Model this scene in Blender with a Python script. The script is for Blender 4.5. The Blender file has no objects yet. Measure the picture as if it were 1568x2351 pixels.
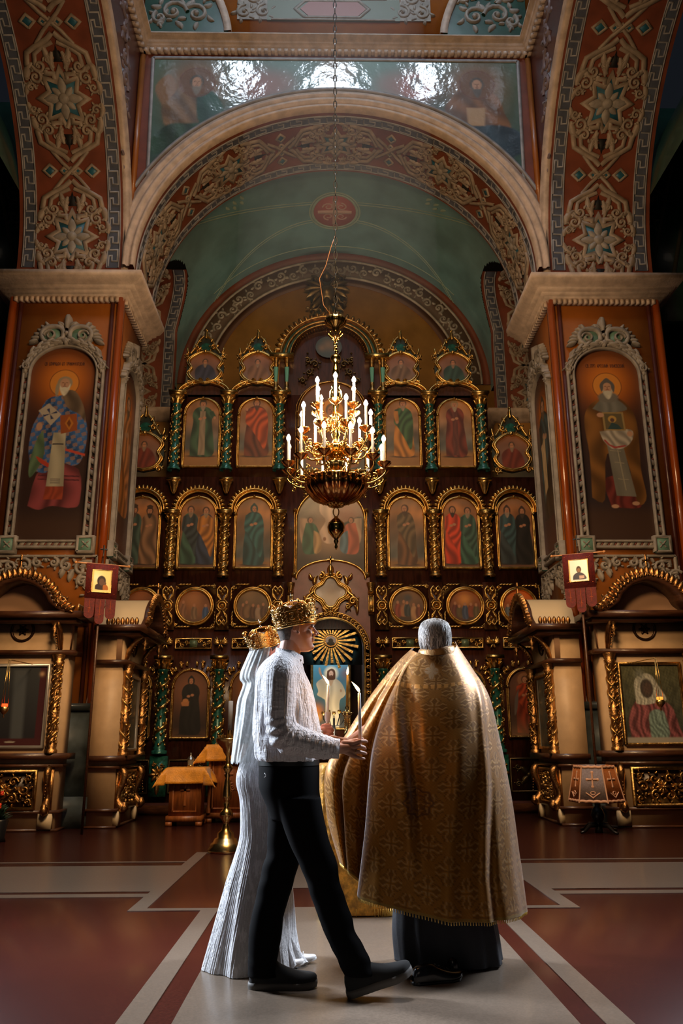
import bpy, math, random
import numpy as np
from math import sin, cos, pi, radians, sqrt, atan2
from mathutils import Matrix, Vector
random.seed(7); rng = np.random.default_rng(7)
SC = bpy.context.scene; COL = SC.collection
# ---------------------------------------------------------------- camera (frame 1568 x 2351)
F = 1870.; PT = radians(15.8); YW = radians(1.05); RL = radians(0.25)
CAM = np.array([-0.13, 0, 1.15])
_fh = np.array([sin(YW), cos(YW), 0]); _r0 = np.array([cos(YW), -sin(YW), 0]); _z = np.array([0, 0, 1.])
FWD = _fh*cos(PT) + _z*sin(PT); _u0 = -_fh*sin(PT) + _z*cos(PT)
RGT = _r0*cos(RL) - _u0*sin(RL); UPV = _u0*cos(RL) + _r0*sin(RL)
cd = bpy.data.cameras.new('camera'); cam = bpy.data.objects.new('camera', cd); COL.objects.link(cam)
cd.sensor_fit = 'HORIZONTAL'; cd.sensor_width = 36; cd.lens = F/1568*36; cd.clip_end = 200; cd.clip_start = .05
m = Matrix.Identity(4)
for i in range(3): m[i][0] = RGT[i]; m[i][1] = UPV[i]; m[i][2] = -FWD[i]; m[i][3] = CAM[i]
cam.matrix_world = m; SC.camera = cam
def at(x, y, Y=None, Z=None, X=None):
    """measure: the point of a world plane seen at a photo pixel"""
    d = FWD + RGT*(x-784)/F - UPV*(y-1175.5)/F
    t = (Y-CAM[1])/d[1] if Y is not None else (Z-CAM[2])/d[2] if Z is not None else (X-CAM[0])/d[0]
    return CAM + d*t
# ---------------------------------------------------------------- world, exposure, big lights
SC.view_settings.view_transform = 'Standard'; SC.view_settings.look = 'None'
SC.view_settings.exposure = 0.0; SC.view_settings.gamma = 1.0; SC.view_settings.use_curve_mapping = False
SC.cycles.use_denoising = True; SC.cycles.max_bounces = 6; SC.cycles.transparent_max_bounces = 12
SC.cycles.volume_bounces = 0; SC.cycles.sample_clamp_indirect = 3.0; SC.cycles.sample_clamp_direct = 0
SC.cycles.caustics_reflective = False; SC.cycles.caustics_refractive = False
w = bpy.data.worlds.new('world'); SC.world = w; w.use_nodes = True
w.node_tree.nodes['Background'].inputs[0].default_value = (.5, .6, .8, 1); w.node_tree.nodes['Background'].inputs[1].default_value = .012
def light(kind, name, loc, energy, color, size=1, size_y=None, target=None, **kw):
    l = bpy.data.lights.new(name, kind); l.energy = energy; l.color = color
    if kind == 'AREA':
        l.size = size
        if size_y: l.shape = 'RECTANGLE'; l.size_y = size_y
    else: l.shadow_soft_size = size
    for k, v in kw.items(): setattr(l, k, v)
    o = bpy.data.objects.new(name, l); COL.objects.link(o); o.location = loc
    if target is not None:
        o.rotation_euler = (Vector(target)-Vector(loc)).to_track_quat('-Z', 'Y').to_euler()
    return o
COOL = (.80, .88, 1.0); WARM = (1.0, .62, .30)
light('AREA', 'daylight_west_window', (-5.6, 7.0, 3.8), 105, COOL, 1.2, 2.2, (-.3, 4.6, 1.1), spread=radians(48))
light('AREA', 'daylight_east_window', (5.6, 7.2, 4.8), 58, COOL, 1.2, 2.2, (.5, 4.7, 1.1), spread=radians(48))
light('AREA', 'daylight_dome', (0.1, 8.6, 18.5), 190, COOL, 2.4, 2.4, (.1, 5.6, 0), spread=radians(50))
light('AREA', 'nave_fill', (0, -6, 5.5), 15, (1, .80, .62), 4, 3, (0, 12, 5.5))  # added weak warm fill from behind the camera, not a door
light('AREA', 'screen_fill', (0, 5.8, 8.6), 280, WARM, 3, 1, (0, 15.3, 4.6))  # added warm fill for the icon screen and pillars, no fixture
light('AREA', 'west_shrine_fill', (-2.2, 7.6, 5.0), 34, WARM, .8, .8, (-4.2, 12, 1.2), spread=radians(75))  # added fill to brighten the left-hand shrines, no lamp hangs here
light('AREA', 'east_shrine_fill', (2.2, 7.6, 5.0), 34, WARM, .8, .8, (4.2, 12, 1.2), spread=radians(75))  # matching added fill for the shrines on the right
light('AREA', 'lunette_fill', (0, 16.3, 8.2), 45, (1, .72, .42), 2.5, .4, (0, 17.3, 10.6))  # unseen warm fill added behind the screen to lift the yellow lunette
# ---------------------------------------------------------------- materials
MATS = {}
def mat(name, base=(.5, .5, .5), rough=.5, metal=0., vary=0., vscale=8., bump=0., bscale=40., coat=0., emit=None, estr=0.,
        attr=False, stretch=(1, 1, 1), spec=None, trans=0., alpha=1., sheen=0., base2=None, bdist=.01, sss=0.):
    if name in MATS: return MATS[name]
    mm = bpy.data.materials.new(name); mm.use_nodes = True; nt = mm.node_tree; p = nt.nodes['Principled BSDF']
    p.inputs['Base Color'].default_value = (*base, 1); p.inputs['Roughness'].default_value = rough; p.inputs['Metallic'].default_value = metal
    if coat: p.inputs['Coat Weight'].default_value = coat; p.inputs['Coat Roughness'].default_value = .08
    if spec is not None: p.inputs['Specular IOR Level'].default_value = spec
    if trans: p.inputs['Transmission Weight'].default_value = trans
    if alpha < 1: p.inputs['Alpha'].default_value = alpha
    if sheen: p.inputs['Sheen Weight'].default_value = sheen
    if sss: p.inputs['Subsurface Weight'].default_value = sss; p.inputs['Subsurface Radius'].default_value = (1, .35, .2); p.inputs['Subsurface Scale'].default_value = .01
    if emit: p.inputs['Emission Color'].default_value = (*emit, 1); p.inputs['Emission Strength'].default_value = estr
    L = nt.links.new; tc = nt.nodes.new('ShaderNodeTexCoord'); mp = nt.nodes.new('ShaderNodeMapping'); mp.inputs['Scale'].default_value = stretch
    L(tc.outputs['Object'], mp.inputs[0]); src = None
    if attr:
        a = nt.nodes.new('ShaderNodeVertexColor'); a.layer_name = 'Col'; src = a.outputs[0]; L(src, p.inputs['Base Color'])
    if vary or base2:
        n = nt.nodes.new('ShaderNodeTexNoise'); n.inputs['Scale'].default_value = vscale; n.inputs['Detail'].default_value = 5; L(mp.outputs[0], n.inputs[0])
        mx = nt.nodes.new('ShaderNodeMix'); mx.data_type = 'RGBA'
        rmp = nt.nodes.new('ShaderNodeMapRange'); rmp.inputs[1].default_value = .35; rmp.inputs[2].default_value = .65
        L(n.outputs[0], rmp.inputs[0]); L(rmp.outputs[0], mx.inputs[0])
        if base2:
            mx.inputs[6].default_value = (*base, 1); mx.inputs[7].default_value = (*base2, 1)
        elif src:
            mx.blend_type = 'MULTIPLY'; mx.inputs[7].default_value = (1-vary,)*3+(1,); L(src, mx.inputs[6])
        else:
            mx.inputs[6].default_value = (*[c*(1-vary) for c in base], 1); mx.inputs[7].default_value = (*[min(1, c*(1+vary)) for c in base], 1)
        L(mx.outputs[2], p.inputs['Base Color'])
    if bump:
        n = nt.nodes.new('ShaderNodeTexNoise'); n.inputs['Scale'].default_value = bscale; n.inputs['Detail'].default_value = 3; L(mp.outputs[0], n.inputs[0])
        b = nt.nodes.new('ShaderNodeBump'); b.inputs['Strength'].default_value = bump; b.inputs['Distance'].default_value = bdist
        L(n.outputs[0], b.inputs['Height']); L(b.outputs[0], p.inputs['Normal'])
        if coat: L(b.outputs[0], p.inputs['Coat Normal'])
    MATS[name] = mm; return mm
GOLD = mat('gilded_wood', (.78, .50, .17), .30, 1., .35, 9, .5, 30)
GOLDD = mat('aged_gilding', (.50, .30, .10), .36, 1., .4, 12, .6, 40)
BRASS = mat('polished_brass', (.95, .64, .24), .25, 1., .1, 5, .15, 14)
TEAL = mat('teal_lacquer', (.018, .12, .095), .3, .25, .4, 14, .3, 30, coat=.4)
MAHOG = mat('mahogany', (.052, .015, .008), .32, 0, .4, 5, .2, 20, stretch=(4, 4, .6), coat=.3)
STUCCO = mat('pale_stucco', (.50, .385, .31), .55, 0, .18, 6, .3, 30)
STUCCOG = mat('grey_painted_stucco', (.27, .235, .20), .55, 0, .2, 7, .3, 40)
STUCCOA = mat('warm_grey_arch_stucco', (.28, .215, .16), .5, 0, .2, 7, .3, 40)
OCHRE = mat('orange_ochre_wall_paint', (.29, .088, .011), .42, 0, .15, 2.5, .15, 12, coat=.15)
YOCHRE = mat('yellow_ochre_wall_paint', (.50, .25, .07), .5, 0, .12, 2.5, .15, 12)
BRICKRED = mat('brick_red_paint', (.165, .040, .018), .5, 0, .2, 3, .15, 14)
MAROON = mat('maroon_paint', (.07, .016, .012), .4, 0, .2, 3, .15, 14, coat=.2)
KEYBG = mat('slate_blue_paint', (.07, .08, .115), .5, 0, .2, 5)
KEYFG = mat('pale_slate_paint', (.27, .265, .28), .5, 0, .2, 6)
BLUE = mat('azure_paint', (.02, .11, .17), .45, 0, .25, 9)
GREENV = mat('sea_green_vault_paint', (.10, .205, .225), .24, 0, .2, 1.2, .35, 3.5, coat=.3, bdist=.02)
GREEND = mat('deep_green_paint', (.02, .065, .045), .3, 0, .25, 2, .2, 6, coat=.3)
GREENL = mat('pale_green_line_paint', (.22, .29, .23), .5, 0, .1, 4)
DARK = mat('near_black_matt', (.006, .005, .005), .7)
REDT = mat('red_terrazzo', (.055, .010, .006), .26, 0, .22, 60, .02, 200, coat=.15)
BEIGET = mat('beige_terrazzo', (.165, .125, .093), .30, 0, .14, 90, .02, 200, coat=.1)
MARBLE = mat('dark_grey_marble', (.035, .045, .05), .3, 0, .5, 4, .1, 12, coat=.4)
WOOD = mat('orange_oak', (.30, .095, .025), .4, 0, .3, 5, .2, 20, stretch=(6, 6, .8), coat=.2)
WOODD = mat('dark_walnut', (.06, .022, .010), .38, 0, .3, 6, .2, 20, stretch=(1, 1, 5), coat=.2)
CREAM = mat('cream_panel_paint', (.50, .34, .20), .5, 0, .08, 5)
YCLOTH = mat('yellow_satin_cloth', (.78, .31, .018), .5, 0, .15, 12, .4, 60, sheen=.3)
BLACKM = mat('black_metal', (.01, .01, .012), .3, .3, .1, 5)
WHITEC = mat('white_candle', (.85, .84, .80), .4, sss=.15)
# ---------------------------------------------------------------- mesh builder
class MB:
    def __init__(s): s.V = []; s.F = {}; s.n = 0; s.C = []
    def add(s, V, Fs, mi=0, C=None):
        V = np.asarray(V, float).reshape(-1, 3); Fs = np.asarray(Fs, np.int64)
        if len(V) == 0 or len(Fs) == 0: return s
        s.V.append(V); s.F.setdefault((Fs.shape[1], mi), []).append(Fs+s.n); s.n += len(V)
        s.C.append(np.ones((len(V), 3)) if C is None else np.asarray(C, float)); return s
    def grid(s, P, mi=0, wu=False, wv=False, C=None):
        P = np.asarray(P, float); a, b = P.shape[:2]; I = np.arange(a*b).reshape(a, b)
        if wu: I = np.concatenate([I, I[:1]], 0)
        if wv: I = np.concatenate([I, I[:, :1]], 1)
        Q = np.stack([I[:-1, :-1], I[1:, :-1], I[1:, 1:], I[:-1, 1:]], -1).reshape(-1, 4)
        return s.add(P.reshape(-1, 3), Q, mi, None if C is None else np.asarray(C).reshape(-1, 3))
    def box(s, x0, x1, y0, y1, z0, z1, mi=0):
        V = [(x, y, z) for z in (z0, z1) for y in (y0, y1) for x in (x0, x1)]
        return s.add(V, [(0, 2, 3, 1), (4, 5, 7, 6), (0, 1, 5, 4), (2, 6, 7, 3), (0, 4, 6, 2), (1, 3, 7, 5)], mi)
    def prism(s, pts, y0, y1, mi=0, ax='y'):
        """a 2-D outline given as (x, z) pushed from y0 to y1; star-shaped about its mean"""
        p = np.array(pts, float); n = len(p); c = p.mean(0)
        def lay(y): q = np.vstack([p, c]); return np.column_stack([q[:, 0], np.full(n+1, y), q[:, 1]])
        V = np.vstack([lay(y0), lay(y1)]); i = np.arange(n); j = (i+1) % n
        if ax == 'x': V = V[:, [1, 0, 2]]
        if ax == 'z': V = V[:, [0, 2, 1]]
        s.add(V, np.column_stack([i, j, j+n+1, i+n+1]), mi)
        s.add(V, np.vstack([np.column_stack([i, j, np.full(n, n)]), np.column_stack([j+n+1, i+n+1, np.full(n, 2*n+1)])]), mi)
        return s
    def lathe(s, prof, c=(0, 0, 0), n=20, mi=0, flute=0, fa=0., closed=False):
        pr = np.array(prof, float); a = np.linspace(0, 2*pi, n, endpoint=False)
        k = 1+fa*np.abs(np.sin(a*flute/2)) if flute else np.ones(n)
        P = np.stack([pr[:, None, 0]*np.cos(a)*k+c[0], pr[:, None, 0]*np.sin(a)*k+c[1], np.repeat(pr[:, None, 1], n, 1)+c[2]], -1)
        return s.grid(P, mi, wv=True)
    def tube(s, path, r, n=8, mi=0, closed=False, flat=1.):
        p = np.array(path, float); m_ = len(p); r = np.broadcast_to(np.asarray(r, float), (m_,))
        if closed: t = np.roll(p, -1, 0)-np.roll(p, 1, 0)
        else: t = np.gradient(p, axis=0)
        t /= np.linalg.norm(t, axis=1)[:, None]+1e-9
        up = np.array([0, 0, 1.]) if abs(t[0, 2]) < .9 else np.array([0, 1., 0])
        nn = np.zeros_like(p); v = up
        for i in range(m_):
            v = v-t[i]*(v@t[i]); v = v/(np.linalg.norm(v)+1e-9); nn[i] = v
        bb = np.cross(t, nn); a = np.linspace(0, 2*pi, n, endpoint=False)
        P = p[:, None]+(nn[:, None]*np.cos(a)[None, :, None]*flat+bb[:, None]*np.sin(a)[None, :, None])*r[:, None, None]
        if not closed:
            P = np.concatenate([np.repeat(p[:1, None], n, 1), P, np.repeat(p[-1:, None], n, 1)], 0)
        return s.grid(P, mi, wu=closed, wv=True)
    def ball(s, c, r, n=10, mi=0, sc=(1, 1, 1)):
        a = np.linspace(0, pi, n//2+2); b = np.linspace(0, 2*pi, n, endpoint=False)
        P = np.stack([np.outer(np.sin(a), np.cos(b))*sc[0], np.outer(np.sin(a), np.sin(b))*sc[1], np.outer(np.cos(a), np.ones(n))*sc[2]], -1)*r+np.array(c)
        return s.grid(P, mi, wv=True)
    def xf(s, M):
        R = np.array(M)[:3, :3]; T = np.array(M)[:3, 3]; s.V = [v@R.T+T for v in s.V]; return s
    def build(s, name, mats, parent=None, smooth=False, color=False, loc=None, rot=None, **props):
        me = bpy.data.meshes.new(name)
        V = np.vstack(s.V) if s.V else np.zeros((0, 3)); loops = []; starts = []; tot = []; mis = []; st = 0
        for (k, mi), L in s.F.items():
            A = np.vstack(L); loops.append(A.ravel()); starts.append(st+np.arange(len(A))*k); tot.append(np.full(len(A), k)); mis.append(np.full(len(A), mi)); st += A.size
        me.vertices.add(len(V)); me.vertices.foreach_set('co', V.ravel())
        if loops:
            lo = np.concatenate(loops); me.loops.add(len(lo)); me.loops.foreach_set('vertex_index', lo.astype(np.int32))
            ss = np.concatenate(starts); me.polygons.add(len(ss)); me.polygons.foreach_set('loop_start', ss.astype(np.int32))
            me.polygons.foreach_set('material_index', np.concatenate(mis).astype(np.int32))
            if smooth: me.polygons.foreach_set('use_smooth', np.ones(len(ss), bool))
        me.update(calc_edges=True); me.validate()
        if color:
            C = np.vstack(s.C); ca = me.color_attributes.new('Col', 'FLOAT_COLOR', 'POINT')
            ca.data.foreach_set('color', np.column_stack([C, np.ones(len(C))]).astype(np.float32).ravel())
        for mt in (mats if isinstance(mats, (list, tuple)) else [mats]): me.materials.append(mt)
        o = bpy.data.objects.new(name, me); COL.objects.link(o)
        if parent: o.parent = parent
        if loc is not None: o.location = loc
        if rot is not None: o.rotation_euler = rot
        for k, v in props.items(): o[k] = v
        return o
def thing(name, label=None, cat=None, loc=(0, 0, 0), rz=0., group=None, kind=None, rot=None):
    o = bpy.data.objects.new(name, None); COL.objects.link(o); o.location = loc; o.rotation_euler = rot or (0, 0, rz); o.empty_display_size = .1
    if label: o['label'] = label
    if cat: o['category'] = cat
    if group: o['group'] = group
    if kind: o['kind'] = kind
    return o
def tag(o, label, cat, group=None, kind=None):
    o['label'] = label; o['category'] = cat
    if group: o['group'] = group
    if kind: o['kind'] = kind
    return o
def struct(o, label=None, cat=None):
    o['kind'] = 'structure'
    if label: o['label'] = label
    if cat: o['category'] = cat
    return o
def dup(root, loc=None, rz=None, label=None, depth=0, scale=None):
    r = root.copy(); COL.objects.link(r)
    if loc is not None: r.location = loc
    if rz is not None: r.rotation_euler = (0, 0, rz)
    if scale is not None: r.scale = scale
    if label: r['label'] = label
    for ch in list(root.children):
        c = dup(ch, depth=1); c.parent = r
    return r
def cr(pts, n):
    """Catmull-Rom resampling of a list of rows"""
    p = np.array(pts, float); m_ = len(p); t = np.linspace(0, m_-1, n); i = np.clip(t.astype(int), 0, m_-2); f = (t-i)[:, None]
    g = lambda k: p[np.clip(k, 0, m_-1)]
    p0, p1, p2, p3 = g(i-1), g(i), g(i+1), g(i+2)
    return .5*((2*p1)+(-p0+p2)*f+(2*p0-5*p1+4*p2-p3)*f**2+(-p0+3*p1-3*p2+p3)*f**3)
# ---------------------------------------------------------------- carved relief: strips and bosses in (u, v) pushed out by h
HP = np.array([[-1, 0], [-.6, .8], [0, 1], [.6, .8], [1, 0]])
FP = np.array([[-1, 0], [-.9, 1], [.9, 1], [1, 0]])
class Rel:
    def __init__(s): s.it = []
    def strip(s, pts, w, h, flat=False, closed=False, mi=0):
        p = np.array(pts, float)
        s.it.append((p, np.broadcast_to(np.asarray(w, float), (len(p),)).copy(), h, flat, closed, mi)); return s
    def line(s, pts, w, h, mi=0, closed=False, flat=True):
        """polyline with mitred corners, given as few points"""
        return s.strip(pts, w, h, flat, closed, mi)
    def spiral(s, c, r0, r1, a0, turns, w0, w1, h, n=None, mi=0):
        n = n or max(8, int(abs(turns)*12)); t = np.linspace(0, 1, n); r = r0+(r1-r0)*t**.8; a = a0+2*pi*turns*t
        return s.strip(np.column_stack([c[0]+r*np.cos(a), c[1]+r*np.sin(a)]), w0+(w1-w0)*t, h, mi=mi)
    def leaf(s, p, ang, ln, wd, curl=0., h=.02, n=6, mi=0):
        t = np.linspace(0, 1, n); a = ang+curl*t; d = ln/(n-1)
        x = p[0]+np.concatenate([[0], np.cumsum(np.cos(a[:-1])*d)]); y = p[1]+np.concatenate([[0], np.cumsum(np.sin(a[:-1])*d)])
        return s.strip(np.column_stack([x, y]), wd*np.sin(pi*(.12+.86*t))**.8, h, mi=mi)
    def boss(s, c, r, h, mi=0): s.it.append(('boss', c, r, h, mi)); return s
    def poly(s, pts, h, mi=0): s.it.append(('poly', np.array(pts, float), h, mi)); return s
    def rosette(s, c, r, n=6, h=.03, a0=0., mi=0):
        for k in range(n): s.leaf((c[0]+r*.2*cos(a0+k*2*pi/n), c[1]+r*.2*sin(a0+k*2*pi/n)), a0+k*2*pi/n, r*.85, r*.27, .2, h, mi=mi)
        return s.boss(c, r*.28, h*1.4, mi)
    def scroll(s, c, r, a0, dirn=1, w=.02, h=.03, leaves=4, mi=0):
        """acanthus volute: a spiral with leaves springing from its outer edge"""
        s.spiral(c, r, r*.12, a0, 1.35*dirn, w, w*.5, h, mi=mi); s.boss(c, r*.2, h*1.3, mi)
        for k in range(leaves):
            a = a0+dirn*(k+.3)*1.15; s.leaf((c[0]+r*.95*cos(a), c[1]+r*.95*sin(a)), a+dirn*.9, r*.75, r*.22, -dirn*1.1, h*.9, mi=mi)
        return s
    def mirror(s, ax=0, about=0.):
        new = []
        for it in s.it:
            if it[0] is not None and isinstance(it[0], str):
                c = np.array(it[1], float).copy()
                if it[0] == 'boss': c[ax] = 2*about-c[ax]; new.append(('boss', tuple(c), *it[2:]))
                else: c[:, ax] = 2*about-c[:, ax]; new.append(('poly', c, *it[2:]))
            else:
                p = it[0].copy(); p[:, ax] = 2*about-p[:, ax]; new.append((p, *it[1:]))
        s.it += new; return s
    def moved(s, dx=0., dy=0., k=1., rot=0.):
        R = np.array([[cos(rot), -sin(rot)], [sin(rot), cos(rot)]])*k; T = np.array([dx, dy]); out = Rel()
        for it in s.it:
            if isinstance(it[0], str):
                if it[0] == 'boss': out.it.append(('boss', tuple(R@np.array(it[1])+T), it[2]*k, it[3], it[4]))
                else: out.it.append(('poly', it[1]@R.T+T, it[2], it[3]))
            else: out.it.append((it[0]@R.T+T, it[1]*k, *it[2:]))
        return out
    def join(s, o): s.it += o.it; return s
    def mesh(s, fn, mb=None):
        mb = mb or MB()
        for it in s.it:
            if isinstance(it[0], str) and it[0] == 'boss':
                _, c, r, h, mi = it; a = np.linspace(0, 2*pi, 8, endpoint=False); rr = np.array([1, .8, .45, .02]); hh = np.array([0, .6, .92, 1])
                U = c[0]+np.outer(rr, np.cos(a))*r; Vv = c[1]+np.outer(rr, np.sin(a))*r; H = np.repeat(hh[:, None]*h, 8, 1)
                mb.grid(fn(U, Vv, H), mi, wv=True)
            elif isinstance(it[0], str):
                _, p, h, mi = it; n = len(p); q = np.vstack([p, p, p.mean(0)[None]]); H = np.concatenate([np.zeros(n), np.full(n+1, h)])
                V = fn(q[:, 0], q[:, 1], H); i = np.arange(n); j = (i+1) % n
                mb.add(V, np.column_stack([i, j, j+n, i+n]), mi); mb.n -= len(V); mb.V.pop(); mb.C.pop()
                mb.add(V, np.column_stack([i+n, j+n, np.full(n, 2*n)]), mi)
            else:
                p, w_, h, flat, closed, mi = it; pr = FP if flat else HP
                if closed: t0 = p-np.roll(p, 1, 0); t1 = np.roll(p, -1, 0)-p
                else: t1 = np.vstack([p[1:]-p[:-1], p[-1:]-p[-2:-1]]); t0 = np.vstack([t1[:1], t1[:-1]])
                t0 = t0/(np.linalg.norm(t0, axis=1)[:, None]+1e-9); t1 = t1/(np.linalg.norm(t1, axis=1)[:, None]+1e-9)
                b = t0+t1; b /= np.linalg.norm(b, axis=1)[:, None]+1e-9; k = 1/np.clip((b*t0).sum(1), .5, 1)
                nn = np.column_stack([-b[:, 1], b[:, 0]])*k[:, None]
                U = p[:, None, 0]+nn[:, None, 0]*pr[None, :, 0]*w_[:, None]; Vv = p[:, None, 1]+nn[:, None, 1]*pr[None, :, 0]*w_[:, None]
                H = np.repeat(pr[None, :, 1]*h, len(p), 0)*np.minimum(1, w_[:, None]/(w_.max()*.5+1e-9))
                mb.grid(fn(U, Vv, H), mi, wu=closed)
        return mb
def flatfn(o, ux, vx, n):
    o, ux, vx, n = [np.array(a, float) for a in (o, ux, vx, n)]
    return lambda U, V, H: o+np.asarray(U)[..., None]*ux+np.asarray(V)[..., None]*vx+np.asarray(H)[..., None]*n
def sweep(mb, path, prof, mi=0, closed=False):
    """mitred moulding: plan path (x, y), profile (out, z); out is to the right of the direction of travel"""
    p = np.array(path, float)
    if closed: t0 = p-np.roll(p, 1, 0); t1 = np.roll(p, -1, 0)-p
    else: t1 = np.vstack([p[1:]-p[:-1], p[-1:]-p[-2:-1]]); t0 = np.vstack([t1[:1], t1[:-1]])
    t0 = t0/np.linalg.norm(t0, axis=1)[:, None]; t1 = t1/np.linalg.norm(t1, axis=1)[:, None]
    b = t0+t1; b /= np.linalg.norm(b, axis=1)[:, None]; k = 1/np.clip((b*t0).sum(1), .3, 1)
    nn = np.column_stack([b[:, 1], -b[:, 0]])*k[:, None]; q = np.array(prof, float)
    P = np.stack([p[:, None, 0]+nn[:, None, 0]*q[None, :, 0], p[:, None, 1]+nn[:, None, 1]*q[None, :, 0], np.repeat(q[None, :, 1], len(p), 0)], -1)
    mb.grid(P, mi, wu=closed)
    if not closed:
        for e in (P[0], P[-1]):
            n = len(e); c = e.mean(0); i = np.arange(n-1); mb.add(np.vstack([e, c]), np.column_stack([i, i+1, np.full(n-1, n)]), mi)
    return mb
# ================================================================ THE BUILDING
CX = .035; W = 3.685; YF = 12.5; YB = 14.1; ZS = 9.05
XL, XR = CX-W, CX+W; PO = 1.83                                   # pillar inner faces, pillar width
# ---- floor: red terrazzo with inlaid beige bands, each band a slab of its own
fl = thing('floor', 'polished red terrazzo church floor inlaid with beige bands', 'floor', kind='structure')
b = MB(); b.box(-9, 9, -5, 18, -.3, 0); b.build('red_field', REDT, fl)
def slab(pts, name='beige_band', m_=BEIGET, z=.004):
    MB().prism(pts, 0, z, ax='z').build(name, m_, fl)
fc = .07
def rect(x0, x1, y0, y1, *a): slab([(x0, y0), (x1, y0), (x1, y1), (x0, y1)], *a)
rect(fc-.86, fc+.87, -5, 6.46)                                       # the beige carpet-like centre strip
for s in (-1, 1):
    for x0, x1 in ((.98, 1.10),): rect(*sorted((fc+s*x0, fc+s*x1)), -5, 6.37)
    rect(*sorted((fc+s*1.50, fc+s*1.62)), 6.46, 9.50)
    rect(*sorted((fc+s*1.62, fc+s*9)), 8.83, 8.90); rect(*sorted((fc+s*1.62, fc+s*9)), 7.16, 8.60); rect(*sorted((fc+s*1.62, fc+s*9)), 6.92, 7.06)
rect(fc-1.62, fc-.86, 6.37, 6.46); rect(fc+.87, fc+1.62, 6.37, 6.46); rect(fc-1.62, fc+1.62, 9.50, 9.60)
rect(fc-1.0, fc+1.0, 7.27, 8.8)
# ---- the altar platform
so = thing('floor', 'low dark red altar platform before the icon screen', 'platform', kind='structure')
b = MB(); b.box(-5.5, 5.6, 14.5, 18, 0, .14); b.build('step', mat('dark_red_carpet', (.05, .01, .008), .9, bump=.3, bscale=80), so); MB().box(-5.5, 5.6, 14.46, 14.5, 0, .15).build('step_nosing', WOODD, so)
# ---- outer walls and roofs; near-black walls carry the aisle darkness in their colour
b = MB(); b.box(-9.2, -9, -5, 18, 0, 14); struct(b.build('wall_left', DARK))
b = MB(); b.box(9, 9.2, -5, 18, 0, 14); struct(b.build('wall_right', DARK))
b = MB(); b.box(-9.2, XL-PO, 17.9, 18.1, 0, 14); b.box(XR+PO, 9.2, 17.9, 18.1, 0, 14); struct(b.build('wall_back', DARK))
b = MB()
for s in (-1, 1):                                                   # sea-green aisle vaults seen past the great side arches
    a = np.linspace(0, pi, 20); xc = CX+s*(W+PO+2.0)
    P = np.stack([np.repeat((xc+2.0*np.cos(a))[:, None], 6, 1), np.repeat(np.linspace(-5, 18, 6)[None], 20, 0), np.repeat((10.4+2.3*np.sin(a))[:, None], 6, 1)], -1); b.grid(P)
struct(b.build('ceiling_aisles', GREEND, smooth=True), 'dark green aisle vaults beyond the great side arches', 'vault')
for s in (-1, 1):
    r = Rel(); Yw = 14.1
    x0 = CX+s*(W+PO+.05)
    for k, (dx, zt) in enumerate(((.18, 12.6), (.55, 12.9), (1.0, 13.0))): r.line([(s*dx, 0), (s*(dx+.9), zt-9.6)], .04, .02)
    r.scroll((s*.9, 2.2), .22, 0, s, .03, .03); r.scroll((s*.75, 1.6), .16, 2, -s, .03, .03)
    MB().box(min(x0, x0+s*3.5), max(x0, x0+s*3.5), Yw, Yw+.2, 9.0, 14).build('wall_aisle_'+('right' if s > 0 else 'left'), GREEND)['kind'] = 'structure'
    o = r.mesh(flatfn((x0, Yw-.002, 9.6), (1, 0, 0), (0, 0, 1), (0, -1, 0))).build('trim_1', mat('faded_line_paint', (.12, .12, .08), .5)); o['kind'] = 'structure'

# ---- ellipse helpers
class Ell:
    def __init__(s, cx, z0, a, b_):
        s.cx, s.z0, s.a, s.b = cx, z0, a, b_; t = np.linspace(-.25, pi+.25, 1400); x = -a*np.cos(t); z = b_*np.sin(t)
        L = np.concatenate([[0], np.cumsum(np.hypot(np.diff(x), np.diff(z)))]); s.t = t; s.L = L-np.interp(pi/2, t, L)
        s.half = np.interp(pi, t, s.L)
    def pt(s, u, h=0.):
        t = np.interp(u, s.L, s.t); x = -s.a*np.cos(t); z = s.b*np.sin(t); nx = np.cos(t)/s.a; nz = -np.sin(t)/s.b; n = np.hypot(nx, nz)
        return s.cx+x+nx/n*h, s.z0+z+nz/n*h
E1 = Ell(CX, ZS, 3.50, 3.32)
def soffit_fn(E, y0, axis='x', off=0.):
    def fn(U, V, H):
        U, V, H = np.broadcast_arrays(U, V, H); X, Z = E.pt(U, H)
        return np.stack([X, y0+V, Z], -1) if axis == 'x' else np.stack([y0+V, X, Z], -1)
    return fn
def key_strip(E, n, w, mb_bg, mb_fg, fn, v0):
    """Greek key running along an arch: blue-grey ground and a raised meander"""
    us = np.linspace(-E.half, E.half, n*4+1)
    mb_bg.grid(fn(us[:, None], np.array([v0-w/2, v0+w/2])[None], np.full((1, 1), .006)))
    r = Rel(); p = 2*E.half/n; q = w*.36
    for k in range(n):
        u = -E.half+k*p; P = [(0, -q), (0, q), (.62, q), (.62, -q*.25), (.32, -q*.25), (.32, -q), (.94, -q)]
        r.line([(u+a_*p, v0+c) for a_, c in P], w*.065, .016)
    r.line([(u_, v0-w*.49) for u_ in us[::2]], w*.045, .02); r.line([(u_, v0+w*.49) for u_ in us[::2]], w*.045, .02)
    r.mesh(fn, mb_fg)
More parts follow.
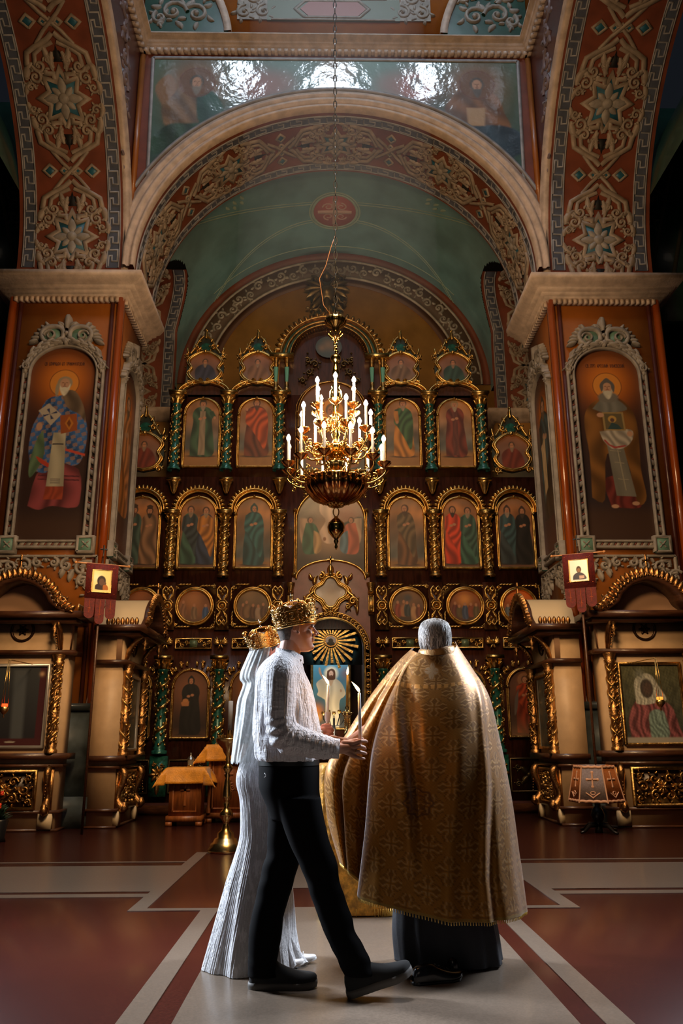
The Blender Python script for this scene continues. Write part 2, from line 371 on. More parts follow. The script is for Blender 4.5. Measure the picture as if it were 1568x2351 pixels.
def strap_cell(L, q):
    """one repeat of the stucco band: rosette in a blue star, strapwork, scrolls and a braid of lozenges; half length L, half width q"""
    s = Rel()
    star = [(q*.62*(1 if k % 2 == 0 else .60)*cos(k*pi/8)*1.12, q*.62*(1 if k % 2 == 0 else .60)*sin(k*pi/8)) for k in range(16)]
    s.poly(star, .012, 1); s.line(star+star[:1], q*.055, .03)
    s.rosette((0, 0), q*.50, 4, .04, mi=2); s.rosette((0, 0), q*.36, 4, .045, pi/4, mi=2); s.boss((0, 0), q*.17, .07, 2)
    h = Rel()
    for sy in (-1, 1):
        h.line([(L, sy*q*.02), (L*.90, sy*q*.18), (L*.80, sy*q*.48), (L*.70, sy*q*.74), (L*.52, sy*q*.80), (L*.44, sy*q*.62)], q*.062, .034)
        h.line([(L*.86, sy*q*.05), (L*.78, sy*q*.34), (L*.68, sy*q*.56), (L*.52, sy*q*.60), (L*.48, sy*q*.48)], q*.05, .028)
        h.line([(L*.44, sy*q*.36), (L*.38, sy*q*.36), (L*.38, sy*q*.16), (L*.30, sy*q*.16)], q*.055, .034)
        h.scroll((L*.50, sy*q*.50), q*.17, pi*.5*sy, sy, q*.05, .045, 4); h.scroll((L*.33, sy*q*.64), q*.17, -pi*.2*sy, -sy, q*.05, .045, 4)
        h.scroll((L*.17, sy*q*.80), q*.13, pi*.6, sy, q*.04, .04, 4); h.scroll((L*.60, sy*q*.26), q*.10, 0, -sy, q*.04, .04, 2)
        h.leaf((L*.46, sy*q*.14), .5*sy, q*.6, q*.09, -sy*.5, .04); h.leaf((L*.72, sy*q*.12), pi-.4*sy, q*.5, q*.08, sy*.8, .04)
        h.leaf((L*.28, sy*q*.88), .1, q*.5, q*.10, -sy*1.1, .04); h.leaf((L*.06, sy*q*.95), .2, q*.4, q*.08, -sy, .035)
    h.poly([(L*.56, -q*.30), (L*.60, -q*.30), (L*.60, q*.30), (L*.56, q*.30)], .008, 3); h.poly([(L*.56, -q*.10), (L*.82, 0), (L*.56, q*.10)], .008, 3)
    h.poly([(L*.64, -q*.20), (L*.74, -q*.05), (L*.64, 0)], .007, 3); h.poly([(L*.64, q*.20), (L*.74, q*.05), (L*.64, 0)], .007, 3)
    h.mirror(0); s.join(h)
    return s
def braid(q, L=0):
    s = Rel(); d = q*.17
    for (x, y) in ((0, 0), (0, .62), (0, -.62), (.0, .2), (.0, -.2)):
        k = 1 if abs(y) > .5 else .55
        P = [(x+d*k, y*q), (x, y*q+d*k*1.15), (x-d*k, y*q), (x, y*q-d*k*1.15)]
        s.poly(P, .012, 1); s.line(P+P[:1], q*.035, .025)
    for sy in (-1, 1):
        s.line([(-q*.55, sy*q*.52), (-q*.22, sy*q*.24), (q*.22, -sy*q*.24), (q*.55, -sy*q*.52)], q*.05, .032)
    return s
ORN = [STUCCOA, BLUE, STUCCOG, DARK]
def dress_soffit(E, y0, width, name, fn, ncell, lab, first_rosette=0.):
    root = thing(name, lab, 'arch', kind='structure')
    us = np.linspace(-E.half-.15, E.half+.15, 80); g = MB(); g.grid(fn(us[:, None], np.array([-width/2, width/2])[None], np.zeros((1, 1)))); g.build('red_ground', BRICKRED, root, smooth=True)
    kb, kf = MB(), MB(); kw = width*.115
    for sd in (-1, 1): key_strip(E, int(2*E.half/.34), kw, kb, kf, fn, sd*(width/2-kw*.9))
    kb.build('key_ground', KEYBG, root, smooth=True); kf.build('greek_key', KEYFG, root)
    q = width*.355; L = E.half*2/ncell/2
    cell = strap_cell(L*.86, q); br = braid(q*.9)
    k0 = -int(ncell//2)-1
    for k in range(k0, -k0+1):
        u = (2*k)*L+first_rosette
        if abs(u) <= E.half+.1: cell.moved(u, 0).mesh(fn).build('rosette_panel', ORN, root, smooth=False)
        u += L
        if abs(u) <= E.half: br.moved(u, 0).mesh(fn).build('lozenge_braid', ORN, root)
    return root
fn1 = soffit_fn(E1, (YF+YB)/2)
dress_soffit(E1, 0, YB-YF, 'arch', fn1, 5, 'ornamented underside of the arch before the altar')
# ---- front wall above the arch, with its moulding rings
wl = thing('wall_front', 'wall over the altar arch with painted spandrels', 'wall', kind='structure')
nx = 90; xs = np.linspace(XL, XR, nx); E1o = Ell(CX, ZS, 3.50, 3.32)
def zarch(x, a, b_): return ZS+b_*np.sqrt(np.clip(1-((x-CX)/a)**2, 0, 1))
b = MB(); zl = zarch(xs, 3.5, 3.32); P = np.stack([np.stack([xs, np.full(nx, YF), zl+(14.2-zl)*t], -1) for t in (0, .3, .6, 1)], 0); b.grid(P)
b.build('plaster', BRICKRED, wl)
PROF = [(0, 0), (0, .16), (.05, .17), (.07, .12), (.12, .12), (.14, .17), (.2, .17), (.21, .11), (.27, .11), (.29, .15), (.35, .13), (.37, .07), (.43, .06), (.46, 0)]
def ring(E_a, E_b, z0, prof, y, cx=CX, n=120, a0=0., a1=pi, mb=None, mi=0, clip=None):
    mb = mb or MB(); t = np.linspace(a0, a1, n); pr = np.array(prof)
    X = cx-(E_a+pr[None, :, 0])*np.cos(t)[:, None]; Z = z0+(E_b+pr[None, :, 0])*np.sin(t)[:, None]; Y = np.repeat(y-pr[None, :, 1], n, 0)
    if clip: X = np.clip(X, clip[0], clip[1])
    return mb.grid(np.stack([X, Y, Z], -1), mi)
ring(3.5, 3.32, ZS, PROF, YF, clip=(XL+.002, XR-.002)).build('arch_moulding', STUCCO, wl)
ring(3.98, 3.80, ZS, [(0, 0), (0, .05), (.05, .05), (.05, 0)], YF, n=90, a0=.42, a1=pi-.42).build('thin_ring', KEYFG, wl)
b = MB()                                                            # border of the spandrel paintings
for s in (-1, 1):
    xa, xb = CX+s*(W-.33), CX+s*(W-.14)
    zb = 10.55
    for (p, q2, w_) in (((xb-s*.10, 13.58), (xb-s*.16, zb), .03),):
        Rel().line([p, q2], w_, .03).mesh(flatfn((0, YF, 0), (1, 0, 0), (0, 0, 1), (0, -1, 0)), b)
    b.tube([(CX+s*(W-.05), YF-.03, 9.9), (CX+s*(W-.05), YF-.03, 13.6)], .055, 8, 1)
Rel().line([(CX-W+.25, 13.57), (CX+W-.25, 13.57)], .03, .03).mesh(flatfn((0, YF, 0), (1, 0, 0), (0, 0, 1), (0, -1, 0)), b)
b.build('painting_border', [KEYFG, OCHRE], wl)
# ---- cornice round the square under the dome
co = thing('trim_2', 'pale moulded cornice with dentils above the altar arch', 'cornice', kind='structure')
CP = [(0, 13.66), (.04, 13.67), (.04, 13.72), (.09, 13.75), (.09, 13.79), (.13, 13.81), (.13, 13.85), (.16, 13.87), (.18, 13.93), (.22, 13.94), (.22, 13.98), (0, 14.0)]
YR = 5.2
b = MB(); sweep(b, [(XL, YR), (XL, YF), (XR, YF), (XR, YR), (XL, YR)], CP); b.build('moulding', STUCCO, co)
b = MB()
for k in range(58): x = XL+.1+k*(2*W-.2)/57; b.box(x-.035, x+.035, YF-.10, YF, 13.66, 13.73)
for s in (-1, 1):
    for k in range(50): y = YR+.1+k*.146; xx = CX+s*W; b.box(min(xx, xx-s*.10), max(xx, xx-s*.10), y-.035, y+.035, 13.66, 13.73)
b.build('dentils', STUCCO, co, kind='stuff')
# ---- zone above the cornice: ochre drum wall with green corner fields
up = thing('wall_upper', 'ochre wall and green corner fields above the cornice', 'wall', kind='structure')
b = MB(); b.box(XL-.3, XR+.3, YF+.12, YF+.3, 14.0, 16.6); b.box(XL-.3, XL-.12, YR, YF+.2, 14, 16.6); b.box(XR+.12, XR+.3, YR, YF+.2, 14, 16.6); b.build('plaster', OCHRE, up)
for s in (-1, 1):
    xo = CX+s*W; arc = [(xo-s*1.62, 14.2)]+[(xo-s*(1.62-.62*(k/10)**1.6), 14.2+1.6*k/10) for k in range(1, 11)]
    arc[0] = (xo-s*1.62, 14.2)
    P = arc+[(xo, 15.8), (xo, 14.2)]
    MB().prism(P, YF+.02, YF+.12).build('green_field', GREEND, up)
    r = Rel(); r.line(arc, .075, .07); r.mesh(flatfn((0, YF+.02, 0), (1, 0, 0), (0, 0, 1), (0, -1, 0))).build('white_rib', STUCCO, up)
    r = Rel()
    for (cx_, cz, rr, a_, d) in ((.55, .45, .28, 0, 1), (1.0, .40, .24, 2.4, -1), (.75, .95, .24, -.5, 1), (1.18, .85, .13, 1, -1), (.32, .92, .2, 1.2, -1), (.3, .3, .16, 2, 1)):
        r.scroll((xo-s*cx_, 14.25+cz), rr, a_ if s < 0 else pi-a_, d*-s, .045, .05, 5)
    r.mesh(flatfn((0, YF+.02, 0), (1, 0, 0), (0, 0, 1), (0, -1, 0))).build('scrollwork', STUCCOG, up)
fx = thing('trim_3', 'grey scrolled stucco frame at the top centre, above the cornice', 'frame', (0, 0, -.30), kind='structure')
fu = flatfn((-.02, YF+.12, 0), (1, 0, 0), (0, 0, 1), (0, -1, 0))
r = Rel(); r.line([(-1.05, 15.42), (1.05, 15.42)], .02, .05); r.line([(-1.2, 14.92), (1.2, 14.92)], .02, .05)
MB().prism([(-1.3, 14.9), (1.28, 14.9), (1.28, 15.44), (-1.3, 15.44)], YF+.08, YF+.12).build('olive_ground', mat('olive_paint', (.13, .15, .10), .4), fx)
MB().prism([(-1.1, 15.44), (1.08, 15.44), (1.08, 16.5), (-1.1, 16.5)], YF+.08, YF+.12).build('grey_panel', mat('grey_green_mural', (.10, .12, .11), .3, vary=.4, vscale=2), fx)
MB().prism([(-.5, 15.0), (.46, 15.0), (.62, 15.17), (.46, 15.34), (-.5, 15.34), (-.66, 15.17)], YF+.07, YF+.12).build('pink_cartouche', mat('dusty_pink_paint', (.30, .11, .09), .4), fx)
r.line([(-.55, 14.97), (.51, 14.97), (.70, 15.17), (.51, 15.37), (-.55, 15.37), (-.74, 15.17), (-.55, 14.97)], .025, .06)
for s in (-1, 1):
    for (a_, c, rr) in ((1.35, 15.12, .17), (1.72, 15.1, .17), (1.52, 15.45, .18), (1.75, 15.75, .18)):
        r.scroll((s*a_-.0, c), rr, pi/2, -s, .04, .06, 6)
MB().prism([(1.15, 14.92), (1.88, 14.92), (1.88, 16), (1.3, 16), (1.3, 15.4)], YF+.09, YF+.12).build('corner_block', STUCCOG, fx)
MB().prism([(-1.88, 14.92), (-1.15, 14.92), (-1.3, 15.4), (-1.3, 16), (-1.88, 16)], YF+.09, YF+.12).build('corner_block', STUCCOG, fx)
r.mesh(fu).build('scroll_frame', STUCCOG, fx)
# ---- dome drum with its daylight windows (what shines on the glossy paint)
dr = thing('ceiling_dome', 'dome drum with bright daylight windows high above', 'dome', kind='structure')
b = MB(); YC = (YF+YR)/2; RD = 4.6; a = np.linspace(0, 2*pi, 49); zz = [16.5, 18.8, 18.8001, 23.4, 25.2, 26.2]; rr = [RD+.6, RD, RD, RD, RD*.75, .1]
P = np.stack([np.stack([CX+r_*np.cos(a), YC+r_*np.sin(a), np.full(49, z_)], -1) for z_, r_ in zip(zz, rr)], 0); b.grid(P); b.build('drum_plaster', mat('dim_dome_plaster', (.10, .09, .08), .7), dr, smooth=True)
SKY = mat('daylight_window_glass', (.8, .9, 1), .5, emit=(.72, .86, 1.0), estr=42.)
for k, (dx, hw) in enumerate(((0, .78), (-2.75, .42), (2.78, .42))):
    y = YC-sqrt(max(.01, (RD-.15)**2-dx*dx)); ang = atan2(dx, -(y-YC))
    o = thing('window_%d' % (k+1), 'tall round-headed daylight window in the dome drum', 'window', (CX+dx, y, 19.9), kind='structure', rz=ang)
    p = [(-hw, -.5), (hw, -.5)]+[(hw*cos(t), .75+hw*sin(t)) for t in np.linspace(0, pi, 14)]
    MB().prism(p, 0, .04).build('pane', SKY, o)
    q = Rel(); q.line([(0, -.5), (0, .75+hw)], .02, .03); q.line([(-hw, .4), (hw, .4)], .02, .03); q.mesh(flatfn((0, .045, 0), (1, 0, 0), (0, 0, 1), (0, 1, 0))).build('glazing_bars', DARK, o)
# ---- great side arches between the pillars and the nave
for s in (-1, 1):
    xi = CX+s*W; E2 = Ell(YC, ZS, 3.60, 3.60)
    def fn2(U, V, H, s=s, xi=xi, E2=E2):
        U, V, H = np.broadcast_arrays(U, V, H); Y, Z = E2.pt(U, H); return np.stack([xi+s*(PO/2)+V, Y, Z], -1)
    dress_soffit(E2, 0, PO, 'arch', fn2, 5, 'ornamented underside of the great %s side arch' % ('right' if s > 0 else 'left'), first_rosette=.55)
    n = 60; ys = np.linspace(YR, YF, n); zl = ZS+3.6*np.sqrt(np.clip(1-((ys-YC)/3.6)**2, 0, 1)); xx = np.full(n, xi)
    ww = thing('wall_side_'+('right' if s > 0 else 'left'), 'maroon spandrel wall above the great side arch', 'wall', kind='structure')
    b = MB(); b.grid(np.stack([np.stack([xx, ys, zl+(14.2-zl)*t], -1) for t in (0, 1)], 0)); b.build('plaster', MAROON, ww)
    b = MB(); t = np.linspace(-.12, pi+.12, 100); pr = np.array([(0, -.04), (-.02, .02), (0, .05), (.03, .07), (.08, .07), (.11, .09), (.15, .08), (.19, .03), (.2, 0)])
    Yg = YC+(3.6+pr[None, :, 0])*np.cos(t)[:, None]; Zg = ZS+(3.6+pr[None, :, 0])*np.sin(t)[:, None]; Xg = np.repeat(xi-s*pr[None, :, 1], 100, 0)
    b.grid(np.stack([Xg, Yg, Zg], -1)); b.build('arch_moulding', STUCCO, ww, smooth=True)
    r = Rel()
    for k in range(7): r.scroll((YF-.45-.13*k, 11.0+.42*k), .17+.012*k, k*2., 1 if k % 2 else -1, .035, .03, 4)
    r.mesh(lambda U, V, H, xi=xi, s=s: np.stack(np.broadcast_arrays(xi-s*np.asarray(H), U, V), -1)).build('scrollwork', mat('greyish_mauve_paint', (.20, .15, .16), .4), ww)
# ---- pillars
DP = YB-YF
def pillar(s):
    xi = CX+s*W; xo = xi+s*PO; xm = (xi+xo)/2; x0, x1 = sorted((xi, xo))
    side = 'right' if s > 0 else 'left'
    p = thing('pillar_'+side, 'square orange %s pillar with white cornice and painted saints' % side, 'pillar', kind='structure')
    MB().box(x0, x1, YF, YB, 1.7, 9.0).build('shaft', OCHRE, p)
    b = MB(); ch = .14
    for (cx_, cy) in ((xi, YF), (xo, YF)):
        b.tube([(cx_, cy-.01, 1.7), (cx_, cy-.01, 8.5)], 0.065, 12, 0); b.tube([(cx_+s*.14*(1 if cx_ == xi else -1), cy-.01, 1.7), (cx_+s*.14*(1 if cx_ == xi else -1), cy-.01, 8.5)], .035, 8, 1)
        b.tube([(cx_+s*.01, cy+.15, 1.7), (cx_+s*.01, cy+.15, 8.5)], .035, 8, 1)
    b.build('corner_beads', [mat('burnt_orange_gloss', (.30, .055, .006), .25, coat=.6), MAROON], p, smooth=True)
    # cornice
    b = MB(); CC = [(0, 8.40), (.05, 8.41), (.06, 8.47), (.12, 8.49), (.12, 8.52), (.18, 8.54), (.18, 8.57), (.26, 8.59), (.26, 8.62), (.33, 8.64), (.38, 8.70), (.40, 8.73), (.40, 8.80), (.1, 8.86), (-.2, 8.95)]
    path = [(x0, YB), (x0, YF), (x1, YF), (x1, YB)]
    sweep(b, path, CC)
    b.build('cornice', STUCCO, p)
    b = MB(); nd = 20
    for k in range(nd): x = x0+.06+k*(PO-.12)/(nd-1); b.box(x-.028, x+.028, YF-.10, YF, 8.39, 8.47)
    for k in range(17): y = YF+.05+k*(DP-.1)/16; b.box(min(xi, xi-s*.1), max(xi, xi-s*.1), y-.028, y+.028, 8.39, 8.47)
    b.build('dentils', STUCCO, p, kind='stuff')
    # marble plinth
    b = MB(); b.box(min(xi-s*.12, xo), max(xi-s*.12, xo), YF-.22, YB+.1, 0, .42); b.box(min(xi-s*.04, xo), max(xi-s*.04, xo), YF-.1, YB, .42, 1.62); b.box(min(xi-s*.08, xo), max(xi-s*.08, xo), YF-.14, YB, 1.62, 1.72)
    b.build('marble_plinth', MARBLE, p)
    return p, xi, xo, xm
# ================================================================ PAINTINGS (colour laid on a fine mesh, panel by panel)
class Cv:
    def __init__(s, X, Z): s.X, s.Z = X, Z; s.c = np.zeros(X.shape+(3,))
    def mix(s, m_, col): m_ = np.clip(m_, 0, 1)[..., None]; s.c = s.c*(1-m_)+np.asarray(col, float)*m_
    def fill(s, col): s.c[:] = col
    def grad(s, c0, c1, z0, z1): t = np.clip((s.Z-z0)/(z1-z0), 0, 1)[..., None]; s.c = np.array(c0)*(1-t)+np.array(c1)*t
    def glow(s, x, z, r, col, p=1.5, k=1.): d = np.hypot(s.X-x, s.Z-z)/r; s.mix(k*np.exp(-(d**p)), col)
    def ell(s, x, z, rx, rz, col, soft=.12, rot=0.):
        dx, dz = s.X-x, s.Z-z; c_, s_ = cos(rot), sin(rot); a_, b_ = dx*c_+dz*s_, -dx*s_+dz*c_
        d = np.sqrt((a_/rx)**2+(b_/rz)**2); s.mix((1-d)/soft+.5, col)
    def ringe(s, x, z, r, w_, col): s.mix(1-np.abs(np.hypot(s.X-x, s.Z-z)-r)/w_, col)
    def pmask(s, P, soft):
        P = np.array(P, float); Q = np.roll(P, -1, 0); X, Z = s.X, s.Z; ins = np.zeros(X.shape, bool); dm = np.full(X.shape, 1e9)
        for (x0, z0), (x1, z1) in zip(P, Q):
            cr_ = ((z0 > Z) != (z1 > Z)) & (X < (x1-x0)*(Z-z0)/((z1-z0) if z1 != z0 else 1e-9)+x0); ins ^= cr_
            L2 = (x1-x0)**2+(z1-z0)**2+1e-12; t = np.clip(((X-x0)*(x1-x0)+(Z-z0)*(z1-z0))/L2, 0, 1); dm = np.minimum(dm, np.hypot(X-x0-t*(x1-x0), Z-z0-t*(z1-z0)))
        return np.clip(.5+np.where(ins, dm, -dm)/soft, 0, 1)
    def poly(s, P, col, soft=.008, fold=0., ff=40., fa=0.):
        m_ = s.pmask(P, soft); c_ = np.asarray(col, float)
        if fold:
            k = 1+fold*np.sin((s.X+fa*s.Z)*ff+2.2*np.sin(s.Z*ff*.21+1.3)+1.1*np.sin(s.X*ff*.5))
            s.c = s.c*(1-m_[..., None])+np.clip(c_*k[..., None], 0, 1)*m_[..., None]
        else: s.mix(m_, c_)
    def noise(s, k, f, seed=0):
        r_ = np.random.default_rng(seed); n = 0
        for q in range(9): a_ = r_.uniform(0, 2*pi); ff = f*r_.uniform(.5, 2.2); n = n+np.sin((s.X*cos(a_)+s.Z*sin(a_))*ff+r_.uniform(0, 6))
        s.c = np.clip(s.c*(1+k*n[..., None]/4), 0, 1)
def sm(P, n=4):
    P = np.array(P, float); m_ = len(P); return cr(np.vstack([P, P[:1]]), m_*n)[:-1]
def painting(name, fn, x0, x1, zlo, zhi, paint, nx, nz, parent=None, rough=.32, coat=.12, mname='oil_painting', sub=None, mt=None, **props):
    """fn maps (x, z, h) to space; zlo/zhi bound the panel, as numbers or functions of x"""
    xs = np.linspace(x0, x1, nx); zl = zlo(xs) if callable(zlo) else np.full(nx, zlo); zh = zhi(xs) if callable(zhi) else np.full(nx, zhi)
    t = np.linspace(0, 1, nz)[:, None]; X = np.repeat(xs[None], nz, 0); Z = zl+(zh-zl)*t
    cv = Cv(X, Z); paint(cv)
    if mname == 'oil_painting' and mt is None and rough == .32 and name == 'picture': cv.c = np.clip(cv.c*np.array([1.10, .86, .70]), 0, 1)
    b = MB(); b.grid(fn(X, Z, np.full(X.shape, .0)), 0, C=np.clip(cv.c, 0, 1))
    o = b.build(name, mt or mat(mname, rough=rough+.15, attr=True, coat=coat, bump=.05, bscale=30), parent, color=True)
    for k, v in props.items(): o[k] = v
    return o
SKIN_ = (.46, .25, .145); SHADE = (.16, .07, .035)
def head(cv, x, z, r, hair=(.10, .05, .03), beard=None, halo=None, cover=None, dirn=0, hc=(.75, .38, .08)):
    if halo: cv.ell(x, z, halo, halo, hc, .25); cv.ringe(x, z, halo, halo*.05, (.12, .03, .01))
    cv.ell(x, z+.12*r, r*.95, r*1.08, hair, .15)
    if beard: cv.poly(sm([(x-r*.62, z), (x-r*.62, z-r*.9), (x-r*.35, z-r*1.7), (x, z-r*2.1), (x+r*.35, z-r*1.7), (x+r*.62, z-r*.9), (x+r*.62, z)]), beard, r*.2, .15, 90/r*.05)
    cv.ell(x+dirn*r*.15, z, r*.62, r*.85, SKIN_, .2)
    cv.ell(x+dirn*r*.15-.25*r, z+.12*r, r*.14, r*.08, SHADE, .5); cv.ell(x+dirn*r*.15+.25*r, z+.12*r, r*.14, r*.08, SHADE, .5)
    cv.ell(x+dirn*r*.15, z-.15*r, r*.08, r*.28, (.24, .11, .06), .5); cv.ell(x+dirn*r*.15, z-.48*r, r*.22, r*.06, (.2, .06, .04), .5)
    if beard: cv.ell(x+dirn*r*.1, z-r*1.0, r*.46, r*.38, beard, .5)
    if cover == 'hood': cv.poly(sm([(x-r*.8, z-r*.9), (x-r*.95, z+.2*r), (x-r*.5, z+r*1.1), (x, z+r*1.55), (x+r*.5, z+r*1.1), (x+r*.95, z+.2*r), (x+r*.8, z-r*.9), (x+r*.55, z-r*.3), (x+r*.45, z+r*.45), (x, z+r*.75), (x-r*.45, z+r*.45), (x-r*.55, z-r*.3)]), hair, r*.1)
    if cover == 'mitre': cv.poly([(x-r*.7, z+r*.5), (x-r*.85, z+r*1.4), (x, z+r*1.8), (x+r*.85, z+r*1.4), (x+r*.7, z+r*.5)], hair, r*.12)
def robed(cv, x, z0, H, col, col2=None, hairc=(.1, .05, .03), beard=None, lean=0., wide=.17, halo=0, cover=None, dirn=0, inner=None, fold=.28, mantle=None, armL=None, armR=None, hc=(.75, .38, .08)):
    """a standing saint of height H with feet at z0"""
    fold = fold*1.7; r = H*.064; zt = z0+H; w = wide*H; sh = zt-H*.18
    if halo: cv.ell(x+lean*H, zt-r*1.1, halo, halo, hc, .25); cv.ringe(x+lean*H, zt-r*1.1, halo, halo*.06, (.2, .06, .01))
    base = sm([(x-w*.95, z0+.01*H), (x-w*.95, z0+.3*H), (x-w*.78, z0+.6*H), (x-w*.85+lean*H, sh-.1*H), (x-w*.7+lean*H, sh), (x-w*.3+lean*H, sh+.055*H), (x+w*.3+lean*H, sh+.055*H), (x+w*.7+lean*H, sh), (x+w*.85+lean*H, sh-.1*H), (x+w*.78, z0+.6*H), (x+w*.95, z0+.3*H), (x+w*.9, z0+.01*H)])
    cv.ell(x, z0, w*1.2, .02*H, (.03, .02, .015), .6)
    cv.poly(base, col, .01*H, fold, 30/H*1.4, .15)
    if inner: cv.poly([(x-w*.28, z0+.02*H), (x-w*.22, sh-.02*H), (x+w*.22, sh-.02*H), (x+w*.28, z0+.02*H)], inner, .01*H, .15, 50/H)
    if col2: cv.poly(sm([(x-w*.8+lean*H, sh), (x+w*.1+lean*H, sh+.04*H), (x+w*.85+lean*H, sh-.06*H), (x+w*.95, z0+.42*H), (x+w*.7, z0+.12*H), (x+w*.2, z0+.28*H), (x-w*.5, z0+.5*H), (x-w*.9, z0+.6*H)]), col2, .01*H, fold, 36/H*1.4, -.5)
    if mantle:
        for sg in (-1, 1): cv.poly(sm([(x+sg*w*.2+lean*H, sh+.05*H), (x+sg*w*.95+lean*H, sh-.02*H), (x+sg*w*1.15, z0+.5*H), (x+sg*w*1.05, z0+.12*H), (x+sg*w*.55, z0+.2*H), (x+sg*w*.42, z0+.6*H)]), mantle, .01*H, fold, 44/H)
    for arm in (armL, armR):
        if arm:
            ax, az = arm; sg = 1 if ax > 0 else -1; s0 = np.array([x+sg*w*.7+lean*H, sh-.03*H]); e = np.array([x+ax*H, z0+az*H]); d = e-s0; nn = np.array([-d[1], d[0]])/(np.hypot(*d)+1e-6)*.035*H
            cv.poly(sm([s0+nn, s0-nn, e-nn*.8, e+nn*.8], 3), mantle or col, .01*H, .2, 40/H); cv.ell(e[0], e[1], .022*H, .028*H, SKIN_, .4)
    if not armL: cv.ell(x-w*.2, sh-.16*H, .03*H, .022*H, SKIN_, .4); cv.ell(x+w*.15, sh-.14*H, .03*H, .022*H, SKIN_, .4)
    head(cv, x+lean*H, zt-r*1.1, r, hairc, beard, None, cover, dirn)
XZ = lambda y, cx=0., cz=0.: (lambda U, V, H: np.stack(np.broadcast_arrays(np.asarray(U)+cx, y-np.asarray(H), np.asarray(V)+cz), -1))
YZ = lambda x, s: (lambda U, V, H: np.stack(np.broadcast_arrays(x-s*np.asarray(H), U, V), -1))
GREY = (.45, .42, .36)
# ---- spandrel murals over the altar arch
def spandrel(cv):
    cv.grad((.020, .055, .045), (.045, .12, .085), 10.2, 13.6); cv.noise(.35, 2.2, 4)
    for s in (-1, 1):
        x = CX+s*2.62
        cv.glow(x+.0, 13.0, .55, (.30, .10, .02), 2, .9); cv.glow(x-s*1.15, 12.95, .42, (.26, .055, .03), 3, .85); cv.glow(x-s*1.6, 13.0, .3, (.24, .06, .03), 3, .6)
        cv.glow(x, 11.1, .4, (.16, .055, .02), 2, .7); cv.glow(x+s*.2, 12.3, .5, (.10, .05, .02), 2, .5)
        cv.poly(sm([(x-.55, 12.1), (x-.6, 12.5), (x-.35, 12.85), (x-.12, 12.95), (x+.15, 12.95), (x+.4, 12.75), (x+.5, 12.4), (x+.6, 12.05), (x+.3, 11.8), (x-.3, 11.85)]), (.17, .10, .05) if s < 0 else (.17, .075, .028), .03, .35, 14, .5)
        cv.poly(sm([(x-.85, 11.6), (x-.5, 12.05), (x-.1, 12.1), (x+.5, 12.1), (x+.85, 11.85), (x+.7, 11.45), (x, 11.35), (x-.5, 11.3)]), (.015, .05, .022) if s < 0 else (.02, .045, .07), .04, .4, 14, .3)
        if s < 0: cv.poly(sm([(x+.02, 12.9), (x+.4, 12.75), (x+.55, 12.2), (x+.1, 12.1)]), (.02, .07, .05), .03, .3, 14); cv.poly(sm([(x-.6, 12.5), (x-.75, 12.9), (x-.5, 13.2), (x-.35, 12.85)]), (.25, .14, .07), .03)
        cv.poly([(x+.5-.0, 12.25), (x+.95, 12.25), (x+.9, 11.95), (x+.55, 11.9)] if s < 0 else [(x-.2, 12.5), (x+.15, 12.5), (x+.12, 12.1), (x-.18, 12.1)], (.40, .26, .14), .03)
        head(cv, x+.02, 13.02, .14, (.07, .05, .03), (.20, .16, .12) if s < 0 else (.10, .08, .065), .32, None, 0, (.15, .062, .018))
        if s > 0: cv.ell(x-1.12, 12.97, .3, .28, (.28, .065, .035), .3); cv.ell(x-1.12, 13.02, .13, .16, (.11, .06, .04), .3)
    cv.glow(CX, 13.3, .35, (.35, .20, .12), 4, .6)
GL = mat('varnished_mural', rough=.42, attr=True, coat=.85, bump=.30, bscale=4.5, bdist=.03)
zin = lambda x: np.maximum(zarch(x, 4.03, 3.86), 10.6)
painting('saints_mural', XZ(YF-.012), XL+.28, XR-.28, zin, 13.56, spandrel, 260, 100, wl, mt=GL, label='dark green mural of two seated saints in clouds')
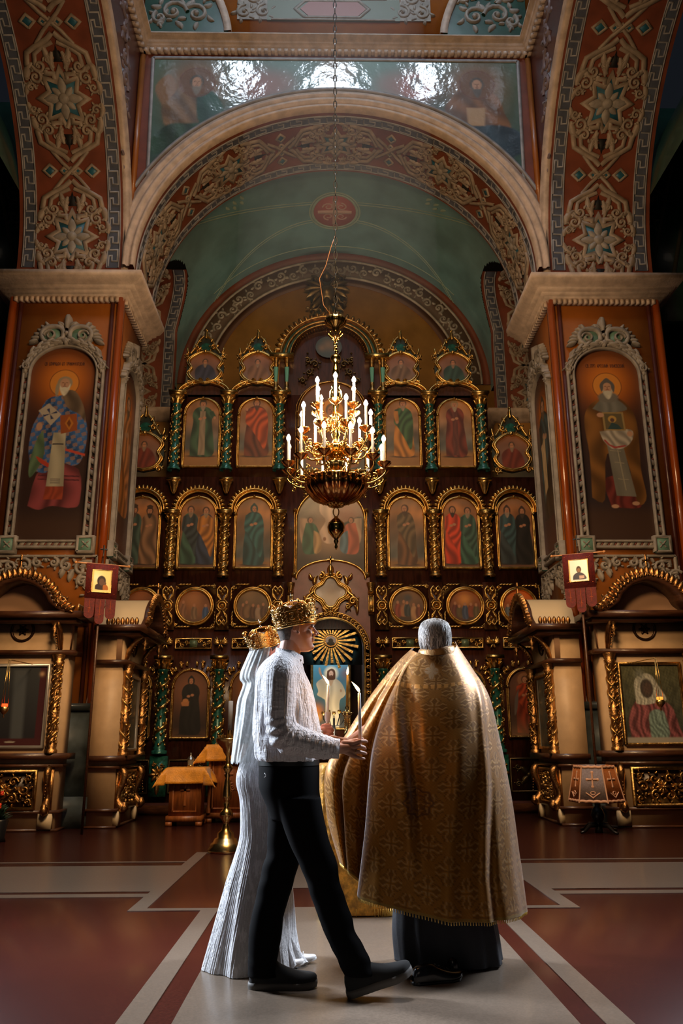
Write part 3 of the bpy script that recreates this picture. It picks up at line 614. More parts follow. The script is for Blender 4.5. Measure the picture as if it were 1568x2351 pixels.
# ---- pillar murals
def mural_frame(root, fn, hw, z0, zs, name='stucco_frame'):
    """grey stucco frame round an arched mural: striped bars, arch, scrolled crest, corner blocks"""
    r = Rel(); bw = .085; T = np.linspace(0, pi, 30)
    for o_, w_ in ((0, .022), (-bw*1.15, .018)):
        r.line([(-hw-o_, z0), (-hw-o_, zs)]+[(-(hw+o_)*cos(t), zs+(hw+o_)*.86*sin(t)) for t in T[1:-1]]+[(hw+o_, zs), (hw+o_, z0)], w_, .07, 0)
        r.line([(-hw, z0+(-o_)), (hw, z0+(-o_))], w_, .07, 0)
    for s in (-1, 1):
        n = 15
        for k in range(n):
            z = z0+.22+(zs-z0-.15)*k/n; r.poly([(s*(hw-.0)-s*.012, z), (s*(hw-bw*1.1), z+.05), (s*(hw-bw*1.1), z+.13), (s*(hw)-s*.012, z+.09)], .045, 3 if k % 2 else 0)
            r.poly([(s*(hw)-s*.012, z+.10), (s*(hw-bw*1.1), z+.14), (s*(hw-bw*1.1), z+.155), (s*hw-s*.012, z+.13)], .04, 2)
    for k in range(9): x = -hw+.2+k*(2*hw-.4)/8.6; r.poly([(x, z0+.012), (x+.07, z0+.012), (x+.12, z0+bw*1.1), (x+.05, z0+bw*1.1)], .045, 0); r.poly([(x+.08, z0+.012), (x+.10, z0+.012), (x+.15, z0+bw*1.1), (x+.13, z0+bw*1.1)], .04, 2)
    for s in (-1, 1):                                               # corner blocks
        c = s*(hw-.05); P = [(c-.12, z0-.08), (c+.12, z0-.08), (c+.12, z0+.16), (c-.12, z0+.16)]
        r.poly(P, .08, 1); r.line(P+P[:1], .022, .10, 0); r.rosette((c, z0+.04), .085, 4, .10, pi/4)
        # leafy shoulders
        for k in range(7):
            t = pi/2-s*(.28+k*.17); x, z = -hw*cos(pi-t)*1., zs+hw*.86*sin(t); x = hw*cos(t)
            r.leaf((x, z-.02), t-s*pi/2*-1+(.0), .17, .05, s*.9, .10)
            r.leaf((x*.97, z-.04), t+s*pi/2+pi, .15, .045, -s*.6, .09)
        r.scroll((s*hw*.93, zs+.10), .085, pi/2, -s, .03, .10, 3)
        zt = zs+hw*.86
        P = sm([(s*.06, zt+.02), (s*.14, zt-.03), (s*.34, zt-.02), (s*.42, zt+.12), (s*.34, zt+.24), (s*.16, zt+.26), (s*.06, zt+.18)], 3)
        r.poly(P, .05, 1); r.line(np.vstack([P, P[:1]]), .035, .10, 0)
        r.spiral((s*.27, zt+.10), .11, .03, 0 if s > 0 else pi, 1.2*s, .028, .02, .11)
        for k in range(6): r.leaf((s*(.30+.035*k), zt+.22-.04*k), (pi/2-s*(.35+.28*k)), .17, .045, -s*.5, .10)
        r.leaf((s*.05, zt+.20), pi/2-s*.5, .20, .05, -s*.6, .10); r.leaf((s*.04, zt+.28), pi/2-s*.95, .16, .045, -s*.5, .10)
    for s in (-1, 1):
        for k in range(9):
            t = .45+.125*k; px_, pz_ = (hw+.02)*cos(t), zs+.86*(hw+.02)*sin(t); d = t+pi/2+.25*(-1)**k; r.leaf((s*px_, pz_), d if s > 0 else pi-d, .17, .05, .35*s, .12)
    zt = zs+hw*.86; r.leaf((0, zt+.22), pi/2, .30, .075, 0, .13); r.leaf((0, zt+.05), -pi/2, .14, .07, 0, .12); r.boss((0, zt+.14), .06, .12)
    return r.mesh(fn).build(name, [STUCCOG, mat('pale_jade_paint', (.14, .28, .22), .5), mat('dusty_red_paint', (.22, .06, .045), .5), mat('stripe_dark_grey', (.22, .19, .17), .5)], root)  # darker grey on every other frame bar
def lower_scrolls(root, fn, hw, zt):
    """grey scrollwork hanging under the mural, deep at the corners"""
    r = Rel()
    for s in (-1, 1):
        r.line([(s*hw, zt-.02), (s*hw, zt-.30), (s*(hw-.22), zt-.30), (s*(hw-.22), zt-.10), (s*(hw-.10), zt-.10), (s*(hw-.10), zt-.20)], .025, .05)
        r.line([(s*hw, zt-.02), (s*.0, zt-.02)], .02, .05)
        for (a_, c, rr, a0, d) in ((.30, .16, .11, 1.2, 1), (.52, .18, .12, -1, -1), (.72, .36, .13, .6, 1), (.68, .58, .11, 2.4, -1), (.55, .42, .09, 0, 1), (.76, .74, .07, 0, 1), (.12, .12, .08, 1.5, -1)):
            r.scroll((s*a_*hw/.75, zt-c), rr, a0 if s > 0 else pi-a0, d*s, .035, .06, 5)
        for k in range(4): r.leaf((s*(hw-.1-.13*k), zt-.36+.06*k), -pi/2-s*.6, .2, .05, s*.7, .06)
    r.boss((0, zt-.08), .04, .06)
    return r.mesh(fn).build('scrollwork', STUCCOG, root)
LETTER = {'С': 'C', 'В': 'B'}
def wallglow(cv, x, z, r):
    cv.fill((.045, .017, .010)); cv.glow(x, z-.05, r*.72, (.52, .13, .010), 2.4, 1.); cv.glow(x, z, r*.42, (.62, .20, .02), 2, .6)
def mural_floor(cv, zb, zg): cv.mix((zg-cv.Z)/.25, (.050, .022, .012)); cv.mix(np.clip((zb+.25-cv.Z)/.3, 0, 1)*.6, (.02, .01, .008))
def bishop(cv):     # left pillar: bishop in checked blue and rose vestments holding a book
    wallglow(cv, 0, 7.0, .62); cv.mix(np.clip((6.2-cv.Z)/1.4, 0, 1)*.85, (.03, .014, .01)); mural_floor(cv, 4.1, 4.75)
    cv.ell(.02, 6.90, .24, .24, (.60, .22, .03), .1); cv.ringe(.02, 6.90, .24, .011, (.12, .03, .01)); cv.Z = (cv.Z-4.75)*1.23+4.38
    cv.poly(sm([(-.38, 4.42), (-.22, 5.2), (.36, 5.2), (.44, 4.5), (.3, 4.38), (0, 4.42), (-.2, 4.34)]), (.20, .040, .042), .015, .5, 22, .2)
    for z in (4.98, 5.06): cv.poly([(-.26, z), (.4, z-.02), (.4, z-.045), (-.26, z-.02)], (.07, .015, .02), .008)
    P = sm([(-.34, 5.15), (-.45, 5.5), (-.44, 6.0), (-.36, 6.3), (-.2, 6.70), (.24, 6.72), (.4, 6.3), (.47, 5.9), (.42, 5.4), (.3, 5.25), (.1, 5.3), (-.15, 5.1)])
    cv.poly(P, (.03, .085, .22), .015, .45, 16, .4); m_ = cv.pmask(P, .01)
    g = (np.sin((cv.X+.25*cv.Z)*34)*np.sin((cv.Z-.35*cv.X)*34) > .15); cv.mix(m_*g*.8, (.26, .15, .11)); g2 = (np.sin((cv.X+.25*cv.Z)*34+1)*np.sin((cv.Z-.35*cv.X)*34+2) > .55); cv.mix(m_*g2*.5, (.12, .20, .36))
    cv.poly(sm([(-.25, 6.0), (-.2, 5.45), (-.38, 5.0), (-.42, 5.3), (-.34, 5.8)]), (.10, .16, .08), .015, .3, 30)
    cv.poly(sm([(-.33, 5.45), (-.24, 5.3), (0, 5.15), (0, 5.2), (-.24, 5.4)], 3), (.45, .05, .02), .01); cv.poly([(.12, 5.62), (.46, 5.5), (.46, 5.45), (.12, 5.57)], (.5, .06, .03), .01)
    cv.poly([(-.08, 5.95), (.12, 5.95), (.16, 4.82), (-.12, 4.82)], (.38, .33, .22), .01, .2, 14, .3); cv.poly([(-.12, 4.82), (.16, 4.82), (.16, 4.55), (-.15, 4.55)], (.30, .05, .02), .01, .2, 60)
    for z in (4.9, 4.94, 4.98): cv.poly([(-.06, z), (.1, z), (.1, z-.014), (-.06, z-.014)], (.05, .03, .05), .004)
    cv.poly([(-.36, 6.42), (-.2, 6.58), (.02, 6.34), (-.14, 6.1)], (.42, .35, .26), .012)
    for k in range(4): a_ = k*pi/2+.35; cv.poly([(-.165, 6.35), (-.165+.12*cos(a_-.22), 6.35+.12*sin(a_-.22)), (-.165+.12*cos(a_+.22), 6.35+.12*sin(a_+.22))], (.03, .04, .1), .006)
    cv.poly([(.0, 6.32), (.27, 6.36), (.30, 6.0), (.04, 5.92)], (.28, .07, .015), .01); cv.poly([(.15, 6.30), (.23, 6.15), (.17, 6.0), (.09, 6.15)], (.45, .16, .02), .01); cv.poly([(.155, 6.24), (.19, 6.15), (.165, 6.06), (.12, 6.15)], (.15, .04, .01), .01)
    cv.ell(-.32, 6.08, .05, .09, SKIN_, .3); cv.poly([(-.08, 5.72), (.1, 5.72), (.1, 5.69), (-.08, 5.69)], (.05, .04, .04), .006)
    cv.poly(sm([(-.02, 6.85), (.2, 6.86), (.36, 6.55), (.42, 6.2), (.3, 6.35), (.1, 6.5)]), (.13, .085, .05), .015, .4, 30); head(cv, .03, 7.02, .13, (.30, .23, .14), (.58, .52, .38)); cv.ell(-.09, 6.88, .03, .14, (.30, .24, .15), .4)
def monk(cv):       # right pillar: hooded monk with an icon on a white cloth
    wallglow(cv, 0, 7.0, .62); cv.mix(np.clip((6.2-cv.Z)/1.2, 0, 1)*.85, (.022, .014, .016)); mural_floor(cv, 4.1, 4.9)
    cv.ell(0, 6.88, .24, .24, (.60, .22, .03), .1); cv.ringe(0, 6.88, .24, .011, (.12, .03, .01)); cv.Z = (cv.Z-4.75)*1.23+4.38
    cv.poly(sm([(-.12, 4.42), (-.18, 5.0), (.35, 5.0), (.38, 4.45), (.15, 4.38)]), (.13, .02, .014), .015, .4, 40)
    cv.poly(sm([(-.42, 4.6), (-.40, 5.5), (-.44, 6.2), (-.34, 6.55), (-.1, 6.74), (.16, 6.74), (.36, 6.5), (.44, 6.1), (.42, 5.2), (.46, 4.6), (.3, 4.5), (.2, 5.4), (-.12, 5.5), (-.22, 4.55)]), (.16, .065, .012), .015, .42, 22, .12)
    cv.poly(sm([(-.28, 6.5), (-.1, 6.72), (.12, 6.72), (.3, 6.5), (.1, 6.42), (-.12, 6.42)]), (.16, .15, .12), .02, .2, 30)
    cv.poly([(-.10, 5.75), (.16, 5.75), (.30, 4.62), (-.02, 4.64)], (.17, .15, .11), .01, .12, 16); 
    for (x0, z0, x1, z1) in ((.07, 5.6, .14, 4.75), (0, 5.35, .16, 5.33), (.03, 5.0, .2, 4.98), (-.06, 5.6, .12, 5.58)): cv.poly([(x0-.008, z0), (x0+.008, z0), (x1+.008, z1), (x1-.008, z1)] if abs(z0-z1) > .1 else [(x0, z0), (x1, z1), (x1, z1-.014), (x0, z0-.014)], (.32, .27, .17), .006)
    cv.poly(sm([(-.2, 6.0), (.3, 6.05), (.34, 5.85), (.2, 5.66), (0, 5.62), (-.14, 5.78)]), (.34, .29, .22), .012, .35, 40, .3); cv.poly(sm([(-.14, 5.80), (.0, 5.64), (.2, 5.68), (.2, 5.71), (0, 5.68), (-.12, 5.83)], 2), (.35, .05, .04), .01)
    cv.poly([(-.13, 6.42), (.22, 6.42), (.24, 6.02), (-.12, 6.02)], (.30, .20, .07), .01); cv.poly([(-.10, 6.39), (.19, 6.39), (.21, 6.05), (-.09, 6.05)], (.12, .09, .04), .01); cv.ell(.03, 6.27, .07, .075, (.45, .26, .06), .2); cv.ell(.03, 6.25, .035, .045, (.10, .05, .04), .3); cv.poly([(-.06, 6.05), (.02, 6.2), (.12, 6.15), (.18, 6.05)], (.03, .06, .06), .01)
    cv.ell(-.16, 6.36, .06, .05, SKIN_, .3); cv.ell(.3, 5.95, .05, .06, SKIN_, .3); cv.ell(-.06, 4.42, .06, .04, SKIN_, .3); cv.ell(.28, 4.48, .06, .04, SKIN_, .3)
    cv.ell(0, 6.75, .17, .12, (.16, .14, .11), .3); head(cv, .0, 6.98, .13, (.10, .09, .08), (.50, .45, .33), None, 'hood')
def side_saint(robe, inner, white):
    def p(cv):
        yc = 13.42; wallglow(cv, yc, 6.8, .5); cv.mix(np.clip((5.7-cv.Z)/1.2, 0, 1)*.8, (.05, .02, .02)); cv.mix(np.clip((4.9-cv.Z)/.5, 0, 1)*.5, (.14, .05, .035)); cv.ringe(yc, 6.85, .28, .014, (.12, .03, .01))
        robed(cv, yc, 4.9, 2.15, robe, inner, (.07, .045, .03), (.12, .08, .05), wide=.16, cover='hood' if white else None, armR=(.1, .6))
        if white: cv.poly([(yc+.0, 6.35), (yc+.25, 6.2), (yc+.2, 5.3), (yc-.0, 5.4)], (.55, .40, .22), .015, .15, 60)
    return p
def cyr(root, fn, text, z, w, h, m_):
    """small Church-Slavonic style capitals built from strokes"""
    G = {'С': [[(1, .9), (.5, 1), (0, .7), (0, .3), (.5, 0), (1, .1)]], 'В': [[(0, 0), (0, 1), (.8, .9), (.8, .6), (0, .5), (.9, .4), (.9, .1), (0, 0)]], 'П': [[(0, 0), (0, 1), (1, 1), (1, 0)]], 'И': [[(0, 1), (0, 0)], [(1, 1), (1, 0)], [(0, .3), (1, .7)]], 'Р': [[(0, 0), (0, 1), (.9, .95), (.9, .5), (0, .5)]],
         'Д': [[(0, -.1), (0, .1), (1, .1), (1, -.1)], [(.2, .1), (.5, 1), (.8, .1)]], 'О': [[(.5, 0), (0, .3), (0, .7), (.5, 1), (1, .7), (1, .3), (.5, 0)]], 'Н': [[(0, 0), (0, 1)], [(1, 0), (1, 1)], [(0, .5), (1, .5)]], 'Т': [[(.5, 0), (.5, 1)], [(0, 1), (1, 1)]], 'М': [[(0, 0), (0, 1), (.5, .4), (1, 1), (1, 0)]], 'Ф': [[(.5, 0), (.5, 1)], [(.5, .8), (0, .6), (.5, .3), (1, .6), (.5, .8)]],
         'У': [[(0, 1), (.5, .4)], [(1, 1), (.3, 0)]], 'К': [[(0, 0), (0, 1)], [(1, 1), (0, .5), (1, 0)]], 'Й': [[(0, 1), (0, 0)], [(1, 1), (1, 0)], [(0, .3), (1, .7)], [(.3, 1.2), (.7, 1.2)]], 'А': [[(0, 0), (.5, 1), (1, 0)], [(.2, .4), (.8, .4)]], 'Е': [[(1, 1), (0, .8), (0, .2), (1, 0)], [(0, .5), (.8, .5)]], 'Л': [[(0, 0), (.4, 1), (1, 1), (1, 0)]], '.': [[(.3, 0), (.5, .1)]], ' ': []}
    n = len(text); cw = w/n; r = Rel()
    for k, ch in enumerate(text):
        for st in G.get(ch, G['О']): r.line([(-w/2+k*cw+p[0]*cw*.7, z+p[1]*h) for p in st], cw*.09, .004)
    return r.mesh(fn).build('lettering', m_, root)
LETT = mat('dark_brown_lettering', (.05, .012, .006), .6)
for s, pf, txt in ((-1, bishop, 'СВ СПИРИДОН ЕП ТРИМИФУНТСКИЙ'), (1, monk, 'СВ.ПРП АРСЕНИЙ КОНЕВСКИЙ')):
    p, xi, xo, xm = pillar(s); xm -= s*.06+(.015 if s > 0 else 0); hw = .655; zs = 7.08
    arch_top = lambda x, hw=hw, zs=zs: zs+.86*np.sqrt(np.clip(hw*hw-x*x, 0, 1))*1.0
    painting('saint_mural', XZ(YF-.012, xm), -hw, hw, 4.10, arch_top, pf, 150, 330, p, label='standing bishop in blue and rose robes' if s < 0 else 'standing hooded monk holding an icon')
    mural_frame(p, XZ(YF-.01, xm), hw, 4.10, zs); lower_scrolls(p, XZ(YF-.005, xm), .80, 3.98)
    cyr(p, XZ(YF-.014, xm), txt, 7.22, .66, .06, LETT)
    yc = 13.42; f2 = YZ(xi-s*.012, s); hw2 = .60
    painting('saint_mural', f2, yc-hw2, yc+hw2, 4.10, lambda y, zs=zs: zs+.86*np.sqrt(np.clip(.6**2-(y-13.42)**2, 0, 1)), side_saint((.30, .10, .02), (.42, .16, .05), False) if s < 0 else side_saint((.03, .02, .015), (.04, .07, .08), True), 90, 240, p, label='narrow painted saint on the inner face')
    fy = (lambda U, V, H, xi=xi, s=s: np.stack(np.broadcast_arrays(xi-s*.01-s*np.asarray(H), np.asarray(U)+yc, V), -1))
    mural_frame(p, fy, hw2, 4.10, zs, 'stucco_frame'); lower_scrolls(p, fy, .72, 3.98)
    cyr(p, (lambda U, V, H, xi=xi, s=s: np.stack(np.broadcast_arrays(xi-s*.014-s*np.asarray(H), yc-s*np.asarray(U), V), -1)), 'СВ ПРП НИЛ', 7.40, .4, .06, LETT)
# ---- sea-green vault behind the arch, medallion and fine line work
va = thing('ceiling_vault', 'glossy sea-green barrel vault with a red medallion', 'vault', kind='structure')
E3 = Ell(CX, ZS, 3.62, 3.50); YV = 17.4; fn3 = soffit_fn(E3, 0)
us = np.linspace(-E3.half-.1, E3.half+.1, 261); ys = np.linspace(YB-.02, YV, 150); g = MB()
P = fn3(us[:, None], ys[None], np.zeros((1, 1))); I = np.arange(P.shape[0]*P.shape[1]).reshape(P.shape[:2])
Q = np.stack([I[:-1, :-1], I[1:, :-1], I[1:, 1:], I[:-1, 1:]], -1).reshape(-1, 4); PV = P.reshape(-1, 3)
YO = 15.25; RO = 1.2; ZO = 9.6
cen = PV[Q].mean(1); hole = (np.abs(cen[:, 1]-YO) < RO) & (cen[:, 2] < ZO+np.sqrt(np.clip(RO**2-(cen[:, 1]-YO)**2, 0, None))); g.add(PV, Q[~hole]); g.build('plaster', GREENV, va, smooth=True)
T = np.linspace(0, 2*pi, 40)
r = Rel()
for rr, w_ in ((.56, .02), (.50, .03)): r.line([(rr*cos(t), 15.65+rr*sin(t)*1.15) for t in T], w_, .012, 0)
for sx in (-1, 1):
    for sy, yy in ((-1, YB+.1), (1, YV)):
        r.line([(sx*(.5+u*2.9), 15.65+sy*(.28+.0*u)+ (yy-15.65-sy*.28)*(u**1.7)) for u in np.linspace(0, 1, 24)], .012, .008, 0)
        r.line([(sx*(.5+u*2.9), 15.65+sy*(.36+.0*u)+ (yy-15.65-sy*.28)*(u**1.7)) for u in np.linspace(0, 1, 24)], .008, .008, 0)
    for k in range(5): r.leaf((sx*(2.0+.09*k), YB+.45+.02*k), (pi/2 if k % 2 else -pi/2)+sx*.6, .16, .035, .5, .012)
r.line([(u, YV-.42) for u in np.linspace(-3.2, 3.2, 40)], .012, .008)
r.mesh(fn3).build('line_ornament', GREENL, va)
r = Rel(); r.poly([(.48*cos(t), 15.65+.55*sin(t)) for t in T[:-1]], .008, 0)
r.line([(0, 15.2), (0, 16.1)], .05, .02, 1); r.line([(-.38, 15.65), (.38, 15.65)], .06, .02, 1)
for k in range(4): r.spiral((.2*cos(k*pi/2+.78), 15.65+.24*sin(k*pi/2+.78)), .13, .04, k*pi/2, 1.2, .03, .02, .018, mi=1)
r.mesh(fn3).build('red_medallion', [mat('dull_red_paint', (.30, .07, .05), .45), mat('pink_grey_paint', (.36, .22, .17), .5)], va)
# ---- side arches behind the pillars: soffits facing us, with jamb and small cornice
for s in (-1, 1):
    E4 = Ell(YO, ZO, RO, RO); xe = CX+s*3.50
    def fn4(U, V, H, s=s, xe=xe, E4=E4):
        U, V, H = np.broadcast_arrays(U, V, H); Y, Z = E4.pt(np.clip(U, -E4.half, E4.half), H); Z = Z-np.clip(U-E4.half, 0, None); xin = np.minimum(3.5, 3.63*np.sqrt(np.clip(1-(np.clip(Z-9.05, 0, 3.4)/3.51)**2, .02, 1))); return np.stack([CX+s*(xin+np.asarray(V)), Y, Z], -1)
    root = thing('arch', 'dim ornamented side arch behind the %s pillar' % ('right' if s > 0 else 'left'), 'arch', kind='structure')
    uu = np.concatenate([np.linspace(0, E4.half, 24), [E4.half+1.5]]); b = MB(); b.grid(fn4(uu[:, None], np.array([0, 1.9])[None], np.zeros((1, 1)))); b.build('red_ground', BRICKRED, root)
    r = Rel(); w_ = .2; kk = np.arange(.2, E4.half+1.4, .26); bg = Rel(); bg.line([(u, .17) for u in uu], .11, .006).mesh(fn4).build('key_ground', KEYBG, root)
    for u in kk: r.line([(u+.24*a_, .17+.075*c) for a_, c in ((0, -1), (0, 1), (.62, 1), (.62, -.25), (.32, -.25), (.32, -1), (.94, -1))], .014, .014)
    for v_ in (.06, .28): r.line([(u, v_) for u in uu], .01, .016)
    r.mesh(fn4).build('greek_key', KEYFG, root)
    c_ = strap_cell(.78, .52); q = Rel()
    for k in range(3): q.join(c_.moved(.35+1.3*k, .88))
    q.mesh(fn4).build('strapwork', ORN, root)
    yj = YO+RO; x0, x1 = sorted((xe, xe+s*2.2)); MB().box(x0, x1, yj, yj+1.2, 0, 8.09).build('jamb', YOCHRE, root)
    b = MB(); sweep(b, [(x1 if s > 0 else x0, yj), (xe, yj), (xe, yj+1)] if s > 0 else [(xe, yj+1), (xe, yj), (x0, yj)], [(0, 7.82), (-.06, 7.86), (-.08, 7.95), (-.16, 8.0), (-.18, 8.1), (0, 8.12)] if s > 0 else [(0, 7.82), (-.06, 7.86), (-.08, 7.95), (-.16, 8.0), (-.18, 8.1), (0, 8.12)]); b.build('impost_cornice', STUCCO, root)
# ---- back wall with the yellow lunette and its grey scroll band
bw = thing('wall_altar', 'yellow ochre lunette wall above the icon screen with grey scroll band', 'wall', kind='structure')
xs = np.linspace(-3.6, 3.7, 80); b = MB(); b.box(-4.2, 4.3, 17.3, 17.5, 0, 13.2); b.build('plaster', YOCHRE, bw)
Rb = 3.30; b = MB(); ring(2.78, 2.60, 9.1, [(0, .0), (0, .02), (.16, .02), (.16, 0)], 17.3, .04, 90, mb=b); b.build('brown_band', mat('umber_paint', (.07, .028, .014), .5), bw)
b = MB(); ring(2.94, 2.76, 9.1, [(0, .0), (0, .03), (.5, .03), (.5, 0)], 17.3, .04, 90, mb=b); b.build('scroll_band_ground', mat('umber_grey_paint', (.11, .07, .05), .5), bw)
b = MB(); ring(3.44, 3.26, 9.1, [(0, .0), (0, .04), (.3, .04), (.3, 0)], 17.3, .04, 90, mb=b); b.build('outer_band', BRICKRED, bw)
E5 = Ell(.04, 9.1, 3.19, 3.01); fn5 = lambda U, V, H: (lambda XZ_: np.stack([XZ_[0], np.broadcast_to(17.27-np.asarray(H), XZ_[0].shape), XZ_[1]], -1))(E5.pt(*np.broadcast_arrays(np.asarray(U, float), -np.asarray(V, float))))
r = Rel(); n = 34
for k in range(n):
    u = -E5.half*.98+k*2*E5.half*.98/(n-1); r.scroll((u, .05*(-1)**k), .13, k*1.9, (-1)**k, .035, .04, 3)
for v_ in (-.22, .22): r.line([(u, v_) for u in np.linspace(-E5.half, E5.half, 60)], .022, .04)
r.mesh(fn5).build('scroll_band', STUCCOG, bw)
# dark eagle-like carved boss high on the lunette
eg = thing('carved_boss', 'dark carved ornament hanging at the top of the yellow lunette', 'ornament', (-.14, 17.1, 11.35))
r = Rel()
for s in (-1, 1):
    for k in range(5): r.leaf((s*.05, .1), pi/2-s*(.5+.45*k), .5, .08, -s*.5, .10)
    r.scroll((s*.3, -.35), .13, 0, s, .03, .08, 3); r.scroll((s*.28, .35), .13, 0, s, .03, .08, 3); r.leaf((s*.12, -.1), -pi/2+s*.5, .45, .08, s*.4, .1)
r.boss((0, 0), .22, .2); r.boss((0, .42), .12, .15); r.leaf((0, -.1), -pi/2, .5, .1, 0, .14)
MB().prism([(-.35, -.5), (.35, -.5), (.42, .2), (0, .6), (-.42, .2)], 0, .1).build('back_board', mat('dark_green_board', (.02, .03, .025), .4), eg)
r.mesh(flatfn((0, 0, 0), (1, 0, 0), (0, 0, 1), (0, -1, 0))).build('carving', mat('tarnished_gold', (.16, .11, .05), .4, .8), eg)
# ================================================================ THE ICON SCREEN
YI = 15.3; IX = -.08
ic = thing('icon_screen', 'tall carved mahogany and gilt icon screen with tiers of painted saints', 'icon screen', (0, 0, 0))
fI = lambda cx=0., cz=0., y=YI: XZ(y, cx, cz)
b = MB()
for x0, x1, z0, z1 in ((-4.15, -.68, .14, 3.2), (.55, 4.1, .14, 3.2), (-4.15, 4.1, 3.2, 6.2), (-3.3, 3.12, 6.2, 7.95)): b.box(x0, x1, YI, YI+.16, z0, z1)
for cx in (-2.62, -1.55, 1.38, 2.45):
    P = [(cx+.53*cos(t), 7.9+.36*sin(t)) for t in np.linspace(0, pi, 16)]; b.prism(P, YI, YI+.14)
b.prism([(-1.15, 7.9), (.98, 7.9)]+[(-.085+1.02*cos(t), 8.62+.92*sin(t)) for t in np.linspace(0, pi, 24)], YI+.02, YI+.16)
b.build('back_panelling', MAHOG, ic)
b = MB(); b.box(-.68, .55, YI+1.1, YI+1.2, .14, 3.6); b.box(-.70, -.68, YI+.1, YI+1.2, .14, 3.5); b.box(.55, .57, YI+.1, YI+1.2, .14, 3.5); b.build('doorway_recess', mat('dark_interior', (.03, .014, .008), .6), ic)
PINK = mat('dusty_rose_panel', (.22, .07, .06), .38, 0, .2, 4, coat=.2)
P = [(-.78, 3.0)]+[(-.06-.72, 3.0)]+[(-.06+.80*cos(t), 3.95+.52*sin(t)) for t in np.linspace(pi, 0, 20)]+[(.68, 3.0)]
b = MB(); xs = np.linspace(-.80, .68, 40); dz = 2.78+.62*np.sqrt(np.clip(1-((xs+.06)/.66)**2, 0, 1)); dz[(xs < -.72) | (xs > .6)] = 2.3; zt = np.where(np.abs(xs+.06) < .80, 3.95+.55*np.sqrt(np.clip(1-((xs+.06)/.80)**2, 0, 1)), 3.95)
b.grid(np.stack([np.stack([xs, np.full(40, YI-.06), dz+(zt-dz)*t], -1) for t in (0, 1)], 0)); b.build('rose_panel', PINK, ic)
# horizontal mouldings
def hmould(z, x0, x1, k=1., m_=GOLD, name='gilt_moulding', brk=True):
    pr = [(0, -.03*k), (.04*k, -.03*k), (.06*k, -.01*k), (.09*k, 0), (.09*k, .02*k), (.12*k, .03*k), (.12*k, .05*k), (0, .055*k)]
    cols = [x for x in (-3.12, -2.10, -1.06, .90, 1.93, 2.96) if x0 < x < x1] if brk else []
    path = [(x1, YI)]
    for c in sorted(cols, reverse=True): path += [(c+.15, YI), (c+.15, YI-.10), (c-.15, YI-.10), (c-.15, YI)]
    path += [(x0, YI)]; b = MB(); sweep(b, path[::-1], pr); return b.build(name, m_, ic)
for x0, x1 in ((-4.1, -.74), (.62, 4.05)): hmould(.95, x0, x1, 1.2, GOLDD); hmould(2.70, x0, x1, 1.1, GOLD); hmould(3.17, x0, x1, .9, GOLDD); hmould(4.12, x0, x1, 1.4, GOLD); hmould(.22, x0, x1, 1.2, TEAL)
hmould(6.14, -4.1, -.72, 1.3, GOLDD); hmould(6.14, .60, 4.05, 1.3, GOLDD); hmould(6.24, -.72, .6, 1., GOLDD, brk=False)
# columns: built once per tier, then copied
def vine_column(h, r, m_core, m_vine, twist, name, grapes):
    c = thing(name); b = MB(); b.lathe([(r*1.35, 0), (r*1.35, h*.03), (r*.9, h*.04), (r*1.15, h*.06), (r*.85, h*.075), (r*.82, h*.84), (r*1.0, h*.85), (r*.85, h*.86)], n=14); core = b.build('shaft', m_core, c, smooth=True)
    b = MB(); t = np.linspace(0, 1, 90); nt = h/(.36 if twist else .5)
    for ph in ((0, pi) if twist else (0,)):
        a = ph+2*pi*nt*t; b.tube(np.column_stack([r*.84*np.cos(a), r*.84*np.sin(a), h*(.08+.75*t)]), r*.30, 6)
    for k in range(grapes):
        a = k*2.39996; z = h*(.09+.74*k/grapes)
        b.ball((r*.94*cos(a-pi/2+.0), r*.94*sin(a-pi/2), z), r*.25, 6, sc=(1, 1, 1.2)); 
        if k % 2 == 0:
            d = np.array([cos(a-pi/2+.4), sin(a-pi/2+.4)]); b.tube([(d[0]*r*.9, d[1]*r*.9, z+.02), (d[0]*r*1.25, d[1]*r*1.25, z+.035), (d[0]*r*1.1, d[1]*r*1.1, z+.08)], [r*.15, r*.12, r*.03], 4)
    b.build('vine_carving', m_vine, c)
    b = MB(); b.lathe([(r*.85, h*.86), (r*1.05, h*.88), (r*1.0, h*.91), (r*1.35, h*.955), (r*1.5, h*.96)], n=12, flute=12, fa=.1)
    for k in range(8):
        a = k*pi/4; b.tube([(r*.9*cos(a), r*.9*sin(a), h*.87), (r*1.2*cos(a), r*1.2*sin(a), h*.92), (r*1.55*cos(a), r*1.55*sin(a), h*.93)], [r*.2, r*.22, r*.1], 5)
    b.box(-r*1.5, r*1.5, -r*1.5, r*1.2, h*.96, h*1.0); b.build('capital', GOLD, c); return c
def place(proto, spots, rest=None):
    """turn a prototype into a part of the icon screen and copy it to each spot"""
    for k, (x, y, z) in enumerate(spots):
        o = proto if k == 0 else dup(proto); o.parent = ic; o.location = (x, y, z)
CXS = (-3.12, -2.10, -1.06, .90, 1.93, 2.96)
place(vine_column(1.72, .105, TEAL, GOLD, False, 'teal_column', 56), [(x, YI-.13, .97) for x in CXS])
place(vine_column(1.26, .085, GOLDD, GOLD, True, 'twisted_column', 34), [(x, YI-.11, 4.18) for x in CXS])
place(vine_column(1.62, .095, TEAL, GOLD, False, 'vine_column', 56), [(x-.02 if x < 0 else x, YI-.11, 6.30) for x in CXS])
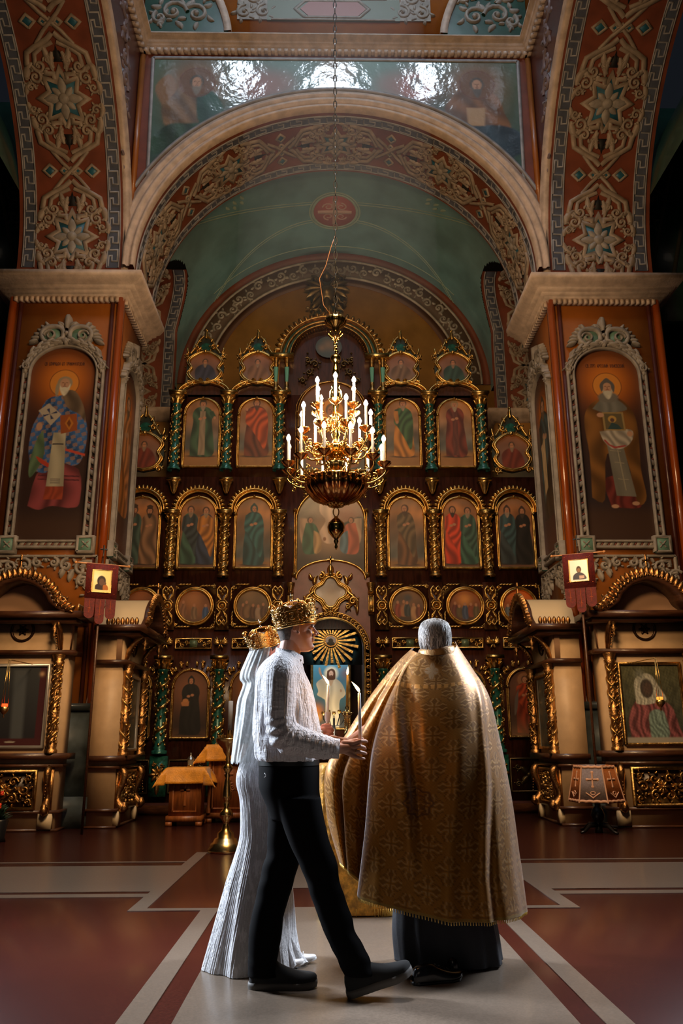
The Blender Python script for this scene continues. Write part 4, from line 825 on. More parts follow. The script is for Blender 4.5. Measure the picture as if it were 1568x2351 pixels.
def small_column():
    c = thing('dwarf_column'); b = MB(); b.lathe([(.05, 0), (.06, .05), (.035, .08), (.05, .14), (.035, .20)], n=10); b.lathe([(.03, .52), (.05, .56), (.04, .62), (.055, .68), (.05, .74)], n=10); b.build('capital', GOLDD, c, smooth=True)
    MB().lathe([(.032, .20), (.05, .52)], n=8, flute=8, fa=.15).build('shaft', mat('mint_lacquer', (.15, .42, .32), .3, coat=.5), c); return c
place(small_column(), [(x, YI-.14, 7.97) for x in (-1.17, -.95, .78, 1.0)])
for x in (-1.06, .89): MB().box(x-.24, x+.24, YI-.24, YI+.1, 8.70, 8.78).build('pedestal_slab', GOLD, ic); MB().box(x-.20, x+.20, YI-.2, YI, 7.92, 7.98).build('pedestal_slab', GOLD, ic)
# framed icons
def frame_path(hw, z0, zs, k=1.): return [(-hw, z0), (-hw, zs)]+[(-hw*cos(t), zs+hw*k*sin(t)) for t in np.linspace(0, pi, 18)[1:-1]]+[(hw, zs), (hw, z0)]
def icon(cx, hw, z0, zs, paint, nx, nz, y=YI-.03, k=1., lab=None, parent=ic, name='arched_icon', fm=None, knobs=True, m_=GOLD):
    root = thing(name, lab); root.parent = parent
    painting('picture', XZ(y, cx), -hw, hw, z0, lambda x: zs+k*np.sqrt(np.clip(hw*hw-x*x, 0, 1)), paint, nx, nz, root)
    r = Rel(); P = frame_path(hw+.012, z0, zs, k); r.strip(P, .024, .06); r.strip([(p[0]*1.075, p[1]+(.018 if p[1] > zs else 0)) for p in P], .012, .035); r.strip([(-hw-.03, z0), (hw+.03, z0)], .026, .06)
    if knobs:
        for s in (-1, 1): r.boss((s*(hw+.02), zs), .045, .09); r.boss((s*(hw+.02), z0), .04, .08)
        r.boss((0, zs+hw*k+.02), .04, .08)
    r.mesh(XZ(y+.01, cx)).build('frame', fm or m_, root); return root
def sky(cv, c0, c1, z0, z1, seed=1): cv.grad(c0, tuple(np.array(c1)*1.25), z0, z1); cv.noise(.35, 7, seed); cv.noise(.2, 16, seed+40)
SK0, SK1 = (.10, .12, .12), (.30, .15, .06); CLOUD = 1
def two(colA, colB, bA, bB, h=(1.25, 1.25), cover=None, mantle=None, sd=1):
    def p(cv):
        sky(cv, (.07, .06, .05), (.30, .145, .055), 4.6, 5.5, sd); cv.mix((4.52-cv.Z)/.06, (.16, .09, .045)); cv.mix(np.clip((cv.Z-5.55)/.2, 0, 1)*.5, (.12, .16, .17))
        robed(cv, -.145, 4.44, h[0]-.1, colA[0], colA[1], beard=bA, wide=.155, cover=cover, mantle=mantle, hairc=(.05, .03, .02)); robed(cv, .15, 4.44, h[1]-.12, colB[0], colB[1], beard=bB, wide=.155, cover=cover, mantle=mantle, hairc=(.05, .03, .02))
    return p
def one(col, col2, wide=.2, cover=None, lean=0., dirn=0, beard=None, hairc=(.08, .045, .03), sd=3, H=1.2, x=0., z0=4.42, **kw):
    def p(cv):
        sky(cv, (.11, .13, .125), (.32, .16, .055), z0+.3, z0+1.15, sd); cv.mix((z0+.16-cv.Z)/.12, (.30, .17, .06)); cv.mix(np.clip((cv.Z-z0-1.05)/.2, 0, 1)*.45, (.13, .19, .20)); cv.noise(.1, 20, sd)
        robed(cv, x, z0, H, col, col2, hairc=hairc, beard=beard, lean=lean, wide=wide, cover=cover, dirn=dirn, **kw)
    return p
T2 = [(-3.72, two(((.05, .10, .09), None), ((.22, .14, .08), None), (.10, .06, .04), (.04, .03, .02), cover='mitre'), 'two bishops in teal and buff robes'),
      (-2.63, two(((.04, .11, .08), (.03, .05, .06)), ((.03, .05, .10), (.40, .18, .03)), (.25, .2, .14), (.3, .24, .16), sd=2), 'two apostles, green robe and orange robe'),
      (-1.55, one((.02, .09, .11), (.025, .13, .15), .17, 'hood', 0, 1, hairc=(.02, .08, .09)), 'veiled woman in blue-green turned right'),
      (1.41, one((.15, .075, .03), (.13, .10, .055), .16, None, -.02, -1, (.07, .04, .02)), 'man in brown robe turned left'),
      (2.46, two(((.5, .05, .015), (.55, .06, .02)), ((.04, .13, .10), (.04, .11, .09)), (.04, .03, .02), (.3, .25, .18), sd=5), 'two apostles in red and green robes'),
      (3.53, two(((.03, .05, .06), (.03, .08, .10)), ((.012, .012, .012), None), (.3, .26, .2), (.05, .04, .03), cover='hood', sd=6), 'two dark-robed monks')]
for cx, p, lab in T2: icon(cx, .335, 4.36, 5.42, p, 64, 120, lab='arched icon of '+lab)
def centre(cv):
    sky(cv, (.05, .045, .04), (.13, .13, .11), 4.4, 5.6, 8); cv.mix((4.62-cv.Z)/.12, (.04, .03, .022)); cv.glow(.3, 5.45, .35, (.30, .12, .07), 2, .8); cv.glow(-.02, 5.0, .35, (.48, .36, .24), 2.2, .95)
    cv.poly(sm([(.15, 5.2), (.6, 5.38), (.6, 5.0), (.3, 5.05)]), (.04, .05, .035), .03, .2)
    cv.poly(sm([(-.16, 5.9), (-.22, 5.5), (-.10, 5.3), (-.22, 5.05), (-.1, 4.85), (.1, 4.9), (.12, 5.3), (.16, 5.6), (.12, 5.9)]), (.60, .52, .42), .02, .25, 22)
    for s, c1, c2 in ((-1, (.04, .14, .09), (.45, .34, .18)), (1, (.42, .12, .07), (.10, .22, .32))):
        cv.poly(sm([(s*.60, 5.35), (s*.40, 5.3), (s*.34, 5.0), (s*.42, 4.75), (s*.58, 4.9)]), (.42, .33, .24), .02, .2, 40); cv.poly(sm([(s*.48, 5.25), (s*.30, 5.22), (s*.2, 4.95), (s*.22, 4.68), (s*.5, 4.64), (s*.55, 4.9)]), c1, .015, .3, 40); cv.poly(sm([(s*.33, 5.1), (s*.2, 5.0), (s*.18, 4.72), (s*.32, 4.66)]), c2, .015, .3, 40)
        head(cv, s*.40, 5.30, .06, (.08, .04, .02), None, None, None, -s)
        cv.ell(s*.12, 4.93, .03, .04, (.3, .17, .1), .4)
rt = thing('centre_icon', 'large arched icon behind the chandelier, angels kneeling at either side'); rt.parent = ic
painting('picture', XZ(YI-.03, -.06), -.64, .64, lambda x: 4.16+.34*np.sqrt(np.clip(1-(x/.66)**2, 0, 1)), lambda x: 5.3+.62*np.sqrt(np.clip(1-(x/.65)**2, 0, 1)), centre, 110, 130, rt)
r = Rel(); r.strip([(-.665, 4.2), (-.665, 5.3)]+[(-.665*cos(t), 5.3+.64*sin(t)) for t in np.linspace(0, pi, 24)[1:-1]]+[(.665, 5.3), (.665, 4.2)], .026, .08); r.strip([(-.66*cos(t), 4.14+.36*sin(t)) for t in np.linspace(0, pi, 24)], .03, .10)
for s in (-1, 1): r.strip([(s*.70, 4.2), (s*.70, 5.5)], .012, .05); r.boss((s*.69, 4.22), .07, .12); r.boss((s*.69, 5.5), .05, .1)
r.mesh(XZ(YI-.02, -.06)).build('frame', GOLD, rt)
T3 = [(-2.63, one((.04, .10, .06), None, .2, 'mitre', beard=(.3, .26, .2), sd=11, H=1.2, z0=6.62, inner=(.28, .25, .18), armR=(.2, .68), hairc=(.05, .05, .04)), 'priest in green with a gold hem'),
      (-1.55, one((.13, .04, .02), (.40, .08, .02), .2, sd=12, H=1.22, z0=6.62, armL=(-.16, .82), beard=(.1, .05, .03)), 'prophet in a red robe raising a hand'),
      (1.38, one((.42, .20, .04), (.04, .12, .05), .17, sd=13, H=1.22, z0=6.62, beard=(.3, .25, .18), x=.02, armL=(-.1, .6), cover='mitre', hairc=(.1, .05, .03)), 'prophet in yellow and green with a scroll'),
      (2.45, one((.15, .035, .02), None, .18, 'mitre', beard=(.35, .3, .22), sd=14, H=1.2, z0=6.62, inner=(.12, .04, .03), hairc=(.3, .25, .15)), 'prophet in a plum robe with white hem')]
for cx, p, lab in T3:
    icon(cx, .335, 6.40, 7.50, p, 64, 120, lab='arched icon of '+lab)
rt = icon(-.04, .66, 6.32, 7.55, lambda cv: (cv.grad((.10, .12, .11), (.16, .085, .06), 6.4, 8.0), cv.noise(.2, 5, 20), cv.poly(sm([(-.5, 6.4), (-.55, 7.0), (-.3, 7.45), (.3, 7.45), (.55, 7.0), (.5, 6.4)]), (.24, .12, .07), .03, .3, 18), head(cv, 0, 7.6, .13, (.2, .15, .1), (.4, .33, .24), .25)), 80, 110, lab='large central icon behind the chandelier top', m_=GOLDD)
# scalloped gilt arches over tier two
def bead_arch():
    o = thing('scalloped_arch'); r = Rel(); R1 = .43
    for k in range(19): t = pi*(k+.5)/19; r.leaf((R1*cos(t), R1*.98*sin(t)), t, .11, .035, 0, .07, n=4)
    r.strip([(R1*cos(t), R1*.98*sin(t)) for t in np.linspace(-.1, pi+.1, 28)], .028, .09); r.strip([((R1-.05)*cos(t), (R1-.05)*sin(t)) for t in np.linspace(-.1, pi+.1, 28)], .014, .05)
    r.mesh(XZ(0)).build('carving', GOLD, o); return o
place(bead_arch(), [(cx, YI-.03, 5.50) for cx, _, _ in T2])
def bracket():
    o = thing('fluted_bracket'); b = MB(); b.lathe([(.02, 0), (.05, .06), (.085, .2), (.10, .22), (.10, .25)], n=16, flute=10, fa=.2); b.box(-.13, .13, -.13, .1, .25, .30); b.build('carving', GOLD, o); return o
place(bracket(), [(x, YI-.08, 5.83) for x in CXS])
for x in CXS: MB().box(x-.15, x+.15, YI-.24, YI, 5.43, 5.47).build('impost_slab', GOLD, ic); MB().box(x-.17, x+.17, YI-.26, YI, 7.90, 7.95).build('impost_slab', GOLD, ic)
# pediments and small crown icons of the top tier
def crown_icon(col, sd):
    o = thing('crown_icon'); 
    def p(cv): cv.grad((.12, .12, .12), (.28, .13, .07), 0, .7); cv.noise(.2, 12, sd); cv.poly(sm([(-.18, .05), (-.2, .3), (-.08, .42), (.08, .42), (.2, .28), (.2, .05)]), col, .015, .3, 40); head(cv, 0, .48, .06, (.05, .04, .03), (.25, .2, .15))
    out = lambda x: .46+.2*np.sqrt(np.clip(1-(x/.30)**2, 0, 1)); lo = lambda x: .16-.12*np.sqrt(np.clip(1-(x/.30)**2, 0, 1))
    painting('picture', XZ(-.03), -.295, .295, lo, out, p, 40, 44, o)
    P = sm([(0, .02), (.2, .07), (.32, .22), (.26, .34), (.33, .48), (.2, .62), (0, .70), (-.2, .62), (-.33, .48), (-.26, .34), (-.32, .22), (-.2, .07)], 4); r = Rel(); r.strip(np.vstack([P, P[:1]]), .03, .07); r.strip(np.vstack([P, P[:1]])*[1.13, 1.06]+[0, -.02], .018, .05)
    for s in (-1, 1):
        r.scroll((s*.30, .02), .07, 0, s, .02, .06, 3); r.scroll((s*.36, .60), .055, 1, -s, .018, .06, 3); r.scroll((s*.16, .80), .07, 0, s, .02, .06, 4); r.leaf((s*.34, .66), pi/2-s*.4, .16, .03, s*.5, .06)
        r.strip([(s*.30, .66), (s*.22, .78), (s*.14, .95), (s*.05, 1.05)], .022, .05); r.leaf((s*.1, .92), pi/2-s*.6, .12, .03, s*.5, .05)
    r.boss((0, .70), .06, .09); r.leaf((0, 1.0), pi/2, .2, .04, 0, .06); r.boss((0, 1.2), .03, .05)
    for k in range(10): t = pi*2*k/10; r.boss((.40*cos(t), .36+.36*sin(t)), .022, .05)
    r.mesh(XZ(-.02)).build('carved_frame', GOLD, o); P2 = sm([(0, -.02), (.34, .1), (.36, .6), (.22, .78), (.06, 1.05), (-.06, 1.05), (-.22, .78), (-.36, .6), (-.34, .1)], 3); MB().prism(P2, -.01, .05).build('back_board', mat('dark_green_board', (.02, .03, .025), .4), o)
    MB().prism([(.1*cos(t), .82+.09*sin(t)) for t in np.linspace(0, 2*pi, 12, endpoint=False)], -.03, 0).build('jade_field', TEAL, o); return o
for k, (cx, col) in enumerate(((-2.62, (.04, .05, .09)), (-1.55, (.20, .12, .07)), (1.38, (.16, .11, .07)), (2.45, (.03, .08, .07)))):
    o = crown_icon(col, 30+k); o.parent = ic; o.location = (cx, YI-.05, 8.16)
def pediment():
    o = thing('scroll_pediment'); r = Rel()
    for s in (-1, 1):
        T = np.linspace(.12, pi/2-.14, 12); r.strip([(s*.52*cos(t), .30*sin(t)) for t in T], .032, .10); r.strip([(s*.46*cos(t), .25*sin(t)) for t in T], .016, .07); r.boss((s*.075, .30), .06, .14); r.boss((s*.075, .30), .03, .17)
    r.mesh(XZ(0)).build('gilt_scroll', GOLD, o); return o
place(pediment(), [(cx, YI-.03, 7.93) for cx in (-2.62, -1.55, 1.38, 2.45)])
# great top arch
ta = thing('crowning_arch', 'green and gold arch crowning the icon screen'); ta.parent = ic; fa = XZ(YI-.05, -.085)
r = Rel(); T = np.linspace(0, pi, 50)
for R_, w_, h in ((1.0, .035, .12), (.90, .03, .07), (.80, .022, .10)): r.strip([(-R_*cos(t), 8.76+R_*.9*sin(t)) for t in T], w_, h)
for k in range(40): t = pi*(k+.5)/40; r.boss((-.745*cos(t), 8.76+.745*.9*sin(t)), .022, .06)
for k in range(27): t = pi*(k+.5)/27; r.leaf((-1.02*cos(t), 8.76+1.02*.9*sin(t)), pi-t, .15, .05, .3, .08, n=4)
for s in (-1, 1): r.scroll((s*.12, 9.74), .07, 0, s, .02, .07, 4); r.boss((s*1.0, 8.84), .06, .1)
r.leaf((0, 9.7), pi/2, .26, .07, 0, .1); r.mesh(fa).build('carving', GOLDD, ta)
ring(.83, .75, 8.76, [(0, 0), (0, .04), (.15, .04), (.15, 0)], YI-.02, -.085, 50).build('teal_band', mat('dull_teal', (.05, .12, .10), .35), ta)
painting('oval_picture', XZ(YI-.06, -.10), -.27, .27, lambda x: 9.0-.24*np.sqrt(np.clip(1-(x/.272)**2, 0, 1)), lambda x: 9.0+.24*np.sqrt(np.clip(1-(x/.272)**2, 0, 1)), lambda cv: (cv.fill((.05, .07, .065)), cv.glow(0, 9.05, .12, (.2, .13, .08), 2), cv.glow(-.14, 8.98, .07, (.2, .12, .07), 2), cv.glow(.14, 8.98, .07, (.2, .12, .07), 2)), 30, 30, ta)
for s in (-1, 1):
    r = Rel()
    for (x, z, rr, a0) in ((.30, 8.62, .09, 0), (.42, 8.45, .08, 2), (.45, 8.70, .07, 1), (.55, 8.25, .07, 0)): r.scroll((s*x, z), rr, a0 if s > 0 else pi-a0, s, .022, .05, 4)
    r.boss((s*.45, 8.87), .025, .05)
    r.mesh(XZ(YI-.02, -.085)).build('scroll_carving', mat('tarnished_gold', (.16, .11, .05), .4, .8), ta)
# side outriggers: gold framed little icons above the tier-two cornice
for s, cx in ((-1, -3.75), (1, 3.55)):
    o = crown_icon((.16, .035, .02), 50+s); o.parent = ic; o.location = (cx, YI-.05, 6.3); o.scale = (1.05, 1, 1.12)
# medallion band
def roundel(cx, paint, lab):
    o = thing('round_icon', lab); o.parent = ic; cz = 3.63; R_ = .30
    painting('picture', XZ(YI-.03, cx), -R_, R_, lambda x: cz-np.sqrt(np.clip(R_*R_-x*x, 0, 1)), lambda x: cz+np.sqrt(np.clip(R_*R_-x*x, 0, 1)), paint, 60, 60, o)
    r = Rel(); T = np.linspace(0, 2*pi, 40)
    r.strip([(.315*cos(t), cz+.315*sin(t)) for t in T], .026, .07); r.strip([(.352*cos(t), cz+.352*sin(t)) for t in T], .02, .05); r.mesh(XZ(YI-.02, cx)).build('frame', GOLD, o)
    for sx in (-1, 1):
        for sz in (-1, 1):
            r = Rel(); a = pi/4 if sx*sz > 0 else -pi/4
            r.scroll((sx*.36, cz+sz*.36), .045, 0, sx*sz, .014, .05, 3)
            for k in range(4): r.leaf((sx*(.40-.0*k), cz+sz*(.36-.06*k)), sz*pi/2*-1+sx*.3, .10, .02, 0, .04, n=4); r.leaf((sx*(.34-.06*k), cz+sz*.40), (0 if sx < 0 else pi)+.3, .10, .02, 0, .04, n=4)
            r.mesh(XZ(YI-.005, cx)).build('corner_carving', GOLD, o)
def group_scene(cols, bg0, bg1, sd, glow=None):
    def p(cv):
        cv.grad(bg0, bg1, 3.3, 3.9); cv.noise(.3, 9, sd); 
        if glow: cv.glow(*glow)
        rr = random.Random(sd)
        for k, c in enumerate(cols):
            x = -.2+.4*k/(max(1, len(cols)-1))+rr.uniform(-.02, .02); H = rr.uniform(.24, .34); z0 = 3.38+rr.uniform(-.03, .06)
            cv.poly(sm([(x-.05, z0), (x-.06, z0+H*.5), (x-.03, z0+H*.8), (x+.03, z0+H*.8), (x+.06, z0+H*.5), (x+.05, z0)]), c, .015, .3, 60); cv.ell(x, z0+H*.88, .025, .032, SKIN_, .4)
    return p
roundel(-3.62, group_scene([(.1, .2, .25), (.2, .3, .4), (.4, .2, .12)], (.05, .03, .02), (.3, .12, .05), 3), 'round icon half hidden by the left shrine')
roundel(-2.62, group_scene([(.25, .14, .08), (.22, .16, .10), (.05, .12, .30)], (.10, .07, .05), (.32, .13, .05), 1, (-.05, 3.75, .2, (.5, .25, .1), 2, .7)), 'round icon of an annunciation, kneeling blue figure')
roundel(-1.53, group_scene([(.16, .09, .05), (.2, .13, .07), (.12, .07, .04), (.3, .24, .18), (.13, .08, .05)], (.06, .045, .03), (.22, .16, .09), 2), 'round icon of a seated crowd')
roundel(1.40, group_scene([(.28, .06, .03), (.3, .15, .07), (.05, .07, .08), (.4, .26, .14), (.2, .07, .04)], (.06, .04, .03), (.26, .16, .09), 5, (0, 3.78, .08, (.06, .08, .10), 3, .9)), 'round icon with a figure rising above a crowd')
roundel(2.48, group_scene([(.14, .04, .03), (.10, .08, .04), (.06, .10, .20), (.2, .06, .03), (.12, .1, .05)], (.05, .03, .02), (.30, .10, .03), 6, (0, 3.75, .13, (.8, .4, .1), 2, .8)), 'round icon with golden glow over a crowd')
roundel(3.50, group_scene([(.10, .14, .18), (.12, .16, .2), (.2, .2, .22), (.1, .12, .15)], (.08, .05, .04), (.62, .16, .02), 7), 'round icon with orange sky half hidden by the right shrine')
def pilaster():
    o = thing('carved_pilaster'); r = Rel()
    for sz in (-1, 1):
        for s in (-1, 1):
            r.strip([(s*.015, sz*.10), (s*.09, sz*.18), (s*.10, sz*.30), (s*.05, sz*.37), (0, sz*.32), (s*.04, sz*.26), (s*.06, sz*.30)], .016, .05); r.strip([(s*.10, sz*.05), (s*.03, sz*.13), (s*.08, sz*.22)], .014, .045)
        r.boss((0, sz*.22), .03, .05)
    r.strip([(.075*cos(t), .075*sin(t)) for t in np.linspace(0, 2*pi, 16)], .02, .06); r.boss((0, 0), .045, .08)
    r.mesh(XZ(0)).build('strap_carving', GOLD, o); MB().box(-.13, .13, .0, .1, -.45, .45).build('board', MAHOG, o)
    return o
place(pilaster(), [(x, YI-.06, 3.63) for x in CXS])
# frieze: carved panels with a jade middle, cherubs between
def frieze():
    o = thing('carved_frieze_panel'); r = Rel(); r.line([(-.33, -.09), (.33, -.09), (.33, .09), (-.33, .09), (-.33, -.09)], .012, .05)
    for s in (-1, 1):
        for k, x in enumerate((.12, .20, .28)): r.scroll((s*x, .03*(-1)**k), .045, k*2, s*(-1)**k, .014, .05, 3)
    r.mesh(XZ(0)).build('carving', GOLD, o); MB().box(-.07, .07, -.03, 0, -.07, .07).build('jade_plaque', mat('gilt_jade', (.14, .20, .12), .35, .3, bump=.5, bscale=60), o); MB().box(-.34, .34, 0, .02, -.1, .1).build('board', mat('dark_umber_board', (.03, .012, .006), .4), o); return o
place(frieze(), [(x, YI-.02, 2.93) for x in (-3.65, -2.61, -1.56, 1.42, 2.45, 3.5)])
def cherub():
    o = thing('cherub_head'); r = Rel(); r.boss((0, .02), .05, .09)
    for s in (-1, 1):
        for k in range(4): r.leaf((s*.03, -.01), pi/2-s*(.5+.35*k), .14-.01*k, .028, s*.3, .06)
        r.leaf((s*.01, -.04), -pi/2+s*.5, .08, .02, 0, .05)
    r.mesh(XZ(0)).build('carving', GOLD, o); return o
place(cherub(), [(x, YI-.06, 2.94) for x in CXS])
# bottom tier icons
def dim(col, col2=None, bg=(.16, .075, .035), inner=None, **kw):
    def p(cv):
        cv.fill((.022, .012, .008)); cv.glow(0, 2.1, .38, bg, 2, 1.); cv.mix((1.45-cv.Z)/.2, (.10, .055, .03)); robed(cv, 0, 1.30, 1.02, col, col2, inner=inner, wide=.19, **kw)
    return p
def nun(cv):
    dim((.006, .006, .006), None, (.24, .11, .055), cover='hood', hairc=(.006, .006, .006))(cv)
    cv.poly([(-.17, 1.86), (-.10, 1.92), (-.02, 1.88), (-.03, 1.80), (-.15, 1.80)], (.45, .22, .09), .012); cv.ell(-.09, 1.90, .05, .03, (.5, .26, .1), .3)
def angel(cv):
    dim((.30, .045, .012), (.33, .055, .015), (.20, .10, .06), halo=.14, hc=(.30, .16, .08))(cv); cv.poly(sm([(.08, 2.1), (.2, 1.9), (.24, 1.4), (.14, 1.35)]), (.02, .014, .012), .02); cv.poly(sm([(-.12, 2.1), (-.2, 1.9), (-.22, 1.62), (-.16, 1.75)]), (.14, .13, .12), .02); cv.glow(0, 1.25, .25, (.28, .17, .09), 2, .8)
def church(cv): cv.grad((.01, .03, .09), (.02, .07, .2), 1.3, 2.5); cv.noise(.2, 6, 2); cv.ell(0, 1.55, .25, .5, (.12, .12, .09), .2); cv.poly([(-.03, 2.2), (.03, 2.2), (.015, 2.35), (0, 2.42), (-.015, 2.35)], (.3, .4, .3), .01)
def glowic(cv): cv.fill((.05, .022, .008)); cv.glow(.1, 2.1, .3, (.45, .17, .02), 2); robed(cv, .05, 1.3, 1.0, (.05, .03, .02), (.1, .05, .02), wide=.2)
def darkic(cv): cv.fill((.012, .008, .006)); cv.glow(0, 2.2, .2, (.07, .03, .015), 2); robed(cv, 0, 1.3, 1.0, (.012, .016, .014), (.02, .02, .015), wide=.2)
for cx, p, lab in ((-3.68, darkic, 'very dark icon in the side door'), (-2.62, nun, 'figure in black holding a small golden church'), (-1.56, glowic, 'glowing icon behind the bride'), (1.42, darkic, 'dark icon behind the priest'), (2.44, church, 'blue night sky and a church'), (3.52, angel, 'haloed angel in a red robe')):
    rt = icon(cx, .31, 1.24, 2.13, p, 60, 120, lab='arched icon of '+lab)
    for s in (-1, 1):
        r = Rel()
        for k in range(5): t = .35+.25*k; r.leaf((s*.40*cos(t)*1.0, 2.13+.40*sin(t)), t if s > 0 else pi-t, .10, .03, s*.8, .05)
        r.scroll((s*.36, 2.46), .05, 0, s, .016, .05, 3); r.scroll((s*.20, 2.58), .035, 0, s, .013, .05, 2)
        r.mesh(XZ(YI-.005, cx)).build('spandrel_carving', GOLD, rt)
# pedestal zone
for x in CXS:
    o = thing('pedestal'); o.parent = ic; o.location = (x, YI-.12, 0)
    MB().box(-.15, .15, -.05, .14, .25, .93).build('block', TEAL, o); r = Rel(); r.rosette((0, .62), .15, 8, .05); r.leaf((0, .5), -pi/2, .22, .05, 0, .05); r.scroll((-.07, .78), .04, 0, 1, .013, .04, 2); r.scroll((.07, .78), .04, 0, -1, .013, .04, 2); r.mesh(XZ(-.05)).build('carving', GOLDD, o)
for cx in (-3.65, -2.62, -1.56, 1.42, 2.45, 3.5):
    o = thing('lower_panel'); o.parent = ic; r = Rel(); r.line([(-.33, .3), (.33, .3), (.33, .86), (-.33, .86), (-.33, .3)], .012, .03)
    for k in range(4): r.rosette((.0, .58), .2, 4, .03, pi/4)
    for s in (-1, 1): r.scroll((s*.2, .72), .06, 0, s, .016, .03, 3); r.scroll((s*.2, .42), .06, 0, -s, .016, .03, 3)
    r.mesh(XZ(YI-.005, cx)).build('carving', mat('blackened_gold', (.10, .07, .03), .4, .8), o)
# doorway: carved arch, quatrefoil, bracket consoles
dw = thing('royal_doorway', 'gilt carved arch of the central doorway'); dw.parent = ic; fd = XZ(YI-.07, -.06)
r = Rel(); T = np.linspace(0, pi, 30)
arcp = [(-.63, 1.0), (-.63, 2.8)]+[(-.63*cos(t), 2.8+.60*sin(t)) for t in T[1:-1]]+[(.63, 2.8), (.63, 1.0)]
r.strip(arcp, .022, .06); r.strip([(p[0]*1.16, p[1]+(.10*max(0, (p[1]-2.8)/.6) if p[1] > 2.8 else 0)) for p in arcp], .018, .05)
for k in range(25): t = pi*(k+.5)/25; r.spiral((-.685*cos(t), 2.8+.655*sin(t)), .04, .012, t+2, -1.1, .016, .01, .06, 8)
for s in (-1, 1):
    for k in range(15): r.spiral((s*.685, 1.1+k*.115), .04, .012, k*1.5, 1.1*s, .016, .01, .06, 8)
r.mesh(fd).build('carved_arch', GOLD, dw)
MB().prism([(-.06+.72*cos(t), 2.80+.70*sin(t)) for t in np.linspace(-.0, pi, 20)], YI-.055, YI-.05).build('backing', GOLDD, dw) if False else None
for s in (-1, 1): MB().box(*sorted((-.06+s*.62, -.06+s*.74)), YI-.06, YI+.02, 1.0, 2.8).build('jamb_board', MAHOG, dw)
q = thing('quatrefoil_cartouche', 'pale cloudy quatrefoil in a gilt scrolled frame'); q.parent = ic; fq = XZ(YI-.10, -.065)
R4 = lambda a: .235*(1+.17*np.cos(4*a))
def qp(cv): cv.grad((.60, .46, .33), (.17, .12, .11), 3.68, 4.06); cv.noise(.16, 10, 3); cv.glow(0, 3.90, .09, (.34, .22, .15), 3, .6); cv.glow(0, 3.72, .15, (.75, .58, .40), 2, .6)
A = np.linspace(0, 2*pi, 61); S_ = np.linspace(0, 1, 14)[:, None]; X = S_*R4(A)*np.cos(A)*1.05; Z = 3.875+S_*R4(A)*np.sin(A); cv = Cv(X, Z); qp(cv); b = MB(); b.grid(fq(X, Z, 0*X+.03), C=cv.c); b.build('cloudy_picture', mat('oil_painting', rough=.32, attr=True), q, color=True)
r = Rel(); A2 = np.linspace(0, 2*pi, 61)
for k_, w_, h in ((1.06, .03, .10), (1.22, .022, .07), (1.36, .014, .05)): r.strip(np.column_stack([k_*R4(A2)*np.cos(A2)*1.05, 3.875+k_*R4(A2)*np.sin(A2)]), w_, h)
for s in (-1, 1):
    r.scroll((s*.17, 4.18), .075, pi/2, s, .032, .11, 3); r.leaf((s*.30, 4.02), pi/2-s*.2, .2, .045, s*1.4, .1); r.scroll((s*.42, 3.70), .09, 0, s, .035, .1, 5)
    r.strip([(s*.28, 3.95), (s*.35, 3.85), (s*.42, 3.80), (s*.50, 3.68), (s*.52, 3.54)], [.02, .04, .05, .04, .01], .09); r.scroll((s*.32, 3.60), .06, 2, -s, .025, .08, 4); r.leaf((s*.50, 3.62), -pi/2, .16, .035, 0, .08)
    r.leaf((s*.16, 3.58), -pi/2-s*.9, .16, .035, 0, .08); r.leaf((s*.33, 4.12), pi/2-s*.9, .15, .04, s, .09)
r.boss((0, 3.55), .06, .09); r.boss((0, 4.2), .07, .12); r.leaf((0, 4.22), pi/2, .2, .07, 0, .12); r.line([(0, 4.42), (0, 4.56)], .018, .06); r.line([(-.06, 4.50), (.06, 4.50)], .018, .06)
r.mesh(fq).build('frame', GOLD, q)
for s in (-1, 1):
    o = thing('console'); o.parent = ic; x = -.06+s*.755; b = MB(); b.box(x-.05, x+.05, YI-.16, YI-.05, 3.46, 3.80); b.lathe([(.03, 3.80), (.06, 3.86), (.05, 3.94), (.075, 4.02), (.08, 4.06)], (x, YI-.10, 0), 12)
    b.build('bracket', GOLDD, o); r = Rel(); r.strip([(-.045, 3.5), (-.045, 3.8)], .014, .03); r.strip([(.045, 3.5), (.045, 3.8)], .014, .03); r.boss((0, 3.52), .04, .05); r.boss((0, 3.88), .045, .06); r.mesh(XZ(YI-.16, x)).build('gilding', GOLD, o)
# rays and the blue glory, then the painted altar icon seen through the doorway
gl = thing('eye_in_glory', 'gilt sunburst with painted eye in the doorway arch'); gl.parent = ic; cz = 2.98; gx = -.06
def glory(cv): cv.fill((.004, .005, .007)); cv.glow(0, cz, .44, (.09, .34, .62), 5, 1.); cv.noise(.25, 10, 5); cv.glow(-.1, cz+.28, .1, (.85, .86, .9), 2, .8); cv.glow(.13, cz+.22, .09, (.8, .65, .55), 2, .7); cv.glow(.2, cz-.15, .1, (.8, .76, .74), 2, .6)
painting('blue_glory', XZ(YI+.17, gx), -.60, .60, 2.55, lambda x: 2.80+np.sqrt(np.clip(.605**2-x*x, 0, 1)), glory, 60, 50, gl, mt=mat('matt_painted_board', rough=.9, attr=True, spec=.1))
b = MB()
for k in range(24):
    a = 2*pi*k/24+.06; L = (.50 if cos(a) > .2 else .44)*(1.05 if k % 2 else .92); 
    if sin(a) > .5: L = .40
    d = np.array([cos(a), sin(a)]); n_ = np.array([-d[1], d[0]]); q0, q1, q2, q3 = .13*d-n_*.012, L*d-n_*.026, L*d+n_*.026, .13*d+n_*.012
    b.prism([(gx+p[0], cz+p[1]) for p in (q0, q1, q2, q3)], YI+.06, YI+.10)
b.build('rays', GOLD, gl)
